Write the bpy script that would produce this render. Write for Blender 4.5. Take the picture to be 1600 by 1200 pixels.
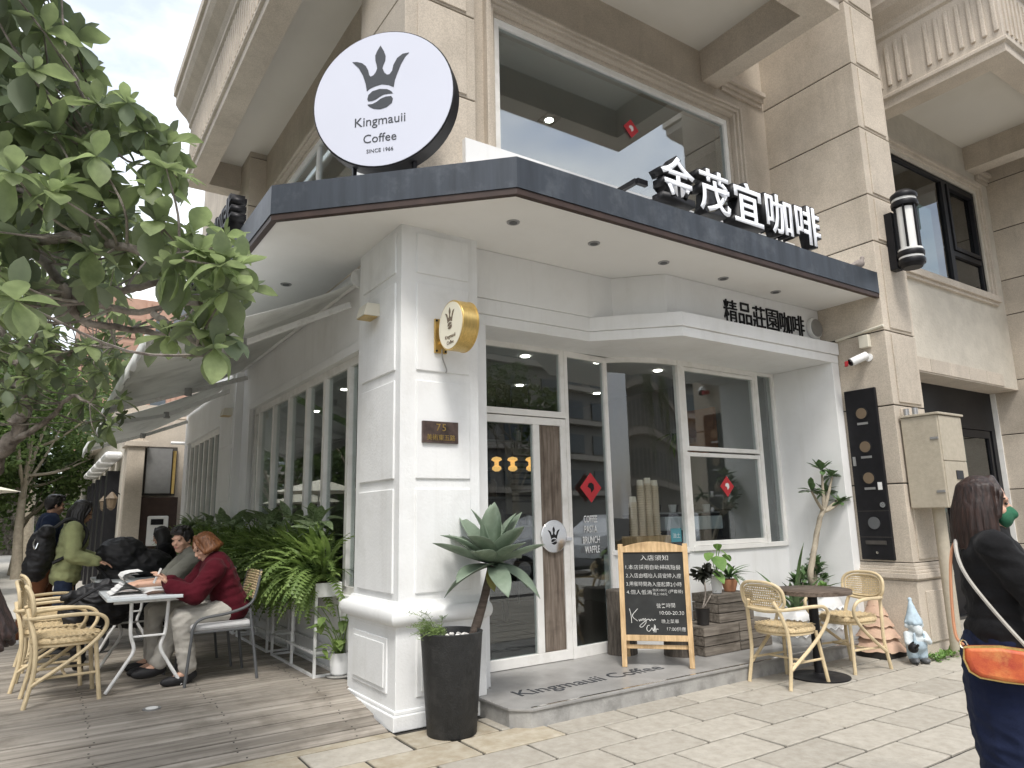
import bpy, bmesh, math, random
from mathutils import Vector, Matrix, noise
from mathutils.geometry import tessellate_polygon
R_ = math.radians
for o in list(bpy.data.objects): bpy.data.objects.remove(o)
scene = bpy.context.scene
col = scene.collection
random.seed(7)

# ------------------------------------------------------------------ camera
CAM = Vector((-2.2095, -4.8249, 1.45))
FPX = 1091.2                      # focal length in pixels of a 1600 px wide picture
YAW, PITCH, ROLL = R_(34.0137), R_(10.8079), R_(-1.204)
fwd = Vector((math.sin(YAW)*math.cos(PITCH), math.cos(YAW)*math.cos(PITCH), math.sin(PITCH)))
rgt = Vector((math.cos(YAW), -math.sin(YAW), 0))
upv = rgt.cross(fwd)
rgt, upv = math.cos(ROLL)*rgt+math.sin(ROLL)*upv, -math.sin(ROLL)*rgt+math.cos(ROLL)*upv
cd = bpy.data.cameras.new('camera'); cam = bpy.data.objects.new('camera', cd); col.objects.link(cam)
cd.sensor_width = 36; cd.lens = FPX/1600*36; cd.clip_start = 0.05; cd.clip_end = 900
mw = Matrix((rgt, upv, -fwd)).transposed().to_4x4(); mw.translation = CAM
cam.matrix_world = mw
scene.camera = cam
scene.render.resolution_x, scene.render.resolution_y = 1024, 768

# ------------------------------------------------------------------ light: bright overcast sky
SUN_EL, SUN_AZ = R_(58), R_(-152)          # azimuth from +Y towards +X
w = bpy.data.worlds.new('World'); scene.world = w; w.use_nodes = True
nt = w.node_tree; nt.nodes.clear()
def N(nt, t, **k):
    n = nt.nodes.new(t)
    for a, b in k.items(): setattr(n, a, b)
    return n
out = N(nt, 'ShaderNodeOutputWorld'); bg = N(nt, 'ShaderNodeBackground'); bg.inputs[1].default_value = 0.15
sky = N(nt, 'ShaderNodeTexSky'); sky.sky_type = 'NISHITA'; sky.sun_disc = False
sky.sun_elevation = SUN_EL; sky.sun_rotation = SUN_AZ; sky.air_density = 1.0; sky.dust_density = 3.0
tc = N(nt, 'ShaderNodeTexCoord'); mp = N(nt, 'ShaderNodeMapping'); mp.inputs['Scale'].default_value = (1.6, 1.6, 3.2)
ns = N(nt, 'ShaderNodeTexNoise'); ns.inputs['Scale'].default_value = 1.7; ns.inputs['Detail'].default_value = 7; ns.inputs['Roughness'].default_value = .55
rp = N(nt, 'ShaderNodeValToRGB'); rp.color_ramp.elements[0].position = .38; rp.color_ramp.elements[1].position = .60
rp.color_ramp.elements[0].color = (.36, .36, .36, 1)
mx = N(nt, 'ShaderNodeMixRGB'); mx.inputs[2].default_value = (6.3, 6.4, 6.5, 1)
nt.links.new(tc.outputs['Generated'], mp.inputs[0]); nt.links.new(mp.outputs[0], ns.inputs['Vector'])
nt.links.new(ns.outputs['Fac'], rp.inputs[0]); nt.links.new(rp.outputs[0], mx.inputs[0])
nt.links.new(sky.outputs[0], mx.inputs[1]); nt.links.new(mx.outputs[0], bg.inputs[0]); nt.links.new(bg.outputs[0], out.inputs[0])
sl = bpy.data.lights.new('sun', 'SUN'); sl.energy = 1.5; sl.angle = R_(14); sl.color = (1, .97, .92)
so = bpy.data.objects.new('sun', sl); col.objects.link(so)
sd = Vector((math.sin(SUN_AZ)*math.cos(SUN_EL), math.cos(SUN_AZ)*math.cos(SUN_EL), math.sin(SUN_EL)))
so.rotation_euler = sd.to_track_quat('Z', 'Y').to_euler(); so.location = (0, -8, 14)
vs = scene.view_settings; vs.view_transform = 'Standard'; vs.look = 'None'; vs.gamma = 1; vs.exposure = 0.90
scene.render.engine = 'CYCLES'
scene.cycles.max_bounces = 7; scene.cycles.transparent_max_bounces = 12; scene.cycles.diffuse_bounces = 4

# ------------------------------------------------------------------ photo pixel -> point on a known plane
def ray(px, py): return rgt*((px-800)/FPX) - upv*((py-600)/FPX) + fwd
def onX(px, py, x): d = ray(px, py); return CAM+d*((x-CAM.x)/d.x)
def onY(px, py, y): d = ray(px, py); return CAM+d*((y-CAM.y)/d.y)
def onZ(px, py, z): d = ray(px, py); return CAM+d*((z-CAM.z)/d.z)
def onP(px, py, p0, n): d = ray(px, py); n = Vector(n); return CAM+d*((Vector(p0)-CAM).dot(n)/d.dot(n))
def deep(px, py, depth): return CAM+ray(px, py)*depth

# ------------------------------------------------------------------ object helpers
WORLD = {}
def thing(name, label, cat, loc=(0,0,0), rotz=0, group=None, world=True):
    o = bpy.data.objects.new(name, None); col.objects.link(o); o.empty_display_size = .1
    o.location = loc; o.rotation_euler = (0,0,rotz); o['label'] = label; o['category'] = cat
    if group: o['group'] = group
    if world: WORLD[o.name] = Vector(loc)
    return o
def tag(o, label, cat, group=None):
    o['label'] = label; o['category'] = cat
    if group: o['group'] = group
    return o
def struct(o): o['kind'] = 'structure'; return o
def stuff(o): o['kind'] = 'stuff'; return o
def woff(p):
    while p is not None:
        if p.name in WORLD: return WORLD[p.name]
        p = p.parent
    return Vector((0,0,0))
def link(me, name, parent=None, loc=None, rot=None, scale=None):
    o = bpy.data.objects.new(name, me); col.objects.link(o)
    if parent is not None: o.parent = parent
    if loc is not None: o.location = loc
    if rot is not None: o.rotation_euler = rot
    if scale is not None: o.scale = scale
    return o
def dup(root, loc, rotz, label=None, group=None):
    r = root.copy(); col.objects.link(r); r.location = loc; r.rotation_euler = (0,0,rotz)
    if label: r['label'] = label
    if group: r['group'] = group
    for ch in list(root.children):
        c = ch.copy(); col.objects.link(c); c.parent = r
        for g in list(ch.children):
            d = g.copy(); col.objects.link(d); d.parent = c
    return r

class MB:
    def __init__(s): s.v = []; s.f = []
    def add(s, v, f):
        b = len(s.v); s.v += [Vector(p) for p in v]; s.f += [tuple(i+b for i in q) for q in f]; return s
    def box(s, x0, x1, y0, y1, z0, z1):
        return s.add([(x0,y0,z0),(x1,y0,z0),(x1,y1,z0),(x0,y1,z0),(x0,y0,z1),(x1,y0,z1),(x1,y1,z1),(x0,y1,z1)],
                     [(0,3,2,1),(4,5,6,7),(0,1,5,4),(1,2,6,5),(2,3,7,6),(3,0,4,7)])
    def obox(s, c, ax, ay, az):
        c, ax, ay, az = map(Vector, (c, ax, ay, az)); v = []
        for k in (-1, 1):
            for i, j in ((-1,-1),(1,-1),(1,1),(-1,1)): v.append(c+ax*i+ay*j+az*k)
        return s.add(v, [(0,3,2,1),(4,5,6,7),(0,1,5,4),(1,2,6,5),(2,3,7,6),(3,0,4,7)])
    def beam(s, a, b, wd, ht, up=(0,0,1)):
        a, b = Vector(a), Vector(b); d = b-a; u = Vector(up); sd = d.cross(u)
        if sd.length < 1e-6: sd = d.cross(Vector((0,1,0)))
        sd.normalize(); u = sd.cross(d).normalized()
        return s.obox((a+b)/2, d/2, sd*wd/2, u*ht/2)
    def prism(s, poly, z0, z1):
        n = len(poly); v = [(p[0],p[1],z0) for p in poly]+[(p[0],p[1],z1) for p in poly]
        return s.add(v, [tuple(range(n-1,-1,-1)), tuple(range(n,2*n))]+[(i,(i+1)%n,n+(i+1)%n,n+i) for i in range(n)])
    def extr(s, pts, vec):
        n = len(pts); vec = Vector(vec); v = [Vector(p) for p in pts]; v += [p+vec for p in v]
        return s.add(v, [tuple(range(n-1,-1,-1)), tuple(range(n,2*n))]+[(i,(i+1)%n,n+(i+1)%n,n+i) for i in range(n)])
    def tube(s, pts, r, n=8, caps=True, closed=False):
        pts = [Vector(p) for p in pts]; m = len(pts)
        rr = r if isinstance(r, (list, tuple)) else [r]*m
        t0 = (pts[1]-pts[0]).normalized(); ref = Vector((0,0,1)) if abs(t0.z) < .9 else Vector((1,0,0))
        u = (ref-t0*ref.dot(t0)).normalized(); v = []
        for i, p in enumerate(pts):
            if closed: t = (pts[(i+1)%m]-pts[i-1])
            else: t = pts[min(i+1,m-1)]-pts[max(i-1,0)]
            t.normalize(); u = (u-t*u.dot(t)).normalized(); w_ = t.cross(u)
            for k in range(n):
                a = 2*math.pi*k/n; v.append(p+(u*math.cos(a)+w_*math.sin(a))*rr[i])
        f = []
        for i in range(m if closed else m-1):
            j = (i+1)%m
            for k in range(n): f.append((i*n+k, i*n+(k+1)%n, j*n+(k+1)%n, j*n+k))
        if caps and not closed: f += [tuple(range(n-1,-1,-1)), tuple(range((m-1)*n, m*n))]
        return s.add(v, f)
    def lathe(s, prof, n=20, c=(0,0,0), sx=1, sy=1):
        c = Vector(c); v = []
        for r, z in prof:
            for k in range(n):
                a = 2*math.pi*k/n; v.append(c+Vector((r*math.cos(a)*sx, r*math.sin(a)*sy, z)))
        f = [(i*n+k, i*n+(k+1)%n, (i+1)*n+(k+1)%n, (i+1)*n+k) for i in range(len(prof)-1) for k in range(n)]
        f += [tuple(range(n-1,-1,-1)), tuple(range((len(prof)-1)*n, len(prof)*n))]
        return s.add(v, f)
    def disc(s, c, nrm, r, th, n=24):
        nrm = Vector(nrm).normalized(); c = Vector(c)
        return s.tube([c-nrm*th/2, c+nrm*th/2], r, n)
    def ell(s, c, r, M=None, nu=12, nv=8):
        c = Vector(c); v = []; f = []
        for j in range(nv+1):
            th = math.pi*j/nv
            for i in range(nu):
                a = 2*math.pi*i/nu
                p = Vector((r[0]*math.sin(th)*math.cos(a), r[1]*math.sin(th)*math.sin(a), r[2]*math.cos(th)))
                if M is not None: p = M @ p
                v.append(c+p)
        for j in range(nv):
            for i in range(nu): f.append((j*nu+i, (j+1)*nu+i, (j+1)*nu+(i+1)%nu, j*nu+(i+1)%nu))
        return s.add(v, f)
    def mesh(s, name='m', off=Vector((0,0,0)), smooth=False, tri=False):
        me = bpy.data.meshes.new(name)
        me.from_pydata([(p.x-off.x, p.y-off.y, p.z-off.z) for p in s.v], [], s.f); me.validate()
        if len(s.f) < 4000:
            bm = bmesh.new(); bm.from_mesh(me); ff = [f for f in bm.faces if all(not e.is_boundary for e in f.edges)]
            bmesh.ops.recalc_face_normals(bm, faces=ff); bm.to_mesh(me); bm.free()
        me.update()
        if smooth:
            me.polygons.foreach_set('use_smooth', [True]*len(me.polygons))
            me.set_sharp_from_angle(angle=R_(40))
        return me
    def build(s, name, mat, parent=None, smooth=False, bevel=0, loc=None, rot=None):
        me = s.mesh(name, woff(parent) if parent is not None else Vector((0,0,0)), smooth)
        if mat is not None: me.materials.append(mat)
        o = link(me, name, parent, loc, rot)
        if bevel:
            b = o.modifiers.new('bevel', 'BEVEL'); b.width = bevel; b.segments = 2; b.limit_method = 'ANGLE'; b.harden_normals = False
        return o
def base_obj(mb, name, mat, loc, smooth=False, bevel=0, rot=None):
    """top-level single-mesh thing given in world coordinates, origin at loc"""
    me = mb.mesh(name, Vector(loc), smooth); me.materials.append(mat)
    o = link(me, name, None, loc, rot); WORLD[o.name] = Vector(loc)
    if bevel:
        b = o.modifiers.new('bevel', 'BEVEL'); b.width = bevel; b.segments = 2; b.limit_method = 'ANGLE'
    return o
def bez(p0, p1, p2, n=10):
    p0, p1, p2 = map(Vector, (p0, p1, p2))
    return [p0*(1-t)**2+p1*2*t*(1-t)+p2*t*t for t in [i/n for i in range(n+1)]]
def spline(pts, n=6):
    """Catmull-Rom through pts"""
    P = [Vector(p) for p in pts]; P = [P[0]*2-P[1]]+P+[P[-1]*2-P[-2]]; o = []
    for i in range(1, len(P)-2):
        a, b, c, d = P[i-1], P[i], P[i+1], P[i+2]
        for k in range(n):
            t = k/n
            o.append(.5*((2*b)+(c-a)*t+(2*a-5*b+4*c-d)*t*t+(3*b-a-3*c+d)*t**3))
    return o+[P[-2]]

# ------------------------------------------------------------------ text and flat marks
def text_mesh(body, size=1.0, extrude=0.0, offset=0.0, align='LEFT', spacing=1.0, res=3):
    cu = bpy.data.curves.new('t', 'FONT'); cu.body = body; cu.size = size; cu.extrude = extrude
    cu.offset = offset; cu.align_x = align; cu.space_character = spacing; cu.resolution_u = res
    o = bpy.data.objects.new('t', cu); col.objects.link(o)
    dg = bpy.context.evaluated_depsgraph_get(); dg.update()
    me = bpy.data.meshes.new_from_object(o.evaluated_get(dg))
    bpy.data.objects.remove(o); bpy.data.curves.remove(cu); me.materials.clear()
    return me
def place_text(body, mat, origin, right, up, size, parent=None, name='lettering', extrude=.001, offset=0, align='LEFT', width=None, height=None, spacing=1.0, res=3):
    me = text_mesh(body, 1.0, 0, offset, align, spacing, res)
    xs = [v.co.x for v in me.vertices]; ys = [v.co.y for v in me.vertices]
    x0, x1, y0, y1 = min(xs), max(xs), min(ys), max(ys)
    sx = sy = size
    if width: sx = width/(x1-x0)
    if height: sy = height/(y1-y0)
    if width and not height: sy = sx
    if height and not width: sx = sy
    right, up = Vector(right).normalized(), Vector(up).normalized(); nr = right.cross(up)
    bx = x0 if align == 'LEFT' else (x0+x1)/2
    off = woff(parent)
    for v in me.vertices:
        v.co = Vector(origin)+right*(v.co.x-bx)*sx+up*(v.co.y-y0)*sy - off
    me.update()
    if extrude:
        bm = bmesh.new(); bm.from_mesh(me)
        bmesh.ops.remove_doubles(bm, verts=bm.verts, dist=1e-5)
        r = bmesh.ops.extrude_face_region(bm, geom=bm.faces[:])
        vv = [g for g in r['geom'] if isinstance(g, bmesh.types.BMVert)]
        bmesh.ops.translate(bm, verts=vv, vec=nr*extrude)
        bmesh.ops.recalc_face_normals(bm, faces=bm.faces); bm.to_mesh(me); bm.free()
    me.materials.append(mat)
    return link(me, name, parent)
def flat_polys(polys, mat, name, parent, nrm, th=.002):
    """each polygon (list of world points on a plane) becomes a thin raised mark"""
    bm = bmesh.new(); off = woff(parent)
    for p in polys:
        vs_ = [bm.verts.new(Vector(q)-off) for q in p]
        for tri in tessellate_polygon([[Vector(q) for q in p]]): bm.faces.new([vs_[i] for i in tri])
    r = bmesh.ops.extrude_face_region(bm, geom=bm.faces[:])
    bmesh.ops.translate(bm, verts=[g for g in r['geom'] if isinstance(g, bmesh.types.BMVert)], vec=Vector(nrm).normalized()*th)
    bmesh.ops.recalc_face_normals(bm, faces=bm.faces)
    me = bpy.data.meshes.new(name); bm.to_mesh(me); bm.free(); me.materials.append(mat)
    return link(me, name, parent)

# ------------------------------------------------------------------ materials
def pm(name, c, rough=.6, var=.12, scale=6, bump=.0, bscale=60, metal=0, spec=.4, stretch=(1,1,1), c2=None, orand=0, dirt=None, dscale=1.2, coat=0, sheen=0, trans=0, bdist=.01, detail=5, sub=0, streak=None):
    m = bpy.data.materials.new(name); m.use_nodes = True; nt = m.node_tree; b = nt.nodes['Principled BSDF']; L = nt.links.new
    b.inputs['Roughness'].default_value = rough; b.inputs['Metallic'].default_value = metal; b.inputs['Specular IOR Level'].default_value = spec
    if coat: b.inputs['Coat Weight'].default_value = coat
    if sheen: b.inputs['Sheen Weight'].default_value = sheen
    g = N(nt, 'ShaderNodeNewGeometry'); mpn = N(nt, 'ShaderNodeMapping'); mpn.inputs['Scale'].default_value = stretch
    L(g.outputs['Position'], mpn.inputs[0])
    oi = N(nt, 'ShaderNodeObjectInfo')
    add = N(nt, 'ShaderNodeVectorMath', operation='ADD'); sc = N(nt, 'ShaderNodeVectorMath', operation='SCALE')
    cm = N(nt, 'ShaderNodeCombineXYZ')
    for i in range(3): L(oi.outputs['Random'], cm.inputs[i])
    L(cm.outputs[0], sc.inputs[0]); sc.inputs['Scale'].default_value = 37 if orand else 0
    L(mpn.outputs[0], add.inputs[0]); L(sc.outputs[0], add.inputs[1])
    n1 = N(nt, 'ShaderNodeTexNoise'); n1.inputs['Scale'].default_value = scale; n1.inputs['Detail'].default_value = detail; n1.inputs['Roughness'].default_value = .6
    L(add.outputs[0], n1.inputs['Vector'])
    rp = N(nt, 'ShaderNodeValToRGB'); e = rp.color_ramp.elements; e[0].position = .32; e[1].position = .68
    ca = [x*(1-var) for x in c]; cb = list(c2) if c2 else [min(1, x*(1+var)) for x in c]
    e[0].color = (*ca, 1); e[1].color = (*cb, 1); L(n1.outputs['Fac'], rp.inputs[0]); colr = rp.outputs[0]
    if dirt:
        n2 = N(nt, 'ShaderNodeTexNoise'); n2.inputs['Scale'].default_value = dscale; n2.inputs['Detail'].default_value = 8; n2.inputs['Roughness'].default_value = .65
        L(g.outputs['Position'], n2.inputs['Vector'])
        r2 = N(nt, 'ShaderNodeValToRGB'); r2.color_ramp.elements[0].position = .5; r2.color_ramp.elements[1].position = .75
        r2.color_ramp.elements[0].color = (0,0,0,1); r2.color_ramp.elements[1].color = (dirt[3],)*3+(1,); L(n2.outputs['Fac'], r2.inputs[0])
        mxd = N(nt, 'ShaderNodeMixRGB'); mxd.inputs[2].default_value = (*dirt[:3], 1); L(r2.outputs[0], mxd.inputs[0]); L(colr, mxd.inputs[1]); colr = mxd.outputs[0]
    if streak:
        m3 = N(nt, 'ShaderNodeMapping'); m3.inputs['Scale'].default_value = (5, 5, .5); L(g.outputs['Position'], m3.inputs[0])
        n3 = N(nt, 'ShaderNodeTexNoise'); n3.inputs['Scale'].default_value = 1; n3.inputs['Detail'].default_value = 9; n3.inputs['Roughness'].default_value = .7; L(m3.outputs[0], n3.inputs['Vector'])
        r3 = N(nt, 'ShaderNodeValToRGB'); r3.color_ramp.elements[0].position = .52; r3.color_ramp.elements[1].position = .80
        r3.color_ramp.elements[0].color = (0,0,0,1); r3.color_ramp.elements[1].color = (streak[3],)*3+(1,); L(n3.outputs['Fac'], r3.inputs[0])
        mx3 = N(nt, 'ShaderNodeMixRGB'); mx3.inputs[2].default_value = (*streak[:3], 1); L(r3.outputs[0], mx3.inputs[0]); L(colr, mx3.inputs[1]); colr = mx3.outputs[0]
    if orand:
        hs = N(nt, 'ShaderNodeHueSaturation'); mr = N(nt, 'ShaderNodeMapRange')
        mr.inputs['To Min'].default_value = 1-orand; mr.inputs['To Max'].default_value = 1+orand
        L(oi.outputs['Random'], mr.inputs[0]); L(mr.outputs[0], hs.inputs['Value']); L(colr, hs.inputs['Color']); colr = hs.outputs[0]
    L(colr, b.inputs['Base Color'])
    if bump:
        nb = N(nt, 'ShaderNodeTexNoise'); nb.inputs['Scale'].default_value = bscale; nb.inputs['Detail'].default_value = 6
        L(add.outputs[0], nb.inputs['Vector'])
        bp = N(nt, 'ShaderNodeBump'); bp.inputs['Strength'].default_value = bump; bp.inputs['Distance'].default_value = bdist
        L(nb.outputs['Fac'], bp.inputs['Height']); L(bp.outputs[0], b.inputs['Normal'])
    if trans:
        tr = N(nt, 'ShaderNodeBsdfTranslucent'); mixs = N(nt, 'ShaderNodeMixShader'); mixs.inputs[0].default_value = trans
        hs2 = N(nt, 'ShaderNodeHueSaturation'); hs2.inputs['Value'].default_value = 1.5; hs2.inputs['Saturation'].default_value = 1.1; L(colr, hs2.inputs['Color'])
        L(hs2.outputs[0], tr.inputs[0]); L(b.outputs[0], mixs.inputs[1]); L(tr.outputs[0], mixs.inputs[2])
        L(mixs.outputs[0], nt.nodes['Material Output'].inputs[0])
    return m
def glass(name, tint=(.86,.9,.9), ior=1.5, gain=1.0, rough=0.0, wav=0):
    m = bpy.data.materials.new(name); m.use_nodes = True; nt = m.node_tree; nt.nodes.clear(); L = nt.links.new
    o = N(nt, 'ShaderNodeOutputMaterial'); t = N(nt, 'ShaderNodeBsdfTransparent'); t.inputs[0].default_value = (*tint, 1)
    gl = N(nt, 'ShaderNodeBsdfGlossy'); gl.inputs['Roughness'].default_value = rough; gl.inputs[0].default_value = (.95,.97,1,1)
    fr = N(nt, 'ShaderNodeFresnel'); ge = N(nt, 'ShaderNodeNewGeometry'); mi = N(nt, 'ShaderNodeMapRange')
    mi.inputs['To Min'].default_value = ior; mi.inputs['To Max'].default_value = 1/ior; L(ge.outputs['Backfacing'], mi.inputs[0]); L(mi.outputs[0], fr.inputs[0])   # same reflectance from either side of the pane
    mu = N(nt, 'ShaderNodeMath', operation='MULTIPLY'); mu.inputs[1].default_value = gain; mu.use_clamp = True
    ms = N(nt, 'ShaderNodeMixShader'); L(fr.outputs[0], mu.inputs[0]); L(mu.outputs[0], ms.inputs[0]); L(t.outputs[0], ms.inputs[1]); L(gl.outputs[0], ms.inputs[2]); L(ms.outputs[0], o.inputs[0])
    if wav:
        g = N(nt, 'ShaderNodeNewGeometry'); nn = N(nt, 'ShaderNodeTexNoise'); nn.inputs['Scale'].default_value = 1.3; nn.inputs['Detail'].default_value = 1
        bp = N(nt, 'ShaderNodeBump'); bp.inputs['Strength'].default_value = wav; bp.inputs['Distance'].default_value = .02
        L(g.outputs['Position'], nn.inputs['Vector']); L(nn.outputs['Fac'], bp.inputs['Height']); L(bp.outputs[0], gl.inputs['Normal'])
    return m
def emit(name, c, s):
    m = bpy.data.materials.new(name); m.use_nodes = True; b = m.node_tree.nodes['Principled BSDF']
    b.inputs['Base Color'].default_value = (*c, 1); b.inputs['Emission Color'].default_value = (*c, 1); b.inputs['Emission Strength'].default_value = s
    return m

def granite(name, c, orand=.09):
    """beige flamed granite: mineral speckle plus soft weather staining"""
    m = pm(name, c, rough=.75, var=.10, scale=2.2, bump=.25, bscale=130, orand=orand, dirt=(c[0]*.62, c[1]*.6, c[2]*.56, .45), dscale=1.1, bdist=.004, spec=.3, streak=(c[0]*.55, c[1]*.54, c[2]*.52, .42))
    nt = m.node_tree; b = nt.nodes['Principled BSDF']; L = nt.links.new
    src = b.inputs['Base Color'].links[0].from_socket
    g = N(nt, 'ShaderNodeNewGeometry'); v = N(nt, 'ShaderNodeTexNoise'); v.inputs['Scale'].default_value = 95; v.inputs['Detail'].default_value = 3
    L(g.outputs['Position'], v.inputs['Vector']); r = N(nt, 'ShaderNodeValToRGB')
    r.color_ramp.elements[0].position = .36; r.color_ramp.elements[0].color = (.55,.52,.48,1); r.color_ramp.elements[1].position = .62; r.color_ramp.elements[1].color = (1.12,1.1,1.06,1)
    mm = N(nt, 'ShaderNodeMixRGB', blend_type='MULTIPLY'); mm.inputs[0].default_value = .38
    L(v.outputs['Fac'], r.inputs[0]); L(src, mm.inputs[1]); L(r.outputs[0], mm.inputs[2]); L(mm.outputs[0], b.inputs['Base Color'])
    return m
def plankwood(name, c, c2, axis=0, orand=.2, rough=.75, gs=3.0):
    """weathered timber: streaks along one axis, knots"""
    st = [14*gs, 14*gs, 14*gs]; st[axis] = .8*gs
    return pm(name, c, rough=rough, var=.25, c2=c2, scale=1.0, stretch=tuple(st), bump=.35, bscale=1.6, orand=orand, dirt=(c[0]*.35, c[1]*.33, c[2]*.3, .6), dscale=3.5, bdist=.004, spec=.2, detail=8)
MT = {}
MT['white'] = pm('white_stucco', (.80,.81,.81), .8, var=.03, scale=3, bump=.35, bscale=45, dirt=(.55,.55,.52,.4), dscale=2.2, bdist=.006, spec=.25, streak=(.46,.45,.42,.30))
MT['whites'] = pm('white_smooth_paint', (.80,.805,.80), .6, var=.025, scale=2, bump=.06, bscale=30, dirt=(.6,.59,.55,.3), dscale=1.7, spec=.3, streak=(.50,.49,.45,.26))
MT['frame'] = pm('white_frame_paint', (.80,.79,.76), .45, var=.04, scale=7, dirt=(.5,.48,.42,.5), dscale=4, spec=.45)
MT['soffit'] = pm('soffit_board', (.80,.795,.78), .8, var=.02, scale=1.0, dirt=(.55,.52,.47,.2), dscale=.9, spec=.15)
MT['fascia'] = pm('blue_grey_steel', (.040,.048,.060), .42, var=.25, scale=3, stretch=(4,4,.3), dirt=(.15,.165,.185,.5), dscale=3.5, metal=.1, spec=.4)
MT['brown'] = pm('brown_trim', (.045,.026,.02), .5, var=.2, scale=8)
MT['stone'] = granite('beige_granite', (.545,.487,.412))
MT['stone2'] = granite('beige_granite_mould', (.575,.515,.44), .03)
MT['render'] = pm('rough_plaster', (.57,.53,.455), .85, var=.06, scale=5, bump=.6, bscale=28, dirt=(.36,.33,.28,.4), dscale=2, bdist=.012, spec=.2)
MT['upsoffit'] = pm('painted_slab', (.64,.61,.55), .85, var=.02, scale=1, dirt=(.5,.46,.38,.3), dscale=.7, spec=.15)
MT['black'] = pm('black_metal', (.012,.012,.014), .45, var=.2, scale=10, spec=.25)
MT['blackmatte'] = pm('black_matte', (.02,.02,.021), .8, var=.2, scale=10, spec=.2)
MT['letterface'] = emit('letter_acrylic', (.86,.88,.93), .12)
MT['signface'] = pm('sign_acrylic', (.60,.62,.71), .25, var=.015, scale=1.5, spec=.5)
MT['print'] = pm('grey_print', (.045,.05,.058), .45, var=.05, scale=5)
MT['goldmetal'] = pm('brushed_gold', (.62,.44,.16), .32, var=.14, scale=4, stretch=(20,20,1), metal=.75, dirt=(.35,.22,.07,.5), dscale=12)
MT['cream'] = pm('cream_acrylic', (.80,.76,.62), .4, var=.03, scale=3)
MT['bronze'] = pm('bronze_print', (.16,.12,.08), .5)
MT['glass'] = glass('window_glass', (.80,.84,.84), 1.75, 1.2, wav=.05)
MT['glassL'] = glass('side_window_glass', (.80,.84,.83), 1.5, 1.0, wav=.08)
MT['glassup'] = glass('upper_window_glass', (.74,.79,.79), 2.3, 1.25)
MT['glassdk'] = glass('green_tint_glass', (.20,.27,.26), 1.8, 1.2, wav=.1)
MT['concrete'] = pm('polished_concrete', (.30,.295,.285), .38, var=.16, scale=3.5, bump=.08, bscale=50, dirt=(.17,.165,.155,.7), dscale=2.4, spec=.4)
MT['concside'] = pm('concrete_side', (.33,.325,.31), .8, var=.18, scale=7, bump=.3, bscale=50, dirt=(.14,.135,.125,.8), dscale=5)
MT['slab'] = pm('sandstone_slab', (.365,.335,.283), .75, var=.08, c2=(.42,.393,.34), scale=14, bump=.4, bscale=70, orand=.09, dirt=(.27,.25,.215,.45), dscale=22, bdist=.006, spec=.3)
MT['slaby'] = pm('yellow_sandstone_slab', (.37,.315,.225), .75, var=.12, c2=(.45,.41,.33), scale=9, bump=.35, bscale=55, orand=.10, dirt=(.31,.25,.18,.5), dscale=8, bdist=.006, spec=.3)
MT['mortar'] = pm('dark_mortar', (.045,.041,.036), .9, var=.25, scale=30, bump=.4, bscale=120)
MT['deck'] = plankwood('weathered_deck', (.25,.222,.186), (.385,.35,.305), 0, .17, gs=1.6)
MT['deckdark'] = pm('deck_gap', (.03,.027,.024), .9)
MT['crate'] = plankwood('grey_crate_wood', (.105,.09,.074), (.25,.222,.188), 0, .22)
MT['doorwood'] = plankwood('old_door_plank', (.13,.10,.078), (.27,.225,.185), 2, 0)
MT['logbark'] = pm('log_bark', (.11,.095,.08), .9, var=.45, scale=9, stretch=(4,4,.7), bump=.9, bscale=14, bdist=.02)
MT['pine'] = plankwood('pale_pine', (.60,.40,.205), (.72,.52,.30), 2, 0, .55)
MT['chalk'] = pm('blackboard', (.018,.02,.02), .7, var=.35, scale=4, c2=(.035,.036,.035))
MT['chalkw'] = pm('chalk_writing', (.66,.66,.64), .9, var=.3, scale=40)
MT['rattan'] = pm('rattan_cane', (.60,.49,.31), .5, var=.14, scale=9, orand=.04, bump=.1, bscale=120, spec=.4)
MT['weave'] = pm('woven_straw', (.56,.44,.26), .65, var=.25, scale=60, bump=.5, bscale=170, orand=.05)
MT['greymetal'] = pm('grey_powdercoat', (.10,.105,.11), .45, var=.1)
MT['whitemetal'] = pm('white_powdercoat', (.74,.745,.74), .45, var=.05, dirt=(.35,.33,.3,.5), dscale=10)
MT['cushion'] = pm('pale_cushion', (.50,.50,.505), .9, var=.06, scale=20, bump=.3, bscale=300)
MT['tabletopw'] = pm('white_table_laminate', (.62,.66,.68), .25, var=.03, spec=.5)
MT['tablewood'] = plankwood('dark_tabletop', (.085,.062,.048), (.19,.15,.12), 0, 0, .5)
MT['pot'] = pm('charcoal_terrazzo', (.022,.023,.024), .55, var=.2, scale=20, bump=.35, bscale=90, dirt=(.065,.065,.065,.6), dscale=7)
MT['pebble'] = pm('white_pebble', (.72,.70,.67), .7, var=.1, orand=.15)
MT['potwhite'] = pm('white_ceramic', (.72,.73,.73), .4, var=.04, scale=5, bump=.1, bscale=40, dirt=(.5,.5,.48,.3), dscale=6)
MT['terracotta'] = pm('terracotta', (.42,.20,.11), .8, var=.15, bump=.3)
MT['potblack'] = pm('plastic_pot', (.03,.028,.027), .6)
MT['soil'] = pm('soil', (.04,.03,.022), .95, var=.3, scale=40, bump=.8, bscale=80)
MT['agave'] = pm('agave_leaf', (.175,.235,.165), .5, var=.16, scale=5, orand=.12, c2=(.27,.335,.255), spec=.35, trans=.12)
MT['stemdark'] = pm('agave_stem', (.075,.058,.047), .9, var=.35, scale=9, stretch=(1,1,6), bump=.7, bscale=20)
MT['agavedry'] = pm('agave_yellow', (.38,.31,.10), .6, var=.3, scale=10, c2=(.20,.22,.07))
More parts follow.
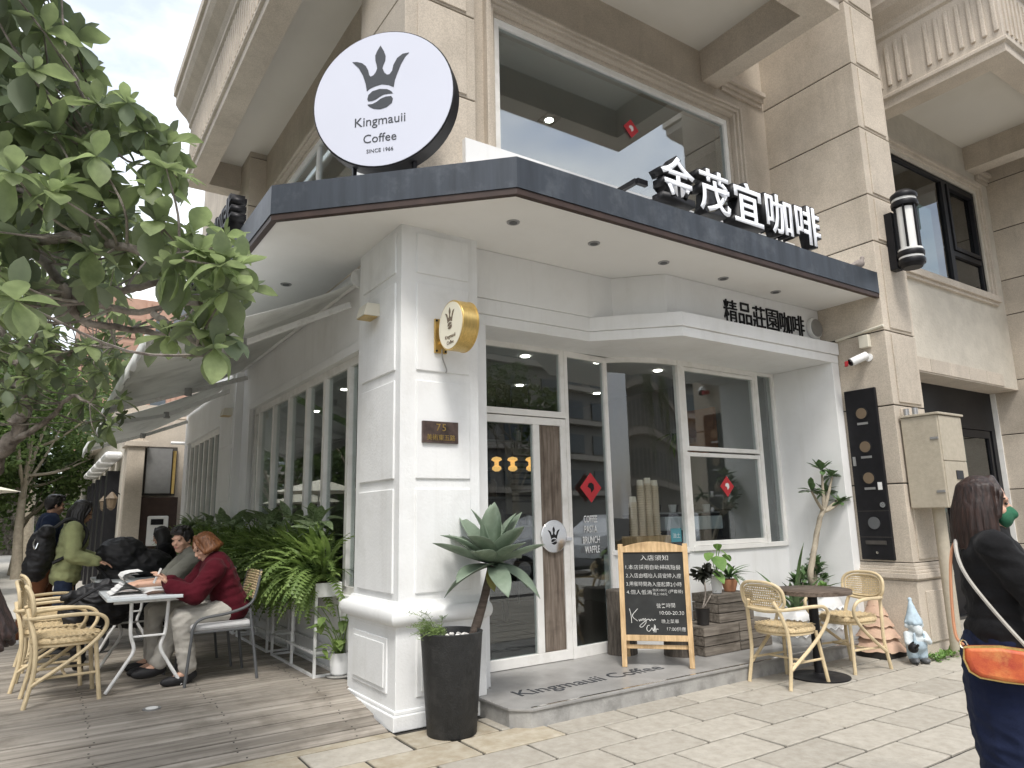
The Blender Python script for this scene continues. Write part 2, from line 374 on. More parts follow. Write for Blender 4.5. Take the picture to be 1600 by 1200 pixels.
MT['bark'] = pm('tree_bark', (.17,.14,.118), .9, var=.45, scale=9, bump=1.0, bscale=24, c2=(.36,.32,.285), bdist=.02)
MT['barkpale'] = pm('pale_bark', (.33,.29,.225), .85, var=.2, scale=10, bump=.5, bscale=35, bdist=.01)
MT['leafA'] = pm('heliotrope_leaf', (.18,.235,.105), .5, var=.25, scale=9, orand=.34, c2=(.32,.39,.19), spec=.5, trans=.50)
MT['leafB'] = pm('heliotrope_leaf_under', (.18,.235,.14), .6, var=.15, scale=4, orand=.22, c2=(.22,.27,.18), spec=.3, trans=.25)
def underside(m, c):
    nt = m.node_tree; b = nt.nodes['Principled BSDF']; s_ = b.inputs['Base Color'].links[0].from_socket; g = N(nt,'ShaderNodeNewGeometry')
    x = N(nt,'ShaderNodeMixRGB'); x.inputs[2].default_value = (*c,1); nt.links.new(g.outputs['Backfacing'],x.inputs[0]); nt.links.new(s_,x.inputs[1]); nt.links.new(x.outputs[0],b.inputs['Base Color'])
underside(MT['leafA'],(.20,.235,.165)); underside(MT['leafB'],(.20,.235,.165))
MT['leafFar'] = pm('street_tree_leaf', (.055,.10,.03), .6, var=.4, scale=1.3, c2=(.15,.215,.07), trans=.3, spec=.3)
MT['fern'] = pm('fern_frond', (.11,.19,.05), .5, var=.35, scale=6, c2=(.26,.36,.11), trans=.25, spec=.35)
MT['aglao'] = pm('mottled_leaf', (.13,.21,.07), .45, var=.3, scale=45, c2=(.32,.40,.24), trans=.2, spec=.4, orand=.15)
MT['succ'] = pm('succulent_leaf', (.065,.125,.045), .45, var=.25, scale=8, orand=.2, c2=(.12,.20,.08), spec=.4, trans=.1)
MT['anth'] = pm('bright_leaf', (.13,.26,.06), .4, var=.2, scale=6, orand=.15, c2=(.22,.36,.11), trans=.25)
MT['darkleaf'] = pm('dark_curly_leaf', (.022,.024,.016), .55, var=.3, trans=.08)
MT['awning'] = pm('awning_canvas', (.68,.69,.67), .8, var=.05, scale=3, dirt=(.33,.34,.33,.5), dscale=2.5, trans=.14, bump=.1, bscale=200)
MT['asphalt'] = pm('asphalt', (.05,.05,.052), .9, var=.2, scale=40, bump=.4, bscale=150)
MT['pave'] = pm('far_pavement', (.46,.44,.40), .8, var=.1, scale=4, dirt=(.33,.31,.28,.5), dscale=1.5)
MT['kerb'] = pm('kerb_stone', (.38,.37,.35), .8, var=.1)
MT['interior'] = pm('interior_wall', (.29,.275,.25), .85, var=.05)
MT['intceil'] = pm('interior_ceiling', (.52,.52,.51), .85, var=.03)
MT['intfloor'] = pm('interior_floor', (.14,.13,.12), .35, var=.15, scale=3)
MT['intdark'] = pm('interior_dark', (.06,.055,.05), .7, var=.3)
MT['lamp'] = emit('downlight_led', (1,.95,.85), 9)
MT['warm'] = emit('pendant_bulb', (1,.55,.16), .7)
MT['lamppaper'] = pm('lamp_diffuser', (.78,.78,.76), .5, var=.03)
MT['chrome'] = pm('polished_metal', (.75,.75,.75), .12, var=.03, metal=1)
MT['steel'] = pm('grey_steel', (.38,.38,.38), .4, var=.1, metal=.6)
MT['red'] = pm('red_paper', (.50,.035,.045), .6, var=.1)
MT['teal'] = pm('teal_sign', (.03,.30,.36), .5)
MT['cup'] = pm('kraft_cup', (.66,.55,.41), .8, var=.08)
MT['cupw'] = pm('cup_lip', (.75,.68,.56), .7)
MT['plaque'] = pm('dark_marble', (.035,.028,.026), .35, var=.5, scale=9, c2=(.12,.085,.075))
MT['plastic'] = pm('ivory_plastic', (.66,.63,.53), .5, var=.04)
MT['cabinet'] = pm('sprayed_cabinet', (.43,.385,.305), .7, var=.07, scale=25, bump=.25, bscale=90, dirt=(.30,.26,.2,.5), dscale=3)
MT['skin'] = pm('skin', (.56,.34,.245), .55, var=.06, scale=8, spec=.35)
MT['skin2'] = pm('skin_tan', (.44,.26,.18), .55, var=.06, scale=8, spec=.35)
MT['hairblack'] = pm('black_hair', (.012,.010,.010), .42, var=.4, scale=3, stretch=(30,30,2), bump=.6, bscale=2.5, spec=.5)
MT['hairbrown'] = pm('brown_hair', (.018,.011,.009), .45, var=.5, scale=3, stretch=(30,30,2), bump=.6, bscale=2.5, spec=.4, c2=(.04,.02,.015))
MT['hairginger'] = pm('copper_hair', (.115,.042,.015), .45, var=.4, scale=3, stretch=(25,25,3), bump=.5, bscale=2.5, c2=(.22,.09,.035))
def cloth(n, c, v=.15): return pm(n, c, .92, var=v, scale=7, bump=.35, bscale=60, sheen=.04, spec=.12, bdist=.008)
MT['knitblack'] = cloth('black_knit', (.012,.012,.013)); MT['navy'] = cloth('navy_denim', (.012,.017,.042))
MT['wine'] = cloth('wine_fleece', (.068,.007,.013)); MT['greytee'] = cloth('olive_grey_tee', (.165,.165,.14))
MT['palegrey'] = cloth('pale_grey_cotton', (.43,.41,.37)); MT['lime'] = cloth('pale_green_knit', (.31,.335,.17))
MT['denim'] = cloth('dark_denim', (.025,.035,.065)); MT['rust'] = cloth('rust_trousers', (.17,.07,.035)); MT['navyshirt'] = cloth('navy_shirt', (.018,.027,.055))
MT['nylon'] = pm('black_nylon', (.014,.014,.016), .6, var=.3, scale=8, bump=.3, bscale=40)
MT['mask'] = cloth('green_mask', (.035,.13,.075), .1)
MT['shoe'] = pm('dark_shoe', (.015,.015,.017), .6); MT['shoew'] = pm('white_sole', (.6,.6,.58), .6)
MT['eye'] = pm('eye_dark', (.02,.015,.012), .2); MT['lip'] = pm('lip', (.40,.16,.14), .5)
MT['paper'] = pm('white_paper', (.74,.74,.73), .7, var=.05, scale=30)
MT['brick'] = pm('far_brick', (.40,.25,.185), .85, var=.08, scale=1.5)
MT['brickd'] = pm('far_brick_dark', (.33,.20,.145), .85, var=.08)
MT['opp'] = pm('opposite_facade', (.30,.28,.25), .8, var=.1, scale=.5)
MT['oppglass'] = pm('opposite_glass', (.06,.075,.085), .15, var=.2, scale=.4, spec=.6)
MT['carwhite'] = pm('car_paint_white', (.72,.73,.74), .2, var=.01, coat=.6); MT['carglass'] = pm('car_glass', (.02,.022,.025), .08, spec=.6)
MT['tyre'] = pm('tyre', (.02,.02,.02), .85)
# ================================================================== GROUND
struct(MB().box(-300,300,-300,400,-.30,-.165).build('ground', MT['asphalt']))
struct(MB().box(-300,300,-19,-7.75,-.164,-.150).build('road', MT['asphalt']))
for k in range(-6, 9):
    o = MB().box(k*7, k*7+3, -13.5, -13.38, -.1496, -.1455).build('lane_marking', MT['whites']); struct(o)
pv = struct(MB().box(-6.6,40,-7.6,90,-.16,-.012).build('pavement', MT['mortar']))
for (x0,x1,y0,y1) in ((-6.75,40,-7.75,-7.6),(-6.75,-6.6,-7.6,90)):
    struct(MB().box(x0,x1,y0,y1,-.16,-.002).build('kerb', MT['kerb'], bevel=.015))
# paving far from the shop: one sheet with joints too small to tell apart
struct(MB().box(-6.6,-2.7,-7.6,-.01,-.0118,-.001).build('pavement_sheet', MT['pave']))
struct(MB().box(-6.6,12.5,12.2,60,-.0118,-.001).build('pavement_sheet', MT['pave']))
struct(MB().box(-6.6,-4.72,0,12.2,-.0118,-.001).build('pavement_sheet', MT['pave']))
struct(MB().box(-4.72,.3,8.1,12.2,-.0118,-.001).build('pavement_sheet', MT['pave']))
struct(MB().box(-2.7,40,-7.6,-5.35,-.0118,-.001).build('pavement_sheet', MT['pave']))
struct(MB().box(8.6,40,-5.35,-.4,-.0118,-.001).build('pavement_sheet', MT['pave']))
# sandstone slabs, half bond
PX, PY = .655, .348
slab_me = {}
def slab_mesh(i, mname):
    k = (i, mname)
    if k in slab_me: return slab_me[k]
    rs = random.Random(100+i); m = MB(); w2, h2 = PX/2-.0105, PY/2-.0105
    rim = []
    for (ax, ay, bx, by, n) in ((-w2,-h2,w2,-h2,4),(w2,-h2,w2,h2,2),(w2,h2,-w2,h2,4),(-w2,h2,-w2,-h2,2)):
        for j in range(n):
            t = j/n; rim.append((ax+(bx-ax)*t+rs.uniform(-.003,.003), ay+(by-ay)*t+rs.uniform(-.003,.003)))
    n = len(rim)
    v = [(x,y,-.03) for x,y in rim]+[(x,y,-.005) for x,y in rim]+[(x*.985,y*.97,rs.uniform(-.0005,.0008)) for x,y in rim]
    f = [(i_,(i_+1)%n,n+(i_+1)%n,n+i_) for i_ in range(n)]+[(n+i_,n+(i_+1)%n,2*n+(i_+1)%n,2*n+i_) for i_ in range(n)]+[tuple(range(2*n,3*n))]
    m.add(v,f); me = m.mesh('paving_slab', smooth=False); me.materials.append(MT[mname]); slab_me[k] = me; return me
rs = random.Random(5)
for r in range(-1, 14):
    y1 = -.437-PY*(r-1)-PY; yc = y1+PY/2
    xo = .93+(PX/2 if r % 2 == 0 else 0)-.017*r
    for k in range(-6, 12):
        xc = xo+PX*(k+.5)
        if xc < -2.45 or xc > 8.4: continue
        if yc > -.08: continue
        yl = (xc < .75 and yc > -1.2 and rs.random() < .8) or rs.random() < .02
        me = slab_mesh(rs.randrange(5), 'slaby' if yl else 'slab')
        o = link(me, 'paving_slab', pv, (xc, yc, rs.uniform(-.0015,.0015)), (rs.uniform(-.003,.003), rs.uniform(-.003,.003), rs.choice((0, math.pi))+rs.uniform(-.003,.003)))
struct(MB().box(-2.45,-.03,-.088,.012,-.03,-.003).build('deck_edge_paving', MT['slaby']))
# deck: a ramp of six boards, then level boards
dk = struct(MB().extr([(-4.7,.01,-.01),(-4.7,.87,.098),(-4.7,8.1,.098),(-4.7,8.1,-.01)], (4.85,0,0)).build('deck', MT['deckdark']))
BW = .145; rs = random.Random(9)
dmesh = {}
def board_mesh(L, i):
    k = (round(L,2), i)
    if k in dmesh: return dmesh[k]
    m = MB().box(-L/2, L/2, -BW/2+.0068, BW/2-.0068, -.03, 0)
    me = m.mesh('deck_board'); me.materials.append(MT['deck']); dmesh[k] = me; return me
for i in range(56):
    if i < 6:
        y = .015+BW*(i+.5); z = .165*y+.001; rx = math.atan(.165); xr = -.02
        if i < 2: xr = -.03-.0*i
    else:
        y = .015+BW*6*.995+BW*(i-5.5); z = .142; rx = 0; xr = .09 if y > .95 else -.01
    xl = -4.7; cut = rs.uniform(-4.2,-2.4)
    for a, b in ((xl, cut-.002), (cut+.002, xr+rs.uniform(-.015,.01))):
        L = b-a
        me = board_mesh(round(L/.05)*.05, 0)
        o = link(me, 'deck_board', dk, (b-round(L/.05)*.05/2, y, z+rs.uniform(-.0012,.0012)), (rx,0,rs.uniform(-.0008,.0008)))
        b_ = o.modifiers.new('bevel','BEVEL'); b_.width = .004; b_.segments = 1
# screw heads, two per joist line on every near board
sm = MB().disc((0,0,0),(0,0,1),.006,.003,6).mesh('screw'); sm.materials.append(MT['intdark'])
for i in range(16):
    for xj in (-3.4,-2.6,-1.8,-1.0,-.25):
        if i < 6: y = .015+BW*(i+.5); z = .165*y+.002
        else: y = .015+BW*6*.995+BW*(i-5.5); z = .1435
        for s_ in (-.045,.045): link(sm,'screw',dk,(xj+rs.uniform(-.02,.02),y+s_,z+(.165*s_ if i < 6 else 0)))
# recessed deck light
c = onZ(237,1108,.142)
t = thing('deck_light', 'small round recessed uplight set into the grey deck boards', 'light', (c.x,c.y,.142))
MB().disc((c.x,c.y,.144),(0,0,1),.062,.012).build('ring', MT['steel'], t, True)
MB().disc((c.x,c.y,.149),(0,0,1),.042,.006).build('lens', MT['lamppaper'], t, True)
# concrete entrance step
ZS = .13
op = [(.68,.15),(.68,-.42),(.79,-.535),(5.30,-.535),(5.30,.80),(.90,.80),(.90,.15)]
st = thing('entrance_step', 'long polished concrete step with a clipped corner below the glass door', 'step', (.8,-.5,0))
MB().prism(op, -.01, ZS-.02).build('riser', MT['concside'], st)
MB().prism([(p[0]-(.012 if p[0]<.7 else 0), p[1]-(.012 if p[1]<0 else 0)) for p in op], ZS-.02, ZS).build('tread', MT['concrete'], st, bevel=.004)
MB().box(.80,5.28,-.535,-.515,ZS+.0005,ZS+.006).build('metal_edge_strip', MT['chrome'], st)
a, b = onZ(822,1090,ZS+.001), onZ(1047,1046,ZS+.001)
place_text('Kingmauii Coffee', MT['print'], (a.x,a.y,ZS+.0012), (b.x-a.x,b.y-a.y,0), Vector((0,0,1)).cross(Vector((b.x-a.x,b.y-a.y,0))), .2, st, 'step_lettering', extrude=.002, width=(b-a).length, height=.215)
# ================================================================== STONE BUILDING (upper storeys, stone pillars)
bd = thing('corner_building', 'beige granite corner building with projecting balconies above the white shopfront', 'building', (2.6,3,0))
def course(part, x0,x1,y0,y1,joints, mat='stone', gap=.007, name='stone_block'):
    for a, b in zip(joints[:-1], joints[1:]):
        MB().box(x0,x1,y0,y1,a+gap,b-gap).build(name, MT[mat], part, bevel=.006)
# --- right hand pillar
pr = MB().box(5.335,5.955,-.955,.35,0,10).build('stone_pillar', MT['mortar'], bd)
J = [.90,1.717,2.553,3.382,4.42,4.984,5.821,6.649,7.48,8.3,9.2,10]
course(pr, 5.32,5.97,-.97,.36,J)
for a, b in zip(J[:-1], J[1:]): MB().box(5.435,5.90,-.984,-.968,a+.035,b-.035).build('stone_panel', MT['stone'], pr, bevel=.005)
MB().box(5.29,6.0,-1.0,.3,0,.72).build('plinth_block', MT['stone'], pr, bevel=.01)
MB().extr([(5.25,-1.04,.74),(5.25,-1.04,.80),(5.285,-1.005,.84),(5.305,-.985,.898),(5.4,-.9,.898),(5.4,-.9,.72),(5.285,-1.005,.722)], (0,0,0.0001)) if 0 else None
pl = MB()
for z0, z1, e in ((.722,.745,.02),(.745,.80,.055),(.80,.83,.04),(.83,.865,.022),(.865,.899,.01)): pl.box(5.32-e,5.97+e,-.97-e,.3,z0,z1)
pl.build('plinth_moulding', MT['stone2'], pr, bevel=.006)
MB().box(5.42,5.89,-1.014,-.999,.12,.62).build('plinth_panel', MT['stone'], pr, bevel=.006)
# --- corner pier above the canopy
cp = MB().box(.065,.74,.065,1.05,3.95,10).build('corner_pier', MT['mortar'], bd)
course(cp, .05,.75,.05,1.07,[3.95,4.30,5.13,5.97,6.80,7.6,8.6,10])
for a, b in ((4.30,5.13),(5.13,5.97),(5.97,6.80),(6.80,7.6)): MB().box(.17,.655,.036,.052,a+.03,b-.03).build('stone_panel', MT['stone'], cp, bevel=.005)
# --- front upper wall with the wide window
WX0, WX1, WZ0, WZ1, WY = 1.12, 4.60, 4.30, 6.32, .25
fw = MB().box(.75,WX0-.16,WY,.6,3.95,10).box(WX1+.16,5.335,WY,.6,3.95,10).box(WX0-.16,WX1+.16,WY,.6,WZ1+.16,10).box(WX0-.16,WX1+.16,WY,.6,3.95,WZ0).build('upper_wall', MT['stone'], bd)
sr = MB()
for d0, d1, pr_ in ((.0,.05,-.06),(.05,.09,.0),(.09,.13,.03),(.13,.16,.055)):
    y0 = WY-pr_-.02
    sr.box(WX0-d1,WX0-d0,y0,.5,WZ0,WZ1+d1).box(WX1+d0,WX1+d1,y0,.5,WZ0,WZ1+d1).box(WX0-d0,WX1+d0,y0,.5,WZ1+d0,WZ1+d1)
sr.build('window_surround', MT['stone2'], bd, bevel=.004)
hd = MB()
for z, e in ((6.66,.03),(6.72,.06),(6.78,.10)): hd.box(4.46,5.26,WY-e,WY+.01,z,z+.06)
hd.build('hood_moulding', MT['stone2'], bd, bevel=.005)
wf = MB(); fy0, fy1 = WY+.05, WY+.12
wf.box(WX0,WX0+.06,fy0,fy1,WZ0,WZ1).box(WX1-.06,WX1,fy0,fy1,WZ0,WZ1).box(WX0+.06,WX1-.06,fy0,fy1,WZ1-.07,WZ1)
wfo = wf.build('upper_window', MT['frame'], bd, bevel=.004)
MB().box(WX0+.06,WX1-.06,WY+.08,WY+.09,WZ0,WZ1-.07).build('pane', MT['glassup'], wfo)
# room behind the upper windows
MB().box(.75,5.3,.62,6,6.45,6.5).build('upper_ceiling', MT['soffit'], bd)
MB().box(.9,5.3,6,6.05,4.1,6.45).box(5.25,5.3,.7,6,4.1,6.44).build('upper_room_wall', MT['interior'], bd)
MB().box(.75,5.3,.6,6,4.06,4.1).build('upper_floor', MT['intfloor'], bd)
for px, py in ((858,186),): 
    p = onZ(px,py,6.449)
    MB().box(p.x-.11,p.x+.11,p.y-.11,p.y+.11,6.435,6.4495).build('ceiling_lamp_housing', MT['black'], bd)
    MB().disc((p.x,p.y,6.432),(0,0,1),.055,.01).build('ceiling_lamp', MT['lamp'], bd)
# --- left upper wall with window
lw = MB().box(.30,.6,1.07,1.35,3.95,10).box(.30,.6,5.25,5.6,3.95,10).box(.30,.6,1.35,5.25,6.32,10).box(.30,.6,1.35,5.25,3.95,4.3).build('upper_wall', MT['stone'], bd)
sr = MB()
for d0, d1, e in ((0,.05,-.04),(.05,.09,.02),(.09,.14,.05)):
    x0 = .3-e
    sr.box(x0,.5,1.35-d1+.1,1.35-d0+.1,4.3,6.22+d1).box(x0,.5,5.15+d0,5.15+d1,4.3,6.22+d1).box(x0,.5,1.45-d0,5.15+d0,6.22+d0,6.22+d1)
sr.build('window_surround', MT['stone2'], bd, bevel=.004)
o = MB().box(.36,.42,1.45,1.51,4.3,6.22).box(.36,.42,5.09,5.15,4.3,6.22).box(.36,.42,1.51,5.09,6.14,6.22).box(.36,.42,3.27,3.33,4.3,6.14).build('upper_window', MT['frame'], bd)
MB().box(.385,.395,1.51,5.09,4.3,6.14).build('pane', MT['glassup'], o)
lp = MB().box(.065,.6,5.62,6.5,3.95,10).build('side_pier', MT['mortar'], bd)
course(lp, .05,.6,5.6,6.52,[3.95,4.6,5.4,6.2,7.0,8,10])
MB().box(.2,.6,6.52,10.4,3.95,10).build('upper_wall', MT['stone'], bd)
# --- balconies: perimeter beam, slab soffit, fluted parapet
def parapet(path, name, par):
    """sweep the balcony profile along a polyline with mitred corners; outward is to the right of the path"""
    P_ = [Vector((p[0],p[1],0)) for p in path]; m = MB(); v = []; n = len(PROF)
    for i, p in enumerate(P_):
        ns = []
        if i > 0: d = (p-P_[i-1]).normalized(); ns.append(Vector((d.y,-d.x,0)))
        if i < len(P_)-1: d = (P_[i+1]-p).normalized(); ns.append(Vector((d.y,-d.x,0)))
        o_ = ns[0] if len(ns) == 1 else (ns[0]+ns[1])/(1+ns[0].dot(ns[1]))
        v += [p+o_*q[0]+Vector((0,0,q[1])) for q in PROF]
    f = [(i*n+k,i*n+(k+1)%n,(i+1)*n+(k+1)%n,(i+1)*n+k) for i in range(len(P_)-1) for k in range(n)]
    f += [tuple(range(n)), tuple(range((len(P_)-1)*n,len(P_)*n))]
    m.add(v,f); return m.build(name, MT['stone2'], par, bevel=.004)
PROF = [(-.28,7.08),(-.28,6.66),(0,6.66),(0,6.77),(.035,6.79),(.035,6.835),(-.005,6.86),(-.005,7.64),(.03,7.67),(.03,7.73),(.07,7.80),(.19,7.92),(.24,8.0),(.24,8.12),(.28,8.14),(.28,8.3),(-.28,8.3)]
# left balcony (outward = -x): extrude towards -y so outward=(d.y,-d.x)=(-,0)
parapet([(-.70,6.45),(-.70,.55)], 'balcony_parapet', bd)
MB().box(-.42,.05,6.17,6.45,6.66,7.08).build('balcony_beam', MT['stone2'], bd)
MB().box(-.69,.6,.55,6.45,7.085,7.2).build('balcony_slab', MT['upsoffit'], bd)
fl = MB()
for i in range(48): fl.box(-.7165,-.70,.62+i*.12,.62+i*.12+.055,6.93,7.58)
stuff(fl.build('flutes', MT['stone2'], bd))
# front balcony (outward = -y): d=+x? (d.y,-d.x)=(0,-1) for d=+x
parapet([(.95,-1.39),(4.40,-1.39),(4.40,.25)], 'balcony_parapet', bd)
MB().box(.95,1.23,-1.11,.25,6.66,7.08).build('balcony_beam', MT['stone2'], bd)
MB().box(.96,4.39,-1.38,.25,7.085,7.2).build('balcony_slab', MT['upsoffit'], bd)
# bay two: recessed wall, window, entrance, balcony
B2 = -.37
EX0, EX1, EZ = 6.9, 10.25, 3.235
WX0, WX1, WZ0, WZ1 = 7.0, 9.75, 4.66, 6.36
b2 = MB().box(5.97,WX0,B2,.3,EZ,10).box(WX1,10.35,B2,.3,EZ,10).box(WX0,WX1,B2,.3,EZ+.19,WZ0).box(WX0,WX1,B2,.3,WZ1,10).build('bay_wall', MT['render'], bd)
MB().box(5.97,EX0,B2+.01,.5,0,EZ).build('bay_wall', MT['stone'], bd)
for i in range(5): MB().box(WX0+i*.55+.003,WX0+(i+1)*.55-.003,B2-.012,.3,EZ-.001,EZ+.188).build('lintel_block', MT['stone2'], bd, bevel=.004)
MB().box(10.25,11.4,-1.0,.5,0,10).build('stone_pillar', MT['mortar'], bd)
pr2 = bd.children[-1]; course(pr2, 10.235,11.4,-1.015,.5,[0]+J)
MB().box(EX0+.001,EX1,B2+.001,1.0,EZ-.02,EZ-.001).build('entrance_soffit', MT['stone2'], bd)
sr = MB()
for d0, d1, e in ((0,.06,-.02),(.06,.11,.03),(.11,.17,.06)):
    y0 = B2-e
    sr.box(WX1+d0,WX1+d1,y0,.2,WZ0,WZ1+d1).box(WX0-d1,WX0-d0,y0,.2,WZ0,WZ1+d1).box(WX0-d0,WX1+d0,y0,.2,WZ1+d0,WZ1+d1)
sr.box(WX0-.2,WX1+.2,B2-.08,.2,WZ0-.10,WZ0-.001).box(WX0-.17,WX1+.17,B2-.045,.2,WZ0-.15,WZ0-.10)
sr.build('window_surround', MT['stone2'], bd, bevel=.004)
hd = MB()
for z, e in ((6.60,.03),(6.66,.06),(6.72,.10)): hd.box(9.85,10.25,B2-e,B2+.01,z,z+.06)
hd.build('hood_moulding', MT['stone2'], bd, bevel=.005)
f2 = MB(); y0, y1 = B2+.03, B2+.10
f2.box(WX0,WX0+.06,y0,y1,WZ0,WZ1).box(WX1-.06,WX1,y0,y1,WZ0,WZ1).box(WX0+.06,WX1-.06,y0,y1,WZ1-.06,WZ1).box(WX0+.06,WX1-.06,y0,y1,WZ0,WZ0+.05)
mxx = 8.75; f2.box(mxx-.06,mxx+.06,y0-.01,y1,WZ0+.05,WZ1-.06).box(mxx+.06,WX1-.06,y0-.008,y1,WZ0+.48,WZ0+.56)
f2o = f2.build('dark_framed_window', MT['black'], bd, bevel=.004)
MB().box(WX0+.06,mxx-.06,B2+.06,B2+.07,WZ0+.05,WZ1-.06).build('pane', MT['glassdk'], f2o)
MB().box(mxx+.06,WX1-.06,B2+.06,B2+.07,WZ0+.05,WZ0+.48).build('pane', MT['glassdk'], f2o)
MB().box(mxx+.13,WX1-.13,B2+.06,B2+.07,WZ0+.63,WZ1-.13).build('pane', MT['glassdk'], f2o)
a0, a1, c0, c1 = mxx+.07, WX1-.07, WZ0+.57, WZ1-.07
MB().box(a0,a0+.06,y0-.03,y1-.02,c0,c1).box(a1-.06,a1,y0-.03,y1-.02,c0,c1).box(a0+.06,a1-.06,y0-.03,y1-.02,c1-.06,c1).box(a0+.06,a1-.06,y0-.03,y1-.02,c0,c0+.06).build('sash', MT['black'], f2o, bevel=.004)
MB().box(6.0,10.3,.9,.95,EZ,6.6).build('room_back', MT['intdark'], bd)
# entrance door, dark metal
ed = MB().box(EX0,EX0+.12,.02,.12,0,EZ-.02).box(EX1-.16,EX1-.04,.02,.12,0,EZ-.02).box(EX0+.12,EX1-.16,.02,.12,2.62,EZ-.02).box(8.65,8.78,.02,.12,0,2.62).build('entrance_door', MT['black'], bd)
for x0, x1 in ((EX0+.13,8.64),(8.79,EX1-.13)):
    MB().box(x0,x1,.05,.09,.02,.9).build('door_panel', MT['black'], ed)
    MB().box(x0+.08,x0+.14,.03,.10,.9,2.61).box(x1-.14,x1-.08,.03,.10,.9,2.61).box(x0+.14,x1-.14,.03,.10,2.5,2.61).build('door_stile', MT['black'], ed)
    MB().box(x0+.14,x1-.14,.06,.07,.9,2.5).build('pane', MT['glassdk'], ed)
MB().box(EX0,EX1,1.5,1.55,0,EZ).build('lobby_wall', MT['intdark'], bd)
MB().box(10.212,10.234,-.05,.02,0,EZ-.025).build('entrance_jamb', MT['frame'], bd)
# second balcony
parapet([(6.68,-.37),(6.68,-2.06),(11.28,-2.06)], 'balcony_parapet', bd)
MB().box(6.69,11.28,-2.05,B2,7.085,7.2).build('balcony_slab', MT['upsoffit'], bd)
MB().box(9.55,9.85,-2.04,B2,6.70,7.084).build('balcony_beam', MT['stone2'], bd)
for i in range(13):
    yy = -.50-i*.125; 
    if i == 5: continue
    MB().obox((6.677,yy,7.25),(.018,0,0),(0,.026,0),(0,0,.30)).build('flute', MT['stone2'], bd, bevel=.012)
fl = MB()
for i in range(36): fl.box(6.78+i*.125,6.83+i*.125,-2.073,-2.05,6.95,7.55)
stuff(fl.build('flutes', MT['stone2'], bd))

# ================================================================== WHITE SHOPFRONT (ground floor)
sf = thing('cafe_shopfront', 'white rendered cafe ground floor with recessed glass entrance and corner pillar', 'shopfront', (2.4,.2,0))
ZT = 3.79
# corner pillar
cpil = MB().box(.03,.73,.03,.90,.86,ZT).build('corner_pillar', MT['white'], sf)
MB().box(.0,.76,.0,.93,0,.68).build('pillar_base', MT['white'], cpil, bevel=.006)
MB().box(-.025,.79,-.025,.955,-.005,.10).box(-.012,.775,-.012,.94,.10,.13).build('pillar_plinth', MT['white'], cpil, bevel=.008)
pl = MB()
rg = [(.665,.0),(.665,.032),(.69,.036),(.70,.048)]+[(.70+.12*(1-math.cos(math.pi*k/12))/2,.048+.042*math.sin(math.pi*k/12)) for k in range(1,12)]+[(.82,.048),(.83,.03),(.862,.012),(.862,-.01)]
v = []
for z, e in rg: v += [(.03-e,.03-e,z),(.73+e*.6,.03-e,z),(.73+e*.6,.90+e,z),(.03-e,.90+e,z)]
pl.add(v, [(i*4+k,i*4+(k+1)%4,(i+1)*4+(k+1)%4,(i+1)*4+k) for i in range(len(rg)-1) for k in range(4)]+[(3,2,1,0),tuple(range(len(rg)*4-4,len(rg)*4))])
pl.build('pillar_moulding', MT['white'], cpil, True)
for a, b in ((.90,1.69),(1.745,2.53),(2.59,3.33),(3.39,3.755)):
    MB().box(.16,.64,.016,.032,a+.01,b-.01).build('panel', MT['white'], cpil, bevel=.007)
    MB().box(.016,.032,.12,.80,a+.01,b-.01).build('panel', MT['white'], cpil, bevel=.007)
def framed(m, x0,x1,z0,z1,y): return m.box(x0,x1,y-.012,y+.002,z0,z1).box(x0+.035,x1-.035,y-.022,y-.011,z0+.035,z1-.035)
framed(MB(), .16,.62,.20,.60,0).build('panel', MT['white'], cpil, bevel=.006)
MB().box(-.012,.002,.14,.80,.22,.60).box(-.022,-.011,.175,.765,.255,.565).build('panel', MT['white'], cpil, bevel=.006)
# jamb beside door and header bands (left, 45 degree, right)
MB().box(.73,.915,.20,.70,.10,3.11).build('door_jamb', MT['whites'], sf)
PH = [(.73,.20),(2.10,.20),(2.74,-.41),(5.31,-.41)]
def band(path, e, z0, z1, back, name, mat):
    pts = []
    q = [Vector((p[0],p[1],0)) for p in path]
    off = [Vector((q[0].x,q[0].y-e,0)), Vector((q[1].x-e*.41,q[1].y-e,0)), Vector((q[2].x-e*.41,q[2].y-e,0)), Vector((q[3].x,q[3].y-e,0))]
    pts = [(p.x,p.y) for p in off]+[(q[3].x,back),(q[0].x,back)]
    return MB().prism(pts, z0, z1).build(name, mat, sf, bevel=.004)
band(PH, 0, 3.11, 3.205, .64, 'header_band', MT['whites'])
band(PH, .018, 3.207, 3.345, .6, 'header_band', MT['whites'])
band([(.73,.165),(2.385,.165),(2.755,-.215),(5.315,-.215)], 0, 3.347, ZT-.002, .6, 'upper_band', MT['whites'])
MB().box(5.18,5.312,-.405,.42,.10,3.109).build('side_post', MT['whites'], sf, bevel=.004)
MB().box(3.50,5.18,.385,.56,.12,1.06).build('sill_wall', MT['whites'], sf)
cg = bez((2.70,.70,0),(3.02,.40,0),(3.52,.41,0),12)
MB().prism([(p.x,p.y) for p in cg]+[(p.x,p.y+.12) for p in reversed(cg)], .12, 1.05).build('curved_base_wall', MT['whites'], sf)
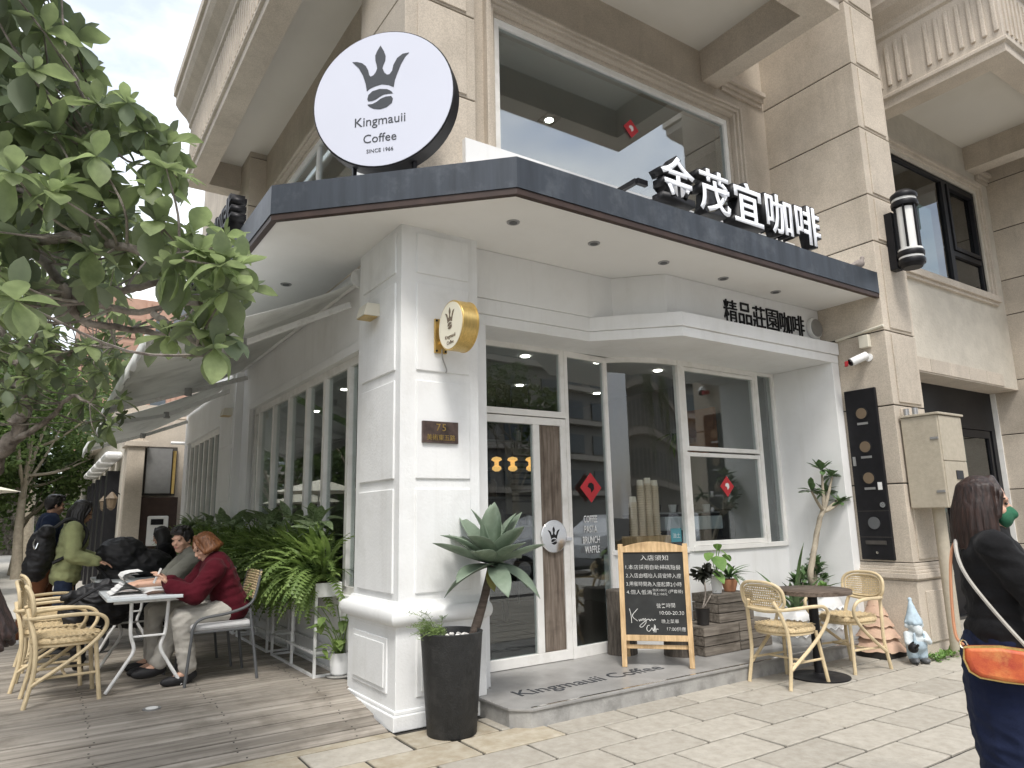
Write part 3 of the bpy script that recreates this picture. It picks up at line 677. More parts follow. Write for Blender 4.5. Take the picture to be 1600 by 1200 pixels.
# small vent hole scar and wall disc are separate things below
# ---- door (thing of its own, it swings)
dr = thing('glass_door', 'white framed glass door with a weathered timber plank and round metal handle plate', 'door', (.92,.65,ZS))
dz0, dz1 = ZS+.004, 2.40
MB().box(.93,1.0,.62,.68,dz0,dz1).box(2.03,2.10,.62,.68,dz0,dz1).box(1.70,1.775,.622,.678,dz0+.09,dz1-.07).box(1.0,2.03,.62,.68,dz1-.07,dz1).box(1.0,2.03,.62,.68,dz0,dz0+.09).build('door_frame', MT['frame'], dr, bevel=.004)
MB().box(1.0,1.70,.645,.653,dz0+.09,dz1-.07).build('pane', MT['glass'], dr)
MB().box(1.777,2.028,.632,.668,dz0+.092,dz1-.072).build('timber_plank', MT['doorwood'], dr, bevel=.004)
hp = onY(866,838,.60)
hpo = MB().disc((hp.x,.612,hp.z),(0,1,0),.155,.03,32).build('handle_plate', MT['chrome'], dr, True, bevel=.008)
MB().beam((hp.x+.14,.605,hp.z-.03),(hp.x+.21,.605,hp.z-.03),.03,.03).build('latch', MT['chrome'], hpo)
# ---- fixed glazing
def wframe(name, rects, mat=MT['frame']):
    m = MB()
    for r in rects: m.box(*r)
    return m.build(name, mat, sf, bevel=.003)
tw = wframe('transom_window', [(.93,.975,.62,.68,2.46,3.11),(2.05,2.10,.62,.68,2.46,3.11),(.975,2.05,.62,.68,3.06,3.11),(.93,2.10,.615,.685,2.41,2.47)])
MB().box(.975,2.05,.645,.653,2.47,3.06).build('pane', MT['glass'], tw)
q0, q1 = Vector((2.125,.65,0)), Vector((2.70,.70,0)); dd = (q1-q0).normalized()
m = MB().beam(q0+Vector((0,0,ZS)),q0+Vector((0,0,3.11)),.045,.06,(0,1,0)).beam(q1+Vector((-.0,0,ZS)),q1+Vector((0,0,3.11)),.05,.06,(0,1,0))
m.beam(q0+dd*.022+Vector((0,0,3.08)),q1-dd*.025+Vector((0,0,3.08)),.055,.06).beam(q0+dd*.022+Vector((0,0,ZS+.05)),q1-dd*.025+Vector((0,0,ZS+.05)),.055,.10)
sw = m.build('sidelight', MT['frame'], sf, bevel=.003)
MB().beam(q0+dd*.02+Vector((0,0,1.615)),q1-dd*.02+Vector((0,0,1.615)),.008,2.88).build('pane', MT['glass'], sw)
# curved glass
def crail(z0, z1, e): return MB().prism([(p.x,p.y-e) for p in cg]+[(p.x,p.y+e) for p in reversed(cg)], z0, z1)
cw = crail(3.055,3.11,.03).build('curved_window', MT['frame'], sf)
crail(1.05,1.10,.035).build('bottom_rail', MT['frame'], cw)
m = MB(); n = len(cg); v = [(p.x,p.y,1.10) for p in cg]+[(p.x,p.y,3.055) for p in cg]
m.add(v, [(i,i+1,n+i+1,n+i) for i in range(n-1)]); g_ = m.build('curved_pane', MT['glass'], cw, True)
# right window: upper sash, lower sash, fixed strip
xs = (3.52,4.83,5.18)
rw = wframe('right_window', [(3.49,3.56,.37,.45,1.06,3.11),(4.80,4.86,.37,.45,1.06,3.11),(5.13,5.18,.37,.45,1.06,3.11),(3.56,4.80,.37,.45,3.05,3.11),(4.86,5.13,.37,.45,3.07,3.11),(3.56,5.13,.36,.46,1.06,1.11)])
for z0, z1 in ((2.12,3.05),(1.11,2.105)):
    s_ = MB().box(3.562,3.60,.375,.435,z0,z1).box(4.765,4.798,.375,.435,z0,z1).box(3.60,4.765,.375,.435,z1-.045,z1-.003).box(3.60,4.765,.375,.435,z0+.003,z0+.05).build('sash', MT['frame'], rw, bevel=.003)
    MB().box(3.60,4.765,.40,.408,z0+.05,z1-.045).build('pane', MT['glass'], rw)
MB().box(4.86,5.13,.40,.408,1.11,3.07).build('pane', MT['glass'], rw)
# ---- left facade: wall, windows, pilasters
LX = .12
YL = [onX(px,740,.15).y for px in (400,422,446,474,502,540)]
m = MB().box(LX,.45,.90,5.55,2.98,ZT).box(LX,.45,.90,1.0,.1,2.98).box(LX,.45,5.05,5.55,.1,2.98).box(LX,.45,1.0,5.05,.1,.80)
m.build('side_wall', MT['whites'], sf)
MB().box(.09,.14,.95,5.1,2.97,3.06).box(.09,.14,5.02,5.10,.75,2.97).build('window_architrave', MT['whites'], sf, bevel=.004)
m = MB().box(.17,.23,1.0,5.05,2.90,2.98).box(.17,.23,1.0,5.05,.80,.87).box(.17,.23,1.0,1.05,.87,2.90).box(.17,.23,5.0,5.05,.87,2.90)
sw = m.build('side_window', MT['frame'], sf, bevel=.003)
for y in YL: MB().box(.155,.235,y-.035,y+.035,.87,2.90).build('mullion', MT['frame'], sw, bevel=.003)
yy = [1.05]+sorted(YL)+[5.0]
for a, b in zip(yy[:-1], yy[1:]): MB().box(.195,.203,a+.03,b-.03,.87,2.90).build('pane', MT['glassL'], sw)
pil = MB().box(.02,.45,5.55,6.55,.1,ZT).build('side_pilaster', MT['whites'], sf)
for a, b in ((.2,1.0),(1.05,1.7),(1.76,2.5),(2.56,3.3)): MB().box(.008,.021,5.65,6.45,a,b).build('panel', MT['whites'], pil, bevel=.005)
MB().box(LX,.45,6.55,10.3,2.98,ZT).box(LX,.45,9.9,10.3,.1,2.98).box(LX,.45,6.55,9.9,.1,.8).build('side_wall', MT['whites'], sf)
MB().box(.09,.14,6.55,10.0,2.97,3.06).build('window_architrave', MT['whites'], sf)
sw2 = MB().box(.17,.23,6.55,9.9,2.90,2.98).build('side_window', MT['frame'], sf)
MB().box(.17,.23,6.55,9.9,.80,.87).build('bottom_rail', MT['frame'], sw2)
for i in range(8): MB().box(.155,.235,6.65+i*.45,6.72+i*.45,.87,2.90).build('mullion', MT['frame'], sw2)
MB().box(.195,.203,6.6,9.88,.87,2.90).build('pane', MT['glassL'], sw2)
# ---- interior
MB().box(.45,5.31,.9,10.2,.05,.125).box(.95,5.18,.70,.9,.05,.124).build('interior_floor', MT['intfloor'], sf)
MB().box(.45,5.31,.69,10.2,3.25,3.3).build('interior_ceiling', MT['intceil'], sf)
MB().box(.45,5.31,10.2,10.3,.1,3.3).build('back_wall', MT['interior'], sf)
MB().box(5.25,5.31,.57,10.2,.1,3.25).build('interior_side_wall', MT['interior'], sf)
for i, (x, y) in enumerate([(1.35,1.5),(2.25,1.5),(3.2,1.35),(4.2,1.35),(1.6,3.0),(3.2,3.0),(4.6,3.0),(1.2,4.4),(2.8,4.6),(1.5,6.5),(3.0,6.5)]):
    MB().disc((x,y,3.244),(0,0,1),.05,.012,16).build('ceiling_spot', MT['lamp'], sf)

# ================================================================== CANOPY
cn = thing('entrance_canopy', 'white soffit canopy with blue grey steel fascia wrapping the building corner', 'canopy', (0,-.3,3.74))
OC = [(5.318,-.968),(.476,-.968),(-.905,.41),(-.95,5.5)]
inn = [(.10,5.5),(.10,.10),(.35,.30),(5.318,.30)]
def offs(d): return [(5.318,-.968+d),(.476+d*.41,-.968+d),(-.905+d,.41+d*.41),(-.95+d,5.5)]
MB().prism(offs(.05)+inn, ZT, ZT+.03).build('soffit', MT['soffit'], cn)
MB().prism(offs(.02)+inn, ZT+.14, ZT+.20).build('roof_sheet', MT['whites'], cn)
def strip(p, q, z0, z1, name, mat):
    m = MB(); m.add([(p[0][0],p[0][1],z0),(p[1][0],p[1][1],z0),(q[1][0],q[1][1],z0),(q[0][0],q[0][1],z0),(p[0][0],p[0][1],z1),(p[1][0],p[1][1],z1),(q[1][0],q[1][1],z1),(q[0][0],q[0][1],z1)], [(0,3,2,1),(4,5,6,7),(0,1,5,4),(1,2,6,5),(2,3,7,6),(3,0,4,7)])
    o = m.build(name, mat, cn); return o
A, B, D_ = offs(0), offs(.018), offs(.055)
for i in range(3):
    strip((A[i],A[i+1]),(B[i],B[i+1]),3.80,4.04,'fascia', MT['fascia'])
    strip((offs(.008)[i],offs(.008)[i+1]),(D_[i],D_[i+1]),3.752,3.798,'brown_trim', MT['brown'])
for px, py in ((802,347),(928,380),(1037,410),(1130,435),(1212,456),(447,444)):
    p = onZ(px,py,ZT)
    d_ = MB().lathe([(.052,-.008),(.055,0.0)],20,(p.x,p.y,ZT)).build('downlight', MT['steel'], cn, True)
    MB().disc((p.x,p.y,ZT-.009),(0,0,1),.034,.004,16).build('lens', MT['greymetal'], d_)
# white upstand behind the signs
MB().box(.60,5.3,-.02,.24,3.995,4.70).box(-.02,.045,.62,5.4,3.995,4.62).build('upstand', MT['whites'], cn)
# ================================================================== SIGNS AND WALL FITTINGS
S2 = math.sqrt(.5)
SN = Vector((-S2,-S2,0)); SR = Vector((S2,-S2,0)); UP = Vector((0,0,1))
SC = Vector((-.222,-.128,4.735)); SRAD = .592
t = thing('round_sign', 'big round white lightbox with dark crown logo standing on the canopy corner', 'sign', (SC.x,SC.y,4.0))
prof = MB(); c = SC-SN*.075
prof.tube([c-SN*.075, c+SN*.07], SRAD, 64); prof.build('rim_case', MT['black'], t, True, bevel=.006)
MB().tube([SC-SN*.006, SC+SN*.0], SRAD-.012, 64).build('face', MT['signface'], t, True)
for s in (-.26,.24):
    b = SC+SR*s; MB().beam((b.x+.06,b.y+.06,3.99),(b.x+.06,b.y+.06,4.24),.03,.03).beam((b.x+.07,b.y+.07,4.0),(b.x+.22,b.y+.22,4.0),.03,.02).build('bracket', MT['black'], t)
def sgn(x, y): return onP(300+x/3, y/3, SC+SN*.001, SN)
CROWN = [(752,292),(775,291),(798,297),(815,310),(826,330),(831,352),(838,360),(851,353),(862,338),(868,322),(866,305),(860,285),(859,262),(868,240),(884,214),(899,238),(908,262),(906,285),(897,305),(893,320),(902,340),(914,350),(926,348),(938,332),(944,305),(962,272),(988,252),(1018,246),(1000,265),(980,300),(964,340),(951,375),(946,408),(922,398),(890,395),(858,404),(834,416),(820,428),(814,392),(802,355),(782,320)]
BEAN1 = [(822,466),(827,446),(846,428),(880,417),(915,418),(934,427),(942,437),(920,439),(898,443),(880,453),(862,466),(845,473),(826,475)]
BEAN2 = [(823,491),(845,488),(865,478),(884,463),(908,453),(934,450),(942,462),(937,482),(912,502),(882,512),(852,510),(832,501)]
flat_polys([[sgn(*p) for p in CROWN]], MT['print'], 'crown_logo', t, SN)
for b in (BEAN1,BEAN2): flat_polys([[sgn(*p) for p in b]], MT['print'], 'bean_logo', t, SN)
for txt, p, q, h in (('Kingmauii',(763,612),(1000,580),.105),('Coffee',(803,672),(958,656),.098),('SINCE 1966',(818,718),(943,705),.042)):
    a, b = sgn(*p), sgn(*q); w_ = (b-a).dot(SR)
    o = place_text(txt, MT['print'], Vector((a.x,a.y,(a.z+b.z)/2)), SR, UP, .1, t, 'sign_lettering', extrude=.002, width=w_)
# the same crown and bean on the door's round handle plate
HC = Vector((hp.x,.5965,hp.z))
def hpp(x, y): p = sgn(x,y)-SC; return HC+Vector((p.dot(SR)*.30,0,(p.z-.16)*.30))
flat_polys([[hpp(*p) for p in CROWN]], MT['blackmatte'], 'crown_logo', hpo, (0,-1,0))
for b in (BEAN1,BEAN2): flat_polys([[hpp(*p) for p in b]], MT['blackmatte'], 'bean_logo', hpo, (0,-1,0))
# raised channel letters on the front fascia
def letters(chars, x0, pitch, y, z, h, right, nrm, label, depth, par_loc, outl=.022, z_off=None, cw=.42, face='letterface'):
    t = thing('letter_sign', label, 'sign', par_loc)
    for i, ch in enumerate(chars):
        o0 = Vector(x0)+Vector(right)*pitch*i
        me = text_mesh(ch, 1.0, 0, .012, 'LEFT'); xs = [v.co.x for v in me.vertices]; ys = [v.co.y for v in me.vertices]
        w0, h0 = max(xs)-min(xs), max(ys)-min(ys); bx, by = min(xs), min(ys); bpy.data.meshes.remove(me)
        for nm, off, dz, ext, mt in (('letter_case', .012+outl*1.2, 0, depth, MT['black']), ('letter_face', .012, depth, .006, MT[face])):
            me = text_mesh(ch, 1.0, 0, off, 'LEFT')
            for v in me.vertices:
                v.co = o0+Vector(right)*(v.co.x-bx)/w0*cw+UP*(v.co.y-by)/h0*h+Vector(nrm)*dz-woff(t)
            bm = bmesh.new(); bm.from_mesh(me); bmesh.ops.remove_doubles(bm, verts=bm.verts, dist=1e-5)
            r = bmesh.ops.extrude_face_region(bm, geom=bm.faces[:])
            bmesh.ops.translate(bm, verts=[g for g in r['geom'] if isinstance(g, bmesh.types.BMVert)], vec=Vector(nrm)*ext)
            bmesh.ops.recalc_face_normals(bm, faces=bm.faces); bm.to_mesh(me); bm.free(); me.materials.append(mt)
            if nm == 'letter_case': case = link(me, 'letter', t)
            else: link(me, nm, case)
    return t
ls = letters('金茂宜咖啡', (2.02,-.80,4.135), .478, 0, 0, .42, (1,0,0), (0,-1,0), 'row of large white-faced black channel characters on the front canopy edge', .13, (3.2,-.8,4.04))
MB().beam((1.93,-.72,4.34),(2.05,-.72,4.34),.04,.05).beam((2.1,-.70,4.2),(4.3,-.70,4.2),.03,.03).build('mounting_rail', MT['black'], ls)
MB().beam((1.93,-.72,4.34),(1.93,.0,4.34),.04,.045).build('stay_arm', MT['black'], ls)
for x in (2.4,3.2,4.0): MB().beam((x,-.71,4.0),(x,-.71,4.2),.025,.025).build('mounting_post', MT['black'], ls)
l2 = letters('金茂宜咖啡', (-.86,3.75,4.07), .47, 0, 0, .34, (0,-1,0), (-1,0,0), 'black channel characters seen end-on along the side canopy edge behind the leaves', .13, (-.86,2.6,4.04), face='black')
MB().beam((-.78,1.4,4.14),(-.78,3.7,4.14),.03,.03).build('mounting_rail', MT['black'], l2)
for y in (1.7,2.7,3.6): MB().beam((-.78,y,4.0),(-.78,y,4.14),.025,.025).build('mounting_post', MT['black'], l2)
# flat black characters on the upper band
t = thing('wall_lettering', 'black cut-out Chinese characters on the white band beside the round vent', 'sign', (4.2,-.23,3.4))
x0, x1 = onY(1131,480,-.225).x, onY(1258,505,-.225).x; pit = (x1-x0)/6
for i, ch in enumerate('精品莊園咖啡'):
    place_text(ch, MT['blackmatte'], (x0+pit*i,-.2172,3.425), (1,0,0), UP, .2, t, 'character', extrude=.012, width=pit*.90, height=.245)
d = onY(1277,512,-.24)
t = thing('round_vent', 'round grey white vent disc on the white band next to the stone pillar', 'vent', (d.x,-.23,d.z-.12))
MB().disc((5.17,-.245,d.z-.02),(0,1,0),.125,.05,32).build('rim', MT['lamppaper'], t, True, bevel=.012)
MB().disc((5.17,-.273,d.z-.02),(0,1,0),.105,.01,32).build('cover', MT['steel'], t, True)
# small gold blade sign
gc = Vector((.30,-.284,2.905))
t = thing('gold_blade_sign', 'small round gold drum sign with crown logo projecting from the white pillar', 'sign', (.36,.0,2.75))
MB().tube([gc, gc+Vector((.13,0,0))], .195, 48).build('drum', MT['goldmetal'], t, True, bevel=.004)
MB().tube([gc+Vector((-.004,0,0)), gc+Vector((.002,0,0))], .182, 48).build('face', MT['cream'], t, True)
MB().tube([gc+Vector((.125,0,0)), gc+Vector((.137,0,0))], .198, 48).build('rear_rim', MT['goldmetal'], t, True)
MB().box(.31,.42,-.006,.014,2.75,3.03).build('wall_plate', MT['goldmetal'], t, bevel=.003)
for z in (2.83,2.97): MB().box(.345,.385,-.10,-.005,z-.012,z+.012).build('arm', MT['goldmetal'], t)
for x in (.325,.405):
    for z in (2.765,3.015): MB().disc((x,-.009,z),(0,1,0),.009,.008,8).build('bolt', MT['black'], t)
MB().tube(spline([(.37,-.01,2.78),(.36,-.04,2.70),(.40,-.03,2.62),(.42,.012,2.6)],5), .006, 6).build('cable', MT['steel'], t, True)
def gs(x, y):   # printed logo reuses the crown outline in sign coordinates
    p = sgn(x, y)-SC; k = .182/SRAD
    return gc+Vector((-.0045, p.dot(SR)*-k, p.z*k+.0))
flat_polys([[gs(*p) for p in CROWN]], MT['bronze'], 'crown_logo', t, (-1,0,0))
for b in (BEAN1,BEAN2): flat_polys([[gs(*p) for p in b]], MT['bronze'], 'bean_logo', t, (-1,0,0))
for txt, z, w_ in (('Kingmauii',2.795,.16),('Coffee',2.757,.105)):
    place_text(txt, MT['bronze'], gc+Vector((-.0045,0,z-gc.z)), (0,-1,0), UP, .05, t, 'sign_lettering', extrude=.002, width=w_, align='CENTER')
# number plaque
t = thing('address_plaque', 'dark marble house number plaque with bronze digits on the white pillar', 'plaque', (.365,.01,2.03))
MB().box(.205,.52,-.005,.018,2.03,2.20).build('plate', MT['plaque'], t, bevel=.004)
place_text('75', MT['goldmetal'], (.365,-.0052,2.125), (1,0,0), UP, .06, t, 'number', extrude=.003, height=.055, align='CENTER', spacing=1.3)
place_text('美術東五路', MT['goldmetal'], (.365,-.0052,2.05), (1,0,0), UP, .05, t, 'street_name', extrude=.003, width=.25, align='CENTER')
# up-light boxes
def lightbox(c, label):
    t = thing('wall_light', label, 'light', (c[0],c[1],c[2]-.06))
    m = MB(); x, y, z = c
    m.extr([(x,y-.09,z-.05),(x,y-.09,z+.06),(x-.11,y-.09,z+.055),(x-.14,y-.09,z-.05)], (0,.18,0)); m.build('housing', MT['plastic'], t, bevel=.004)
    MB().box(x-.13,x-.015,y-.08,y+.08,z-.056,z-.0505).build('lens', MT['goldmetal'], t)
lightbox((.015,.50,3.16), 'small ivory wedge light on the side of the white corner pillar')
lightbox((.008,5.75,3.02), 'small ivory wedge light on the side pilaster below the awning')
# window graphics
t = thing('window_lettering', 'white stacked English words on the narrow glass beside the door', 'lettering', (2.4,.66,1.4))
for txt, p, q in (('COFFEE',(912,812),(933,811)),('PASTA',(913,828),(933,827)),('BRUNCH',(911,845),(937,843)),('WAFFLE',(914,860),(937,858))):
    nn = Vector((0,1,0)); a, b = onP(*p, q0-Vector((0,.008,0)), Vector((-dd.y,dd.x,0))), onP(*q, q0-Vector((0,.008,0)), Vector((-dd.y,dd.x,0)))
    place_text(txt, MT['whites'], a-Vector((0,0,.03)), dd, UP, .06, t, 'word', extrude=.002, width=(b-a).length, height=.07, offset=.01)
def diamond(c, r, u, nrm, label):
    o_ = MB(); c = Vector(c); u = Vector(u).normalized()
    o_.extr([c-u*r, c-UP*r, c+u*r, c+UP*r], Vector(nrm)*.003)
    base = c-UP*r
    t = thing('paper_diamond', label, 'decoration', base); o_.build('sheet', MT['red'], t)
    k = Vector(nrm)*.0032
    flat_polys([[c+u*a*r+UP*b*r+k for a, b in ((-.32,.05),(-.05,-.08),(.02,-.34),(.30,-.1),(.26,.22),(.05,.34),(-.2,.28))]], MT['blackmatte'] if 'rabbit' in label else MT['paper'], 'print', t, nrm, .001)
diamond(onY(921,762,.655)-Vector((0,.02,0)), .15, dd, (0,-1,0), 'red paper diamond with dark rabbit shape stuck beside the door'.replace('rabbit','rabbit'))
diamond(onY(1136,760,.39), .115, (1,0,0), (0,-1,0), 'red paper diamond with white print on the lower right sash')
diamond(onY(986,201,.32), .115, (1,0,0), (0,-1,0), 'red paper diamond with white print on the upper floor window')
# intercom panel
t = thing('intercom_panel', 'tall black intercom and letterbox panel on the granite pillar side', 'intercom', (5.30,-.62,.92))
MB().box(5.285,5.322,-.80,-.445,.925,2.77).build('panel', MT['black'], t, bevel=.006)
yc = -.625
for z in (2.50,2.13,1.79):
    MB().disc((5.284,yc,z),(1,0,0),.072,.012,24).build('speaker_ring', MT['blackmatte'], t, True)
    MB().disc((5.279,yc,z),(1,0,0),.06,.006,24).build('speaker_grille', MT['bronze'], t, True)
    MB().box(5.281,5.286,yc-.06,yc+.06,z-.125,z-.10).build('name_tag', MT['steel'], t)
for z0, z1 in ((1.435,1.44),(1.16,1.165)): MB().box(5.283,5.2855,-.80,-.445,z0,z1).build('seam', MT['intdark'], t)
MB().disc((5.282,yc,1.31),(1,0,0),.065,.008,24).build('sensor', MT['greymetal'], t, True)
MB().disc((5.28,-.745,1.50),(1,0,0),.03,.012,16).build('button', MT['chrome'], t, True)
MB().box(5.28,5.286,-.76,-.715,1.66,1.74).build('keypad', MT['paper'], t)
MB().box(5.278,5.286,-.735,-.51,1.085,1.125).build('letter_slot', MT['intdark'], t)
MB().disc((5.281,yc,1.0),(1,0,0),.014,.008,12).build('lock', MT['chrome'], t)
MB().box(5.277,5.286,-.50,-.47,1.93,2.03).build('latch', MT['steel'], t)
# conduit, junction box and bullet camera on the pillar
t = thing('security_camera', 'white bullet security camera below a junction box on the granite pillar', 'camera', (5.3,-.72,3.0))
MB().box(5.255,5.319,-.81,-.70,3.22,3.36).build('junction_box', MT['plastic'], t, bevel=.006)
MB().disc((5.312,-.765,3.11),(1,0,0),.045,.015,16).build('mount', MT['whites'], t, True)
MB().tube([(5.30,-.76,3.11),(5.24,-.74,3.10)], .016, 8).build('arm', MT['whites'], t, True)
MB().tube([(5.27,-.77,3.13),(5.13,-.66,3.055)], .045, 16).build('camera_body', MT['whites'], t, True, bevel=.005)
MB().tube([(5.132,-.661,3.057),(5.12,-.652,3.05)], .038, 16).build('lens', MT['black'], t, True)
MB().obox((5.14,-.60,3.05),(.03,.02,0),(0,.02,0),(0,0,.025)).build('warning_tag', MT['red'], t)
o = base_obj(MB().tube([(5.305,-.97,3.43),(5.305,-.41,3.375)], .016, 8), 'conduit_pipe', MT['plastic'], (5.305,-.7,3.4), True)
tag(o, 'thin ivory conduit running across the granite pillar above the camera', 'pipe')
# pillar lantern
t = thing('cylinder_lantern', 'black and white cylinder wall lantern on the granite pillar front', 'lamp', (5.64,-1.0,4.1))
lc = Vector((5.64,-1.20,0))
MB().lathe([(.10,4.28),(.10,4.78)],24,lc).build('diffuser', MT['lamppaper'], t, True)
for z in (4.12,4.21,4.80,4.89): MB().lathe([(.135,z),(.14,z+.02),(.14,z+.045),(.13,z+.06)],24,lc).build('ring', MT['black'], t, True)
for z in (4.165,4.255,4.85): MB().lathe([(.125,z),(.125,z+.04)],24,lc).build('pale_band', MT['lamppaper'], t, True)
MB().lathe([(.10,4.08),(.125,4.12)],24,lc).build('cap', MT['black'], t, True); MB().lathe([(.125,4.95),(.08,4.99)],24,lc).build('cap', MT['black'], t, True)
for k in range(6):
    a = k*math.pi/3+.3; p = lc+Vector((.112*math.cos(a),.112*math.sin(a),0))
    MB().beam(p+UP*4.26,p+UP*4.80,.02,.02).build('bar', MT['black'], t)
MB().box(5.58,5.70,-1.07,-.984,4.10,4.78).build('back_plate', MT['black'], t, bevel=.005)
# electric cabinet on a pole
t = thing('meter_cabinet', 'speckled beige metal cabinet on a pole in front of the granite pillar', 'cabinet', (5.5,-1.17,0))
MB().box(5.37,5.88,-1.36,-.99,1.455,2.40).build('body', MT['cabinet'], t, bevel=.01)
MB().box(5.355,5.895,-1.385,-.985,2.402,2.425).build('lid', MT['cabinet'], t, bevel=.004)
MB().box(5.385,5.865,-1.37,-1.359,1.93,2.39).build('door', MT['cabinet'], t, bevel=.004)
MB().box(5.385,5.865,-1.37,-1.359,1.465,1.92).build('door', MT['cabinet'], t, bevel=.004)
MB().box(5.60,5.74,-1.378,-1.369,1.74,1.83).build('display', MT['black'], t)
for z in (2.16,1.62): MB().box(5.362,5.372,-1.35,-1.27,z-.012,z+.012).build('clasp', MT['steel'], t)
MB().tube([(5.56,-1.17,0),(5.56,-1.17,1.455)], .06, 14).build('pole', MT['cabinet'], t, True)
for y in (-1.04,-1.13): MB().lathe([(.028,2.425),(.028,2.50)],12,(5.42,y,0)).build('cable_gland', MT['steel'], t, True)
# dove resting on the fascia
t = thing('dove', 'grey brown dove resting at the right end of the canopy edge', 'bird', (5.08,-.9,4.04))
# ================================================================== FURNITURE
def rattan_chair(label, group):
    t = thing('rattan_armchair', label, 'chair', (0,0,0), 0, group, world=False)
    for s in (-1,1):
        MB().tube(spline([(-.25,s*.215,0),(-.205,s*.205,.25),(-.215,s*.20,.46),(-.255,s*.17,.62),(-.275,s*.13,.70)],5), .016, 8).build('leg', MT['rattan'], t, True)
        MB().tube(spline([(.235,s*.215,0),(.205,s*.19,.25),(.185,s*.17,.43)],4), .016, 8).build('leg', MT['rattan'], t, True)
        MB().tube([(-.212,s*.206,.20),(.212,s*.196,.20)], .010, 6).build('stretcher', MT['rattan'], t, True)
    MB().tube([(-.0,-.2,.2),(0,.2,.2)], .010, 6).build('stretcher', MT['rattan'], t, True)
    half = [(-.285,0,.625),(-.275,.10,.628),(-.24,.20,.635),(-.12,.262,.645),(.06,.285,.65),(.18,.283,.635),(.235,.275,.585),(.225,.262,.51),(.14,.25,.41),(.0,.235,.30),(-.215,.212,.155)]
    pth = [Vector((p[0],-p[1],p[2])) for p in reversed(half[1:])]+[Vector(p) for p in half]
    MB().tube(spline(pth,5), .015, 8).build('arm', MT['rattan'], t, True)
    # oval back: two rings and a cane lattice
    bc = Vector((-.275,0,.735)); bu = Vector((0,1,0)); bv = Vector((-.16,0,.987)).normalized(); bn = bu.cross(bv)
    def oval(w_, h_, n=36):
        o = []
        for k in range(n):
            a = 2*math.pi*k/n; ca, sa = math.cos(a), math.sin(a)
            o.append(bc+bu*w_*math.copysign(abs(ca)**.72,ca)+bv*h_*math.copysign(abs(sa)**.72,sa)-bn*(.05*(abs(ca)**2)*-1 if 0 else 0))
        return o
    bend = lambda p: p+Vector((.55*(p.y**2),0,0))
    MB().tube([bend(p) for p in oval(.225,.125)], .014, 8, closed=True).build('back_frame', MT['rattan'], t, True)
    MB().tube([bend(p) for p in oval(.197,.098)], .009, 6, closed=True).build('back_inner_ring', MT['rattan'], t, True)
    m = MB()
    def inside(a, b): return (abs(a)/.197)**2.78+(abs(b)/.098)**2.78 < 1
    def strip(a0, b0, a1, b1, w_=.0034):
        n = 40; cur = []
        segs = []
        for k in range(n+1):
            a = a0+(a1-a0)*k/n; b = b0+(b1-b0)*k/n
            if inside(a,b): cur.append((a,b))
            elif cur: segs.append(cur); cur = []
        if cur: segs.append(cur)
        for sg in segs:
            if len(sg) < 2: continue
            (a,b),(c,d) = sg[0], sg[-1]
            ln = math.hypot(c-a,d-b); nx, ny = -(d-b)/ln*w_, (c-a)/ln*w_
            K = 5; v = []
            for j in range(K+1):
                aa, bb = a+(c-a)*j/K, b+(d-b)*j/K
                v += [bend(bc+bu*(aa+nx)+bv*(bb+ny)), bend(bc+bu*(aa-nx)+bv*(bb-ny))]
            m.add(v, [(2*j,2*j+1,2*j+3,2*j+2) for j in range(K)])
    st_ = .021
    for k in range(-11,12): strip(k*st_,-.11,k*st_,.11)
    for k in range(-5,6): strip(-.21,k*st_,.21,k*st_)
    for k in range(-16,17): strip(k*st_+.01-.12,-.12,k*st_+.01+.12,.12,.0026); strip(k*st_+.01+.12,-.12,k*st_+.01-.12,.12,.0026)
    stuff(m.build('cane_panel', MT['weave'], t))
    # seat: woven pad in a ring, with raised weave strands
    m = MB(); n = 40
    def seat(r, z):
        return [(r*.235*math.copysign(abs(math.cos(a))**.8,math.cos(a)), r*(.225)*math.copysign(abs(math.sin(a))**.8,math.sin(a)), z) for a in [2*math.pi*k/n for k in range(n)]]
    rings = [seat(.96,.43),seat(1.02,.445),seat(1.02,.462),seat(.97,.478),seat(.85,.486),seat(.5,.488),seat(.1,.486)]
    v = [p for r in rings for p in r]; f = [(i*n+k,i*n+(k+1)%n,(i+1)*n+(k+1)%n,(i+1)*n+k) for i in range(len(rings)-1) for k in range(n)]
    f += [tuple(range(n-1,-1,-1)), tuple(range((len(rings)-1)*n, len(rings)*n))]
    m.add(v,f); so_ = m.build('seat', MT['weave'], t, True)
    m = MB()
    for i in range(15):
        y = -.21+i*.03; lim = .235*(1-abs(y/.229)**2.5)**.4
        K = 12
        for j in range(K):
            x0 = -lim+2*lim*j/K; x1 = x0+2*lim/K; up_ = (i+j) % 2 == 0
            if up_: m.add([(x0,y-.013,.4875),(x1,y-.013,.4875),(x1,y+.013,.4875),(x0,y+.013,.4875),((x0+x1)/2,y-.012,.4915),((x0+x1)/2,y+.012,.4915)], [(0,4,5,3),(4,1,2,5),(0,1,4),(3,5,2)])
    stuff(m.build('seat_weave', MT['weave'], so_))
    MB().tube([(.93*p[0],.93*p[1],.425) for p in seat(1,.425)], .012, 6, closed=True).build('seat_frame', MT['rattan'], t, True)
    return t
rc = rattan_chair('rattan armchair with oval cane back, left of the small round pavement table', 'rattan armchairs of the cafe')
rc.location = (3.33,-.81,0); rc.rotation_euler = (0,0,R_(-4))
dup(rc, (4.27,-.83,0), R_(172), 'rattan armchair with oval cane back, between the round table and the tree ornament')
dup(rc, (-1.93,1.93,.142), R_(3), 'empty rattan armchair on the deck facing the white table front end')
dup(rc, (-2.0,2.6,.142), R_(-4), 'rattan armchair on the deck with a black bag leaning over it')
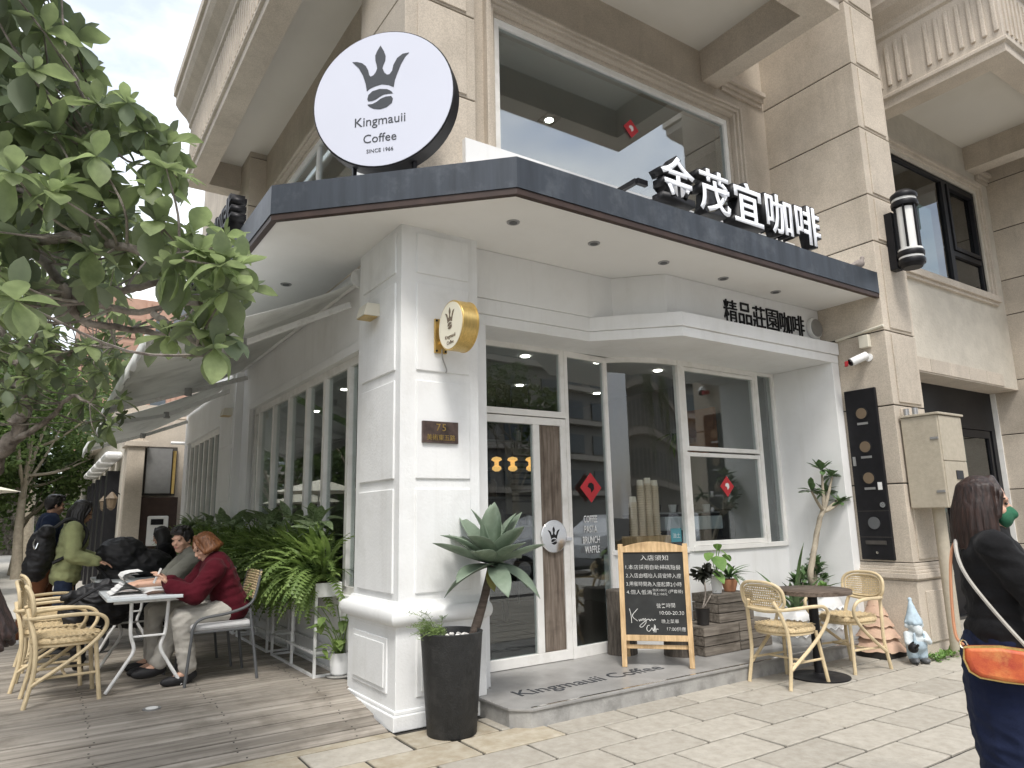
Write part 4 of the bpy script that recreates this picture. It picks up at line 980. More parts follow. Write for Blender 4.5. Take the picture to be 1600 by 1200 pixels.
dup(rc, (-1.98,3.55,.142), R_(8), 'rattan armchair on the deck beyond the black bag, before the woman in green')
# round pavement table
t = thing('round_table', 'small round dark wood table on a black pedestal between rattan chairs', 'table', (3.70,-.86,0))
MB().lathe([(.255,0),(.255,.012),(.06,.03),(.05,.04)],40,(3.70,-.86,0.001)).build('base', MT['black'], t, True)
MB().tube([(3.70,-.86,.03),(3.70,-.86,.715)], .042, 16).build('pole', MT['black'], t, True)
MB().lathe([(.30,.715),(.335,.72),(.335,.752),(.33,.756)],48,(3.70,-.86,0)).build('top', MT['tablewood'], t, True)
# ---- white deck table(s)
def white_table(x0,x1,y0,y1,label,z=.142):
    t = thing('white_table', label, 'table', ((x0+x1)/2,(y0+y1)/2,z), 0, None)
    r = .04; pts = []
    for cx, cy, a0 in ((x1-r,y1-r,0),(x0+r,y1-r,90),(x0+r,y0+r,180),(x1-r,y0+r,270)):
        for k in range(5): a = R_(a0+k*22.5); pts.append((cx+r*math.cos(a),cy+r*math.sin(a)))
    MB().prism(pts, z+.712, z+.74).build('tabletop', MT['tabletopw'], t, bevel=.006)
    xm = (x0+x1)/2
    for ye, sgn_ in ((y0+.12,1),(y1-.12,-1)):
        MB().box(x0+.06,x1-.06,ye-.015,ye+.015,z+.685,z+.711).build('apron', MT['whitemetal'], t)
        for s in (-1,1):
            hx = (x1-x0)/2-.05
            MB().tube(spline([(xm+s*.14,ye+.02*s,z+.69),(xm+s*.13,ye+.02*s,z+.45),(xm+s*.10,ye+.02*s,z+.32),(xm+s*.16,ye+.01*s,z+.2),(xm+s*hx*.8,ye,z+.10),(xm+s*hx,ye,z+.012)],6), .014, 8).build('leg', MT['whitemetal'], t, True)
        MB().tube([(xm-.125,ye,z+.42),(xm+.125,ye,z+.42)], .009, 6).build('cross_bar', MT['whitemetal'], t, True)
    return t
white_table(-1.69,-1.04,1.70,2.95,'white folding table on the deck with an open book and two seated people')
white_table(-1.64,-1.02,3.65,4.7,'white folding table on the deck beyond the couple, beside the stroller')
# ---- grey metal chairs with rattan backs
def grey_chair(label, group):
    t = thing('grey_metal_chair', label, 'chair', (0,0,0), 0, group, world=False)
    for s in (-1,1):
        MB().tube(spline([(.30,s*.255,0),(.27,s*.255,.35),(.255,s*.255,.47),(.19,s*.255,.53),(.0,s*.255,.555),(-.16,s*.25,.60),(-.23,s*.24,.68),(-.28,s*.22,.90)],5), .0125, 8).build('arm_leg', MT['greymetal'], t, True)
        MB().tube([(-.27,s*.265,0),(-.19,s*.252,.58)], .0125, 8).build('leg', MT['greymetal'], t, True)
        MB().tube([(.262,s*.25,.42),(-.21,s*.25,.42)], .010, 6).build('seat_rail', MT['greymetal'], t, True)
    for x in (.262,-.215): MB().tube([(x,-.25,.42),(x,.25,.42)], .010, 6).build('seat_rail', MT['greymetal'], t, True)
    MB().box(-.22,.27,-.235,.235,.425,.485).build('cushion', MT['cushion'], t, bevel=.025)
    m = MB()
    for i in range(11):
        z = .66+i*.022; x = -.235-(z-.68)*.20
        m.tube([(x,-.235,z),(x-.012,0,z),(x,.235,z)], .0105, 6)
    stuff(m.build('woven_back', MT['weave'], t, True))
    return t
gc1 = grey_chair('grey metal chair with pale cushion holding the woman in wine red', 'grey metal chairs at the white table')
gc1.location = (-.79,1.94,.142); gc1.rotation_euler = (0,0,R_(180))
dup(gc1, (-.86,2.62,.142), R_(182), 'grey metal chair holding the young man in the grey t-shirt')
# ---- open book, papers, phone
t = thing('open_book', 'open book with fanned white pages on the white deck table', 'book', (-1.42,2.05,.884))
MB().box(-1.66,-1.40,1.80,2.20,.883,.893).build('cover', MT['paper'], t)
for k in range(9):
    a = k/8; z0 = .894+.004*k
    p = [(-1.40,1.82,z0),(-1.40,2.20,z0)]
    pts = bez((-1.42,0,.896+.002*k),(-1.50-.03*k,0,.98+.012*k),(-1.66+.028*k,0,.90+.022*k),6)
    m = MB(); v = [(q.x,1.815,q.z) for q in pts]+[(q.x,2.195,q.z) for q in pts]; n = len(pts)
    m.add(v, [(i,i+1,n+i+1,n+i) for i in range(n-1)]); m.build('page', MT['paper'], t, True)
m = MB(); pts = bez((-1.42,0,.896),(-1.34,0,.94),(-1.14,0,.90),6); n = len(pts)
m.add([(q.x,1.80,q.z) for q in pts]+[(q.x,2.2,q.z) for q in pts], [(i,i+1,n+i+1,n+i) for i in range(n-1)]); m.build('page', MT['paper'], t, True)
# ---- chalkboard A frame
ca, cb = onZ(973,1042,ZS), onZ(1086,1045,ZS)
ux = (cb-ca).normalized(); uy = Vector((-ux.y,ux.x,0))            # uy points away from the viewer
WB = (cb-ca).length
t = thing('chalkboard_sign', 'pine framed chalkboard easel with handwritten house rules on the step', 'chalkboard', (ca+cb)/2)
HB = 1.12; tilt = math.atan2(.10,1.0)
bu_ = (UP*math.cos(tilt)+uy*math.sin(tilt)).normalized(); bn_ = ux.cross(bu_)      # board up and outward normal
def cbp(a, b, n=0): return ca+ux*a+bu_*b+bn_*n
for a in (.02, WB-.02):
    MB().beam(cbp(a,0),cbp(a,HB-.06),.045,.035,bn_).build('stile', MT['pine'], t, bevel=.004)
    e0 = cbp(a,HB-.1,-.04); MB().beam((e0.x+uy.x*.34,e0.y+uy.y*.34,ZS),e0,.035,.025,bn_).build('rear_leg', MT['pine'], t, bevel=.003)
arch = [cbp(-.003+WB*k/12+(.006*k/12), HB-.095+.055*math.sin(math.pi*k/12), .018) for k in range(13)]
MB().extr(arch+[cbp(WB+.003,HB-.135,.018),cbp(-.003,HB-.135,.018)], -bn_*.036).build('top_rail', MT['pine'], t, bevel=.003)
MB().beam(cbp(.042,.245,0),cbp(WB-.042,.245,0),.034,.05,bu_).build('bottom_rail', MT['pine'], t, bevel=.003)
MB().beam(cbp(.042,.17,-.03),cbp(WB-.042,.17,-.03),.02,.035,bu_).build('stretcher', MT['pine'], t, bevel=.003)
MB().extr([cbp(.04,.268,-.006),cbp(WB-.04,.268,-.006),cbp(WB-.04,HB-.135,-.006),cbp(.04,HB-.135,-.006)], bn_*.012).build('slate', MT['chalk'], t)
def chalk(txt, a, b, w_, h_=None, rot=0, mat='chalkw'):
    place_text(txt, MT[mat], cbp(a*WB,b*HB,.0065), (ux+bu_*rot), bu_-ux*rot, .05, t, 'chalk_text', extrude=.0008, width=w_*WB, height=h_*.9 if h_ else None, offset=-.006)
chalk('入店須知',.32,.815,.40,.052,-.01)
for i, s_ in enumerate(('1.本店採用自助掃碼點餐','2.入店由櫃枱人員安排入座','3.用餐時間為入座起算2小時')): chalk(s_,.10,.745-.066*i,.79,.046,-.012)
chalk('4.個人低消',.10,.55,.36,.044,-.01); chalk('白天100元',.48,.572,.2,.026,.0); chalk('晚上150元',.48,.542,.2,.026,.0); chalk('(擇套餐)',.70,.555,.2,.04,-.01)
chalk('營業時間',.52,.445,.26,.044,.03); chalk('10:00-20:30',.56,.395,.34,.034,.0); chalk('晚上菜單',.58,.33,.24,.038); chalk('17:00供應',.65,.275,.26,.04,-.03)
# flowing chalk signature drawn as strokes
def stroke(pts, r=.0028):
    MB().tube(spline([cbp(p[0]*WB,p[1]*HB,.007) for p in pts],5), r, 5).build('chalk_stroke', MT['chalkw'], t, True)
stroke([(.13,.44),(.15,.39),(.155,.33)]); stroke([(.25,.44),(.17,.385),(.24,.345)])
stroke([(.26,.36),(.27,.345),(.29,.36),(.30,.348),(.32,.365),(.33,.35),(.35,.365),(.36,.352),(.355,.33),(.30,.30),(.27,.31),(.36,.35),(.40,.36),(.42,.348),(.44,.362),(.46,.35),(.48,.36),(.50,.355)])
stroke([(.41,.315),(.38,.31),(.365,.285),(.39,.268),(.42,.28),(.44,.295),(.455,.275),(.47,.30),(.475,.32),(.465,.26),(.485,.315),(.49,.262),(.50,.285),(.53,.285)])
# ---- log stumps
for i, (px, py, r, h, lab) in enumerate(((974,1026,.14,.60,'tall weathered log stump behind the chalkboard near the door glass'),(1000,1012,.15,.30,'short log stump under the curved window, beside the tall stump'),(1066,1028,.15,.26,'low log stump between the chalkboard and the wooden crates'))):
    c = onZ(px,py,ZS); c += Vector((.10,.12,0)); rs = random.Random(i); m = MB(); n = 22; v = []
    ph = [1+rs.uniform(-.07,.07) for _ in range(n)]
    prof = [(1.0,0),(.97,h*.3),(.95,h*.7),(.97,h-.01),(.93,h)]
    for k_, (rr, z) in enumerate(prof):
        for k in range(n): a = 2*math.pi*k/n; q = r*rr*ph[k]*(1+rs.uniform(-.015,.015)); v.append((c.x+q*math.cos(a),c.y+q*math.sin(a),ZS+z+(0 if k_ else 0)))
    f = [(a_*n+k,a_*n+(k+1)%n,(a_+1)*n+(k+1)%n,(a_+1)*n+k) for a_ in range(len(prof)-1) for k in range(n)]+[tuple(range(4*n,5*n)),tuple(range(n-1,-1,-1))]
    m.add(v,f); o = base_obj(m,'log_stump',MT['logbark'],(c.x,c.y,ZS)); tag(o,lab,'log','log stumps on the step')
# ---- crates
def crate(x, y, z, w_, d_, h_, label):
    t = thing('wooden_crate', label, 'crate', (x+w_/2,y+d_/2,z), 0, 'wooden crates by the window')
    n = 3; sh = h_/n
    for i in range(n):
        z0 = z+i*sh+.004; z1 = z+(i+1)*sh-.004
        MB().box(x,x+w_,y,y+.016,z0,z1).build('slat', MT['crate'], t, bevel=.002)
        MB().box(x,x+.016,y+.018,y+d_-.018,z0,z1).build('slat', MT['crate'], t, bevel=.002)
        MB().box(x+w_-.016,x+w_,y+.018,y+d_-.018,z0,z1).build('slat', MT['crate'], t, bevel=.002)
        MB().box(x,x+w_,y+d_-.016,y+d_,z0,z1).build('slat', MT['crate'], t, bevel=.002)
    for i in range(4): MB().box(x+.018,x+w_-.018,y+.018+i*(d_-.036)/4+.003,y+.018+(i+1)*(d_-.036)/4-.003,z+h_-.014,z+h_-.002).build('top_slat', MT['crate'], t)
    return t
c1 = onZ(1103,1027,ZS)
crate(c1.x,c1.y,ZS,.50,.36,.265,'weathered grey slatted crate under the black potted plant, bottom left of the stack')
crate(c1.x+.515,c1.y+.0,ZS,.48,.36,.265,'weathered grey slatted crate beside the rattan chair, bottom right of the stack')
crate(c1.x+.30,c1.y+.06,ZS+.267,.52,.34,.265,'weathered grey slatted crate on top of the stack, carrying two potted plants')
CRT = (c1.x, c1.y)
# ---- garden gnome
gx, gy = 4.93, -1.10
t = thing('garden_gnome', 'pale blue stone garden gnome with a pointed hat holding a watering can', 'gnome', (gx,gy,0), R_(-125), world=False)
MT['gnome'] = pm('gnome_stone', (.55,.60,.62), .8, var=.15, scale=12, bump=.3, dirt=(.35,.38,.40,.5), dscale=14); MT['gnomeb'] = pm('gnome_blue', (.40,.50,.57), .8, var=.2, scale=14)
def organic(name, parts, mat, parent, voxel=.01, it=4, loc=None, rot=None, wr=0, hairy=0):
    """parts: ('c',a,b,ra,rb) capsules, ('e',centre,radii[,M]) ellipsoids -> one remeshed surface"""
    m = MB()
    for p in parts:
        if p[0] == 'c':
            a, b = Vector(p[1]), Vector(p[2]); ra, rb = p[3], p[4]; d = b-a; L_ = d.length
            if L_ < 1e-5: m.ell(a,(ra,ra,ra)); continue
            q = d.to_track_quat('Z','Y').to_matrix(); n = 12; v = []; rings = []
            for k in range(4): th = math.pi/2*(1-k/4); rings.append((-ra*math.sin(th), ra*math.cos(th)))
            rings.append((0,ra)); rings.append((L_,rb))
            for k in range(1,5): th = math.pi/2*k/4; rings.append((L_+rb*math.sin(th), rb*math.cos(th)))
            for z, r in rings:
                for k in range(n): an = 2*math.pi*k/n; v.append(a+q@Vector((max(r,1e-4)*math.cos(an),max(r,1e-4)*math.sin(an),z)))
            f = [(i*n+k,i*n+(k+1)%n,(i+1)*n+(k+1)%n,(i+1)*n+k) for i in range(len(rings)-1) for k in range(n)]+[tuple(range(n-1,-1,-1)),tuple(range((len(rings)-1)*n,len(rings)*n))]
            m.add(v,f)
        else:
            m.ell(p[1],p[2],p[3] if len(p) > 3 else None,14,10)
    me = m.mesh(name); o = bpy.data.objects.new('tmp',me); col.objects.link(o)
    r = o.modifiers.new('r','REMESH'); r.mode = 'VOXEL'; r.voxel_size = voxel
    if it: s_ = o.modifiers.new('s','SMOOTH'); s_.iterations = it; s_.factor = .5
    dg = bpy.context.evaluated_depsgraph_get(); dg.update()
    me2 = bpy.data.meshes.new_from_object(o.evaluated_get(dg)); bpy.data.objects.remove(o); bpy.data.meshes.remove(me)
    if wr or hairy:
        me2.update(); nn_ = [v.normal.copy() for v in me2.vertices]; sd_ = Vector((len(me2.vertices)%97,3,7))
        for v, n_ in zip(me2.vertices, nn_):
            p = v.co
            if wr:
                q = Vector((p.x*9+p.z*6, p.y*9-p.z*5, p.z*15))+sd_
                k_ = noise.noise(q); k2 = noise.noise(q*2.3+Vector((5,1,2)))
                v.co += n_*wr*((1-abs(k_)*2.6)*.8+.45*k2)
            else:
                v.co += n_*hairy*(noise.noise(Vector((p.x*70,p.y*70,p.z*5)))+.6*noise.noise(Vector((p.x*140,p.y*140,p.z*9))))
    off = woff(parent)
    if off.length: me2.transform(Matrix.Translation(-off))
    me2.polygons.foreach_set('use_smooth',[True]*len(me2.polygons)); me2.name = name
    me2.materials.clear(); me2.materials.append(mat)
    return link(me2,name,parent,loc,rot)
organic('body',[('e',(0,0,.20),(.085,.095,.12)),('c',(0,.045,.06),(0,.04,.14),.045,.05),('c',(0,-.045,.06),(0,-.04,.14),.045,.05),('e',(.01,0,.345),(.07,.07,.065)),('e',(.06,0,.305),(.045,.045,.05)),('e',(.085,0,.335),(.016,.016,.014)),('e',(0,.075,.345),(.015,.02,.025)),('e',(0,-.075,.345),(.015,.02,.025)),
  ('c',(0,.08,.265),(.05,.10,.20),.032,.028),('c',(.05,.10,.20),(.09,.05,.225),.026,.022),('c',(0,-.08,.265),(.04,-.10,.19),.032,.028),('c',(.04,-.10,.19),(.1,-.09,.17),.026,.022)],MT['gnome'],t,.008)
organic('trousers',[('e',(.005,0,.175),(.088,.098,.085)),('c',(0,.045,.07),(0,.042,.14),.05,.055),('c',(0,-.045,.07),(0,-.042,.14),.05,.055),('c',(.075,.05,.20),(.07,.045,.28),.014,.012),('c',(.075,-.05,.20),(.07,-.045,.28),.014,.012)],MT['gnomeb'],t,.008)
organic('hat',[('c',(0,0,.385),(-.005,0,.46),.082,.05),('c',(-.005,0,.46),(-.02,0,.57),.05,.016),('e',(-.022,0,.585),(.02,.02,.022)),('c',(.0,.07,.375),(0,-.07,.375),.02,.02),('c',(.07,.03,.372),(.07,-.03,.372),.018,.018)],MT['gnomeb'],t,.008)
organic('shoe',[('e',(.03,.05,.028),(.07,.042,.03))],MT['greymetal'],t,.008); organic('shoe',[('e',(.03,-.05,.028),(.07,.042,.03))],MT['greymetal'],t,.008)
organic('watering_can',[('e',(.13,-.10,.16),(.05,.045,.045)),('c',(.17,-.1,.16),(.22,-.1,.2),.01,.014),('c',(.10,-.1,.2),(.15,-.1,.22),.007,.007)],MT['black'],t,.006)
# ---- ceramic tree ornament: scalloped tiers
MT['ceram'] = pm('pale_terracotta', (.50,.34,.25), .8, var=.15, scale=8, bump=.4, bscale=40, dirt=(.36,.30,.18,.6), dscale=6)
tx, ty = 5.05,-.66
t = thing('ceramic_tree', 'pale terracotta tree shaped ornament with scalloped tiers beside the gnome', 'ornament', (tx,ty,0))
MB().box(tx-.22,tx+.22,ty-.2,ty+.2,0,.06).build('slate_base', MT['deckdark'], t)
for i, (r0, z0, h0) in enumerate(((.25,.065,.18),(.205,.19,.155),(.16,.30,.14),(.118,.40,.12),(.075,.49,.10))):
    m = MB(); n = 48; rings = []
    for j, (rr, zz) in enumerate(((.55,0),(.93,.0),(1.0,.03),(.93,.12),(.72,.5),(.42,1.0))):
        rings.append([(tx+r0*rr*(1+(.055*abs(math.sin(k*math.pi*7/n*1.0))-.03 if j < 4 else 0))*math.cos(2*math.pi*k/n), ty+r0*rr*(1+(.055*abs(math.sin(k*math.pi*7/n))-.03 if j < 4 else 0))*math.sin(2*math.pi*k/n), z0+h0*zz-(.018*abs(math.sin(k*math.pi*7/n)) if 0 < j < 4 else 0)) for k in range(n)])
    v = [p for r in rings for p in r]; m.add(v,[(a*n+k,a*n+(k+1)%n,(a+1)*n+(k+1)%n,(a+1)*n+k) for a in range(5) for k in range(n)]+[tuple(range(n-1,-1,-1)),tuple(range(5*n,6*n))])
    m.build('tier', MT['ceram'], t, True)
# ---- things behind the glass
t = thing('espresso_machine', 'espresso machine with a pale front panel on the bar behind the lower sash', 'coffee machine', (4.25,1.05,.9))
MB().box(3.86,4.86,1.05,1.5,1.26,1.42).build('front_panel', MT['tabletopw'], t, bevel=.01)
MB().box(3.75,4.9,1.1,1.55,.98,1.26).box(3.66,4.99,1.08,1.56,1.421,1.45).build('body', MT['black'], t, bevel=.01)
MB().box(3.72,4.93,1.12,1.5,1.451,1.47).build('cup_tray', MT['steel'], t)
MB().box(4.9,5.05,1.0,1.6,1.0,1.5).build('side_panel', MT['intdark'], t, bevel=.05)
for i in range(7):
    o = base_obj(MB().lathe([(.035,1.47),(.05,1.56)],14,(3.85+i*.15,1.2+.1*(i%2),0)),'coffee_cup',MT['intdark'] if i%2 else MT['paper'],(3.85+i*.15,1.2+.1*(i%2),1.47)); tag(o,('dark' if i%2 else 'white')+' espresso cup standing on the coffee machine tray','cup',('dark' if i%2 else 'white')+' cups on the coffee machine')
bar = thing('bar_counter', 'dark bar counter inside below the coffee machine', 'counter', (4.3,1.2,.125))
MB().box(3.6,5.2,.95,1.7,.125,.93).build('front', MT['intdark'], bar); MB().box(3.55,5.22,.9,1.75,.932,.975).build('worktop', MT['black'], bar)
cb_ = thing('cup_shelf', 'small timber block shelf inside the curved window under paper cups', 'shelf', (3.4,.85,1.1))
MB().box(3.14,3.66,.78,1.02,1.10,1.22).build('block', MT['pine'], cb_, bevel=.006)
MB().box(2.95,3.75,.74,1.5,1.04,1.098).build('board', MT['doorwood'], cb_)
for i, (x, n) in enumerate(((3.22,14),(3.345,21),(3.455,22),(3.56,21))):
    t = thing('paper_cup_stack', ('short stack of upturned kraft paper cups in the curved window','tall stack of kraft paper cups right beside the short stack','tallest stack of kraft paper cups, between two tall ones','tall stack of kraft paper cups next to the teal card')[i], 'cups', (x,.9,1.22), 0, 'paper cup stacks')
    for k in range(n):
        o = MB().lathe([(.049,0),(.051,.004),(.049,.008),(.0435,.010),(.0425,.0255)],14,(x,.9,1.221+k*.026)).build('cup', MT['cup'] if k%1==0 else MT['cupw'], t, True)
    MB().lathe([(.042,0),(.036,.06),(.034,.062)],14,(x,.9,1.221+n*.026)).build('top_cup', MT['cupw'], t, True)
t = thing('small_teal_sign', 'little teal card with white characters standing by the paper cups', 'sign', onY(1057,835,.5))
p = onY(1057,836,.46); MB().box(p.x-.075,p.x+.075,.46,.47,p.z-.07,p.z+.07).build('card', MT['teal'], t)
place_text('油土', MT['whites'], (p.x,.4598,p.z-.03), (1,0,0), UP, .06, t, 'lettering', extrude=-.001, width=.11, align='CENTER')
for i, (px, y) in enumerate(((776,3.3),(801,3.3),(829,3.3))):
    b = onY(px,725,y); t = thing('pendant_lamp', 'amber glass pendant lamp inside, '+('farthest from the timber door plank','middle one of three','next to the timber door plank')[i], 'lamp', b, 0, 'amber pendant lamps')
    MB().lathe([(.01,.10),(.06,.085),(.075,.055),(.03,.03),(.03,-.02),(.06,-.04),(.065,-.075),(.03,-.10)],20,b).build('shade', MT['warm'], t, True)
    MB().tube([b+UP*.12,Vector((b.x,b.y,3.25))], .006, 6).build('cord', MT['black'], t)
# back shelving with jars
t = thing('wall_shelving', 'metal wall shelving with jars inside behind the curved window', 'shelving', (3.6,4.5,.125))
for x in (2.6,3.4,4.2,5.0): MB().box(x-.015,x+.015,4.6,4.63,.125,2.9).build('upright', MT['steel'], t)
for z in (1.3,1.75,2.2,2.65): MB().box(2.55,5.05,4.55,4.85,z,z+.025).build('shelf_board', MT['steel'], t)
MB().box(2.5,5.2,4.9,4.95,.125,3.2).build('back_panel', MT['intdark'], t)
rs = random.Random(3)
for z in (1.325,1.775,2.225,2.675):
    x = 2.65
    while x < 4.95:
        r = rs.uniform(.04,.08); h = rs.uniform(.10,.30)
        cn_, ck_ = rs.choice([('beige','interior'),('dark','intdark'),('bronze','bronze'),('grey','steel'),('white','paper')]); sn_ = {1.325:'lowest',1.775:'second',2.225:'third',2.675:'top'}[z]; o = base_obj(MB().lathe([(r,0),(r,h*.8),(r*.6,h*.9),(r*.6,h)],10,(x,4.7,z)),'storage_jar',MT[ck_],(x,4.7,z),True); tag(o,cn_+' storage jar on the '+sn_+' board of the metal shelving','jar',cn_+' jars on the '+sn_+' shelf board')
        x += r*2+rs.uniform(.02,.25)
t = thing('menu_board', 'pale menu board with dark text lines on the inner wall', 'menu', (4.6,4.3,1.6)); MB().box(3.9,4.75,4.45,4.48,1.5,2.55).build('board', MT['interior'], t)
for i in range(9): MB().box(4.0,4.65-.1*(i%3),4.446,4.4495,2.4-.09*i,2.43-.09*i).build('text_line', MT['black'], t)
t = thing('wall_picture', 'brown framed picture on the inner side wall with a staghorn fern before it', 'picture', (5.2,1.6,2.3)); MB().box(5.2,5.245,1.35,2.0,2.25,2.85).build('canvas', MT['terracotta'], t)
for i in range(5):
    x, y = (1.3+.8*(i%3), 3.0+1.4*(i//3))
    t = thing('dining_table', ('dark square dining table inside, nearest the door and side windows','dark square dining table inside, straight behind the timber door plank','dark square dining table inside, before the metal shelving','dark square dining table inside, deep along the side windows','dark square dining table deep inside, beside the shelving panel')[i], 'table', (x,y,.125), 0, 'tables inside the cafe')
    MB().box(x-.33,x+.33,y-.33,y+.33,.84,.875).build('top', MT['tablewood'], t); MB().box(x-.03,x+.03,y-.03,y+.03,.125,.84).build('pole', MT['black'], t); MB().box(x-.2,x+.2,y-.2,y+.2,.126,.14).build('base', MT['black'], t)
# dove
t = bpy.data.objects['dove']
organic('body',[('e',(5.09,-.90,4.115),(.10,.045,.048),Matrix.Rotation(R_(-20),3,'Y')),('c',(5.14,-.9,4.14),(5.165,-.9,4.185),.028,.024),('e',(5.172,-.9,4.198),(.028,.024,.026)),('c',(5.19,-.9,4.195),(5.21,-.9,4.19),.007,.003),('c',(5.02,-.9,4.10),(4.93,-.9,4.065),.03,.02),('c',(5.09,-.88,4.075),(5.09,-.88,4.04),.008,.006),('c',(5.09,-.92,4.075),(5.09,-.92,4.04),.008,.006)],pm('dove_feathers',(.24,.21,.19),.8,var=.2,scale=20),t,.007)
# ================================================================== AWNINGS
def awning(y0, y1, zw, xf, zf, label, arms):
    t = thing('awning', label, 'awning', (.1,(y0+y1)/2,zw-.1))
    m = MB(); nu, nv = 14, 26; rs = random.Random(int(y0*10)); v = []
    for i in range(nu+1):
        a = i/nu
        for j in range(nv+1):
            b = j/nv; y = y0+(y1-y0)*b
            sag = -.07*math.sin(math.pi*a)*(1+.3*math.sin(b*9))+.012*math.sin(b*31+a*3)*math.sin(math.pi*a)
            v.append((.10+(xf-.10)*a, y, zw+(zf-zw)*a+sag))
    m.add(v,[(i*(nv+1)+j,i*(nv+1)+j+1,(i+1)*(nv+1)+j+1,(i+1)*(nv+1)+j) for i in range(nu) for j in range(nv)])
    o = m.build('canvas', MT['awning'], t, True); s_ = o.modifiers.new('s','SOLIDIFY'); s_.thickness = .004
    m = MB(); v = []; n = 60
    for j in range(n+1):
        y = y0+(y1-y0)*j/n; w_ = .015*math.sin(j*.9); v += [(xf-.03,y,zf+.02),(xf-.035+w_,y,zf-.14-.02*math.cos(j*1.3))]
    m.add(v,[(2*j,2*j+1,2*j+3,2*j+2) for j in range(n)]); o = m.build('valance', MT['awning'], t, True); s_ = o.modifiers.new('s','SOLIDIFY'); s_.thickness = .004
    MB().tube([(xf,y0,zf),(xf,y1,zf)], .03, 10).build('front_bar', MT['whitemetal'], t, True)
    MB().tube([(.05,y0,zw+.0),(.05,y1,zw)], .05, 12).build('roller', MT['whitemetal'], t, True)
    for ya, dirn in arms:
        e = Vector((.10+(xf-.1)*.5, ya+dirn*.55, zw+(zf-zw)*.5-.16)); a_, b_ = Vector((.08,ya,zw-.17)), Vector((xf+.02,ya+dirn*.05,zf-.03))
        MB().beam(a_,e,.035,.06).build('arm', MT['whitemetal'], t, bevel=.008); MB().beam(e,b_,.03,.05).build('forearm', MT['whitemetal'], t, bevel=.008)
        MB().disc(e,(0,0,1),.045,.09,12).build('elbow_joint', MT['steel'], t, True)
    MB().disc((.06,y0-.01,zw),(0,1,0),.09,.03,20).build('end_cap', MT['whitemetal'], t, True)
    return t
awning(.99,5.45,3.62,-1.60,2.88,'grey canvas folding-arm awning over the deck next to the corner pillar',((1.25,1),(5.2,-1)))
awning(5.66,10.1,3.58,-1.57,2.82,'grey canvas folding-arm awning further along the side facade',((5.95,1),(9.9,-1)))

# ================================================================== PLANTS
def leafpts(L, W, kind='ob', curl=.25, fold=.12, n=5, tw=0):
    """leaf along +x, up +z; returns verts, faces"""
    v = []; f = []
    for i in range(n+1):
        t = i/n
        if kind == 'ob': w_ = W*(math.sin(math.pi*min(1,t**1.45*.97+.02))**.85)
        elif kind == 'lan': w_ = W*(math.sin(math.pi*min(1,(t*.92+.06)))**.9)*(1-.25*t)
        elif kind == 'aga': w_ = W*(.45+1.1*t-1.55*t**3.2) if t < 1 else 0
        elif kind == 'heart': w_ = W*(math.sin(math.pi*min(1,(t**.6)))**.7)
        else: w_ = W*(1-t**3)
        w_ = max(w_,.0005); x = L*t*(1-.12*abs(curl)*t); z = -curl*L*t*t
        v += [(x,-w_,z+fold*w_*2),(x,0,z),(x,w_,z+fold*w_*2)]
    for i in range(n):
        a = i*3; f += [(a,a+3,a+4,a+1),(a+1,a+4,a+5,a+2)]
    return v, f
def frame_of(d, up=Vector((0,0,1)), tw=0):
    d = Vector(d).normalized(); s_ = up.cross(d)
    if s_.length < 1e-4: s_ = Vector((1,0,0)).cross(d)
    s_.normalize(); u = d.cross(s_); M_ = Matrix((d,s_,u)).transposed()
    return M_ @ Matrix.Rotation(tw,3,'X')
def add_leaf(mb, o, d, L, W, kind='ob', curl=.25, fold=.12, n=5, tw=0):
    v, f = leafpts(L,W,kind,curl,fold,n); M_ = frame_of(d,tw=tw); o = Vector(o)
    mb.add([o+M_@Vector(p) for p in v], f)
LM = {}
def leaf_obj(name, o, d, L, W, mat, parent, kind='ob', curl=.25, fold=.12, n=5, tw=0, thick=0):
    k = (kind, round(W/L,2), round(curl,1), round(fold,2), n, mat.name, thick)
    if k not in LM:
        v, f = leafpts(1,round(W/L,2),kind,round(curl,1),fold,n); me = MB().add(v,f).mesh(name,smooth=False)
        me.polygons.foreach_set('use_smooth',[True]*len(me.polygons)); me.materials.append(mat); LM[k] = me
    ob = link(LM[k], name, parent); ob.matrix_basis = Matrix.Translation(Vector(o)-woff(parent)) @ frame_of(d,tw=tw).to_4x4() @ Matrix.Scale(L,4)
    if thick: s_ = ob.modifiers.new('s','SOLIDIFY'); s_.thickness = thick; s_.offset = -1
    return ob
def rdir(rs, el0, el1, az=None):
    a = rs.uniform(0,2*math.pi) if az is None else az; e = R_(rs.uniform(el0,el1))
    return Vector((math.cos(a)*math.cos(e),math.sin(a)*math.cos(e),math.sin(e)))
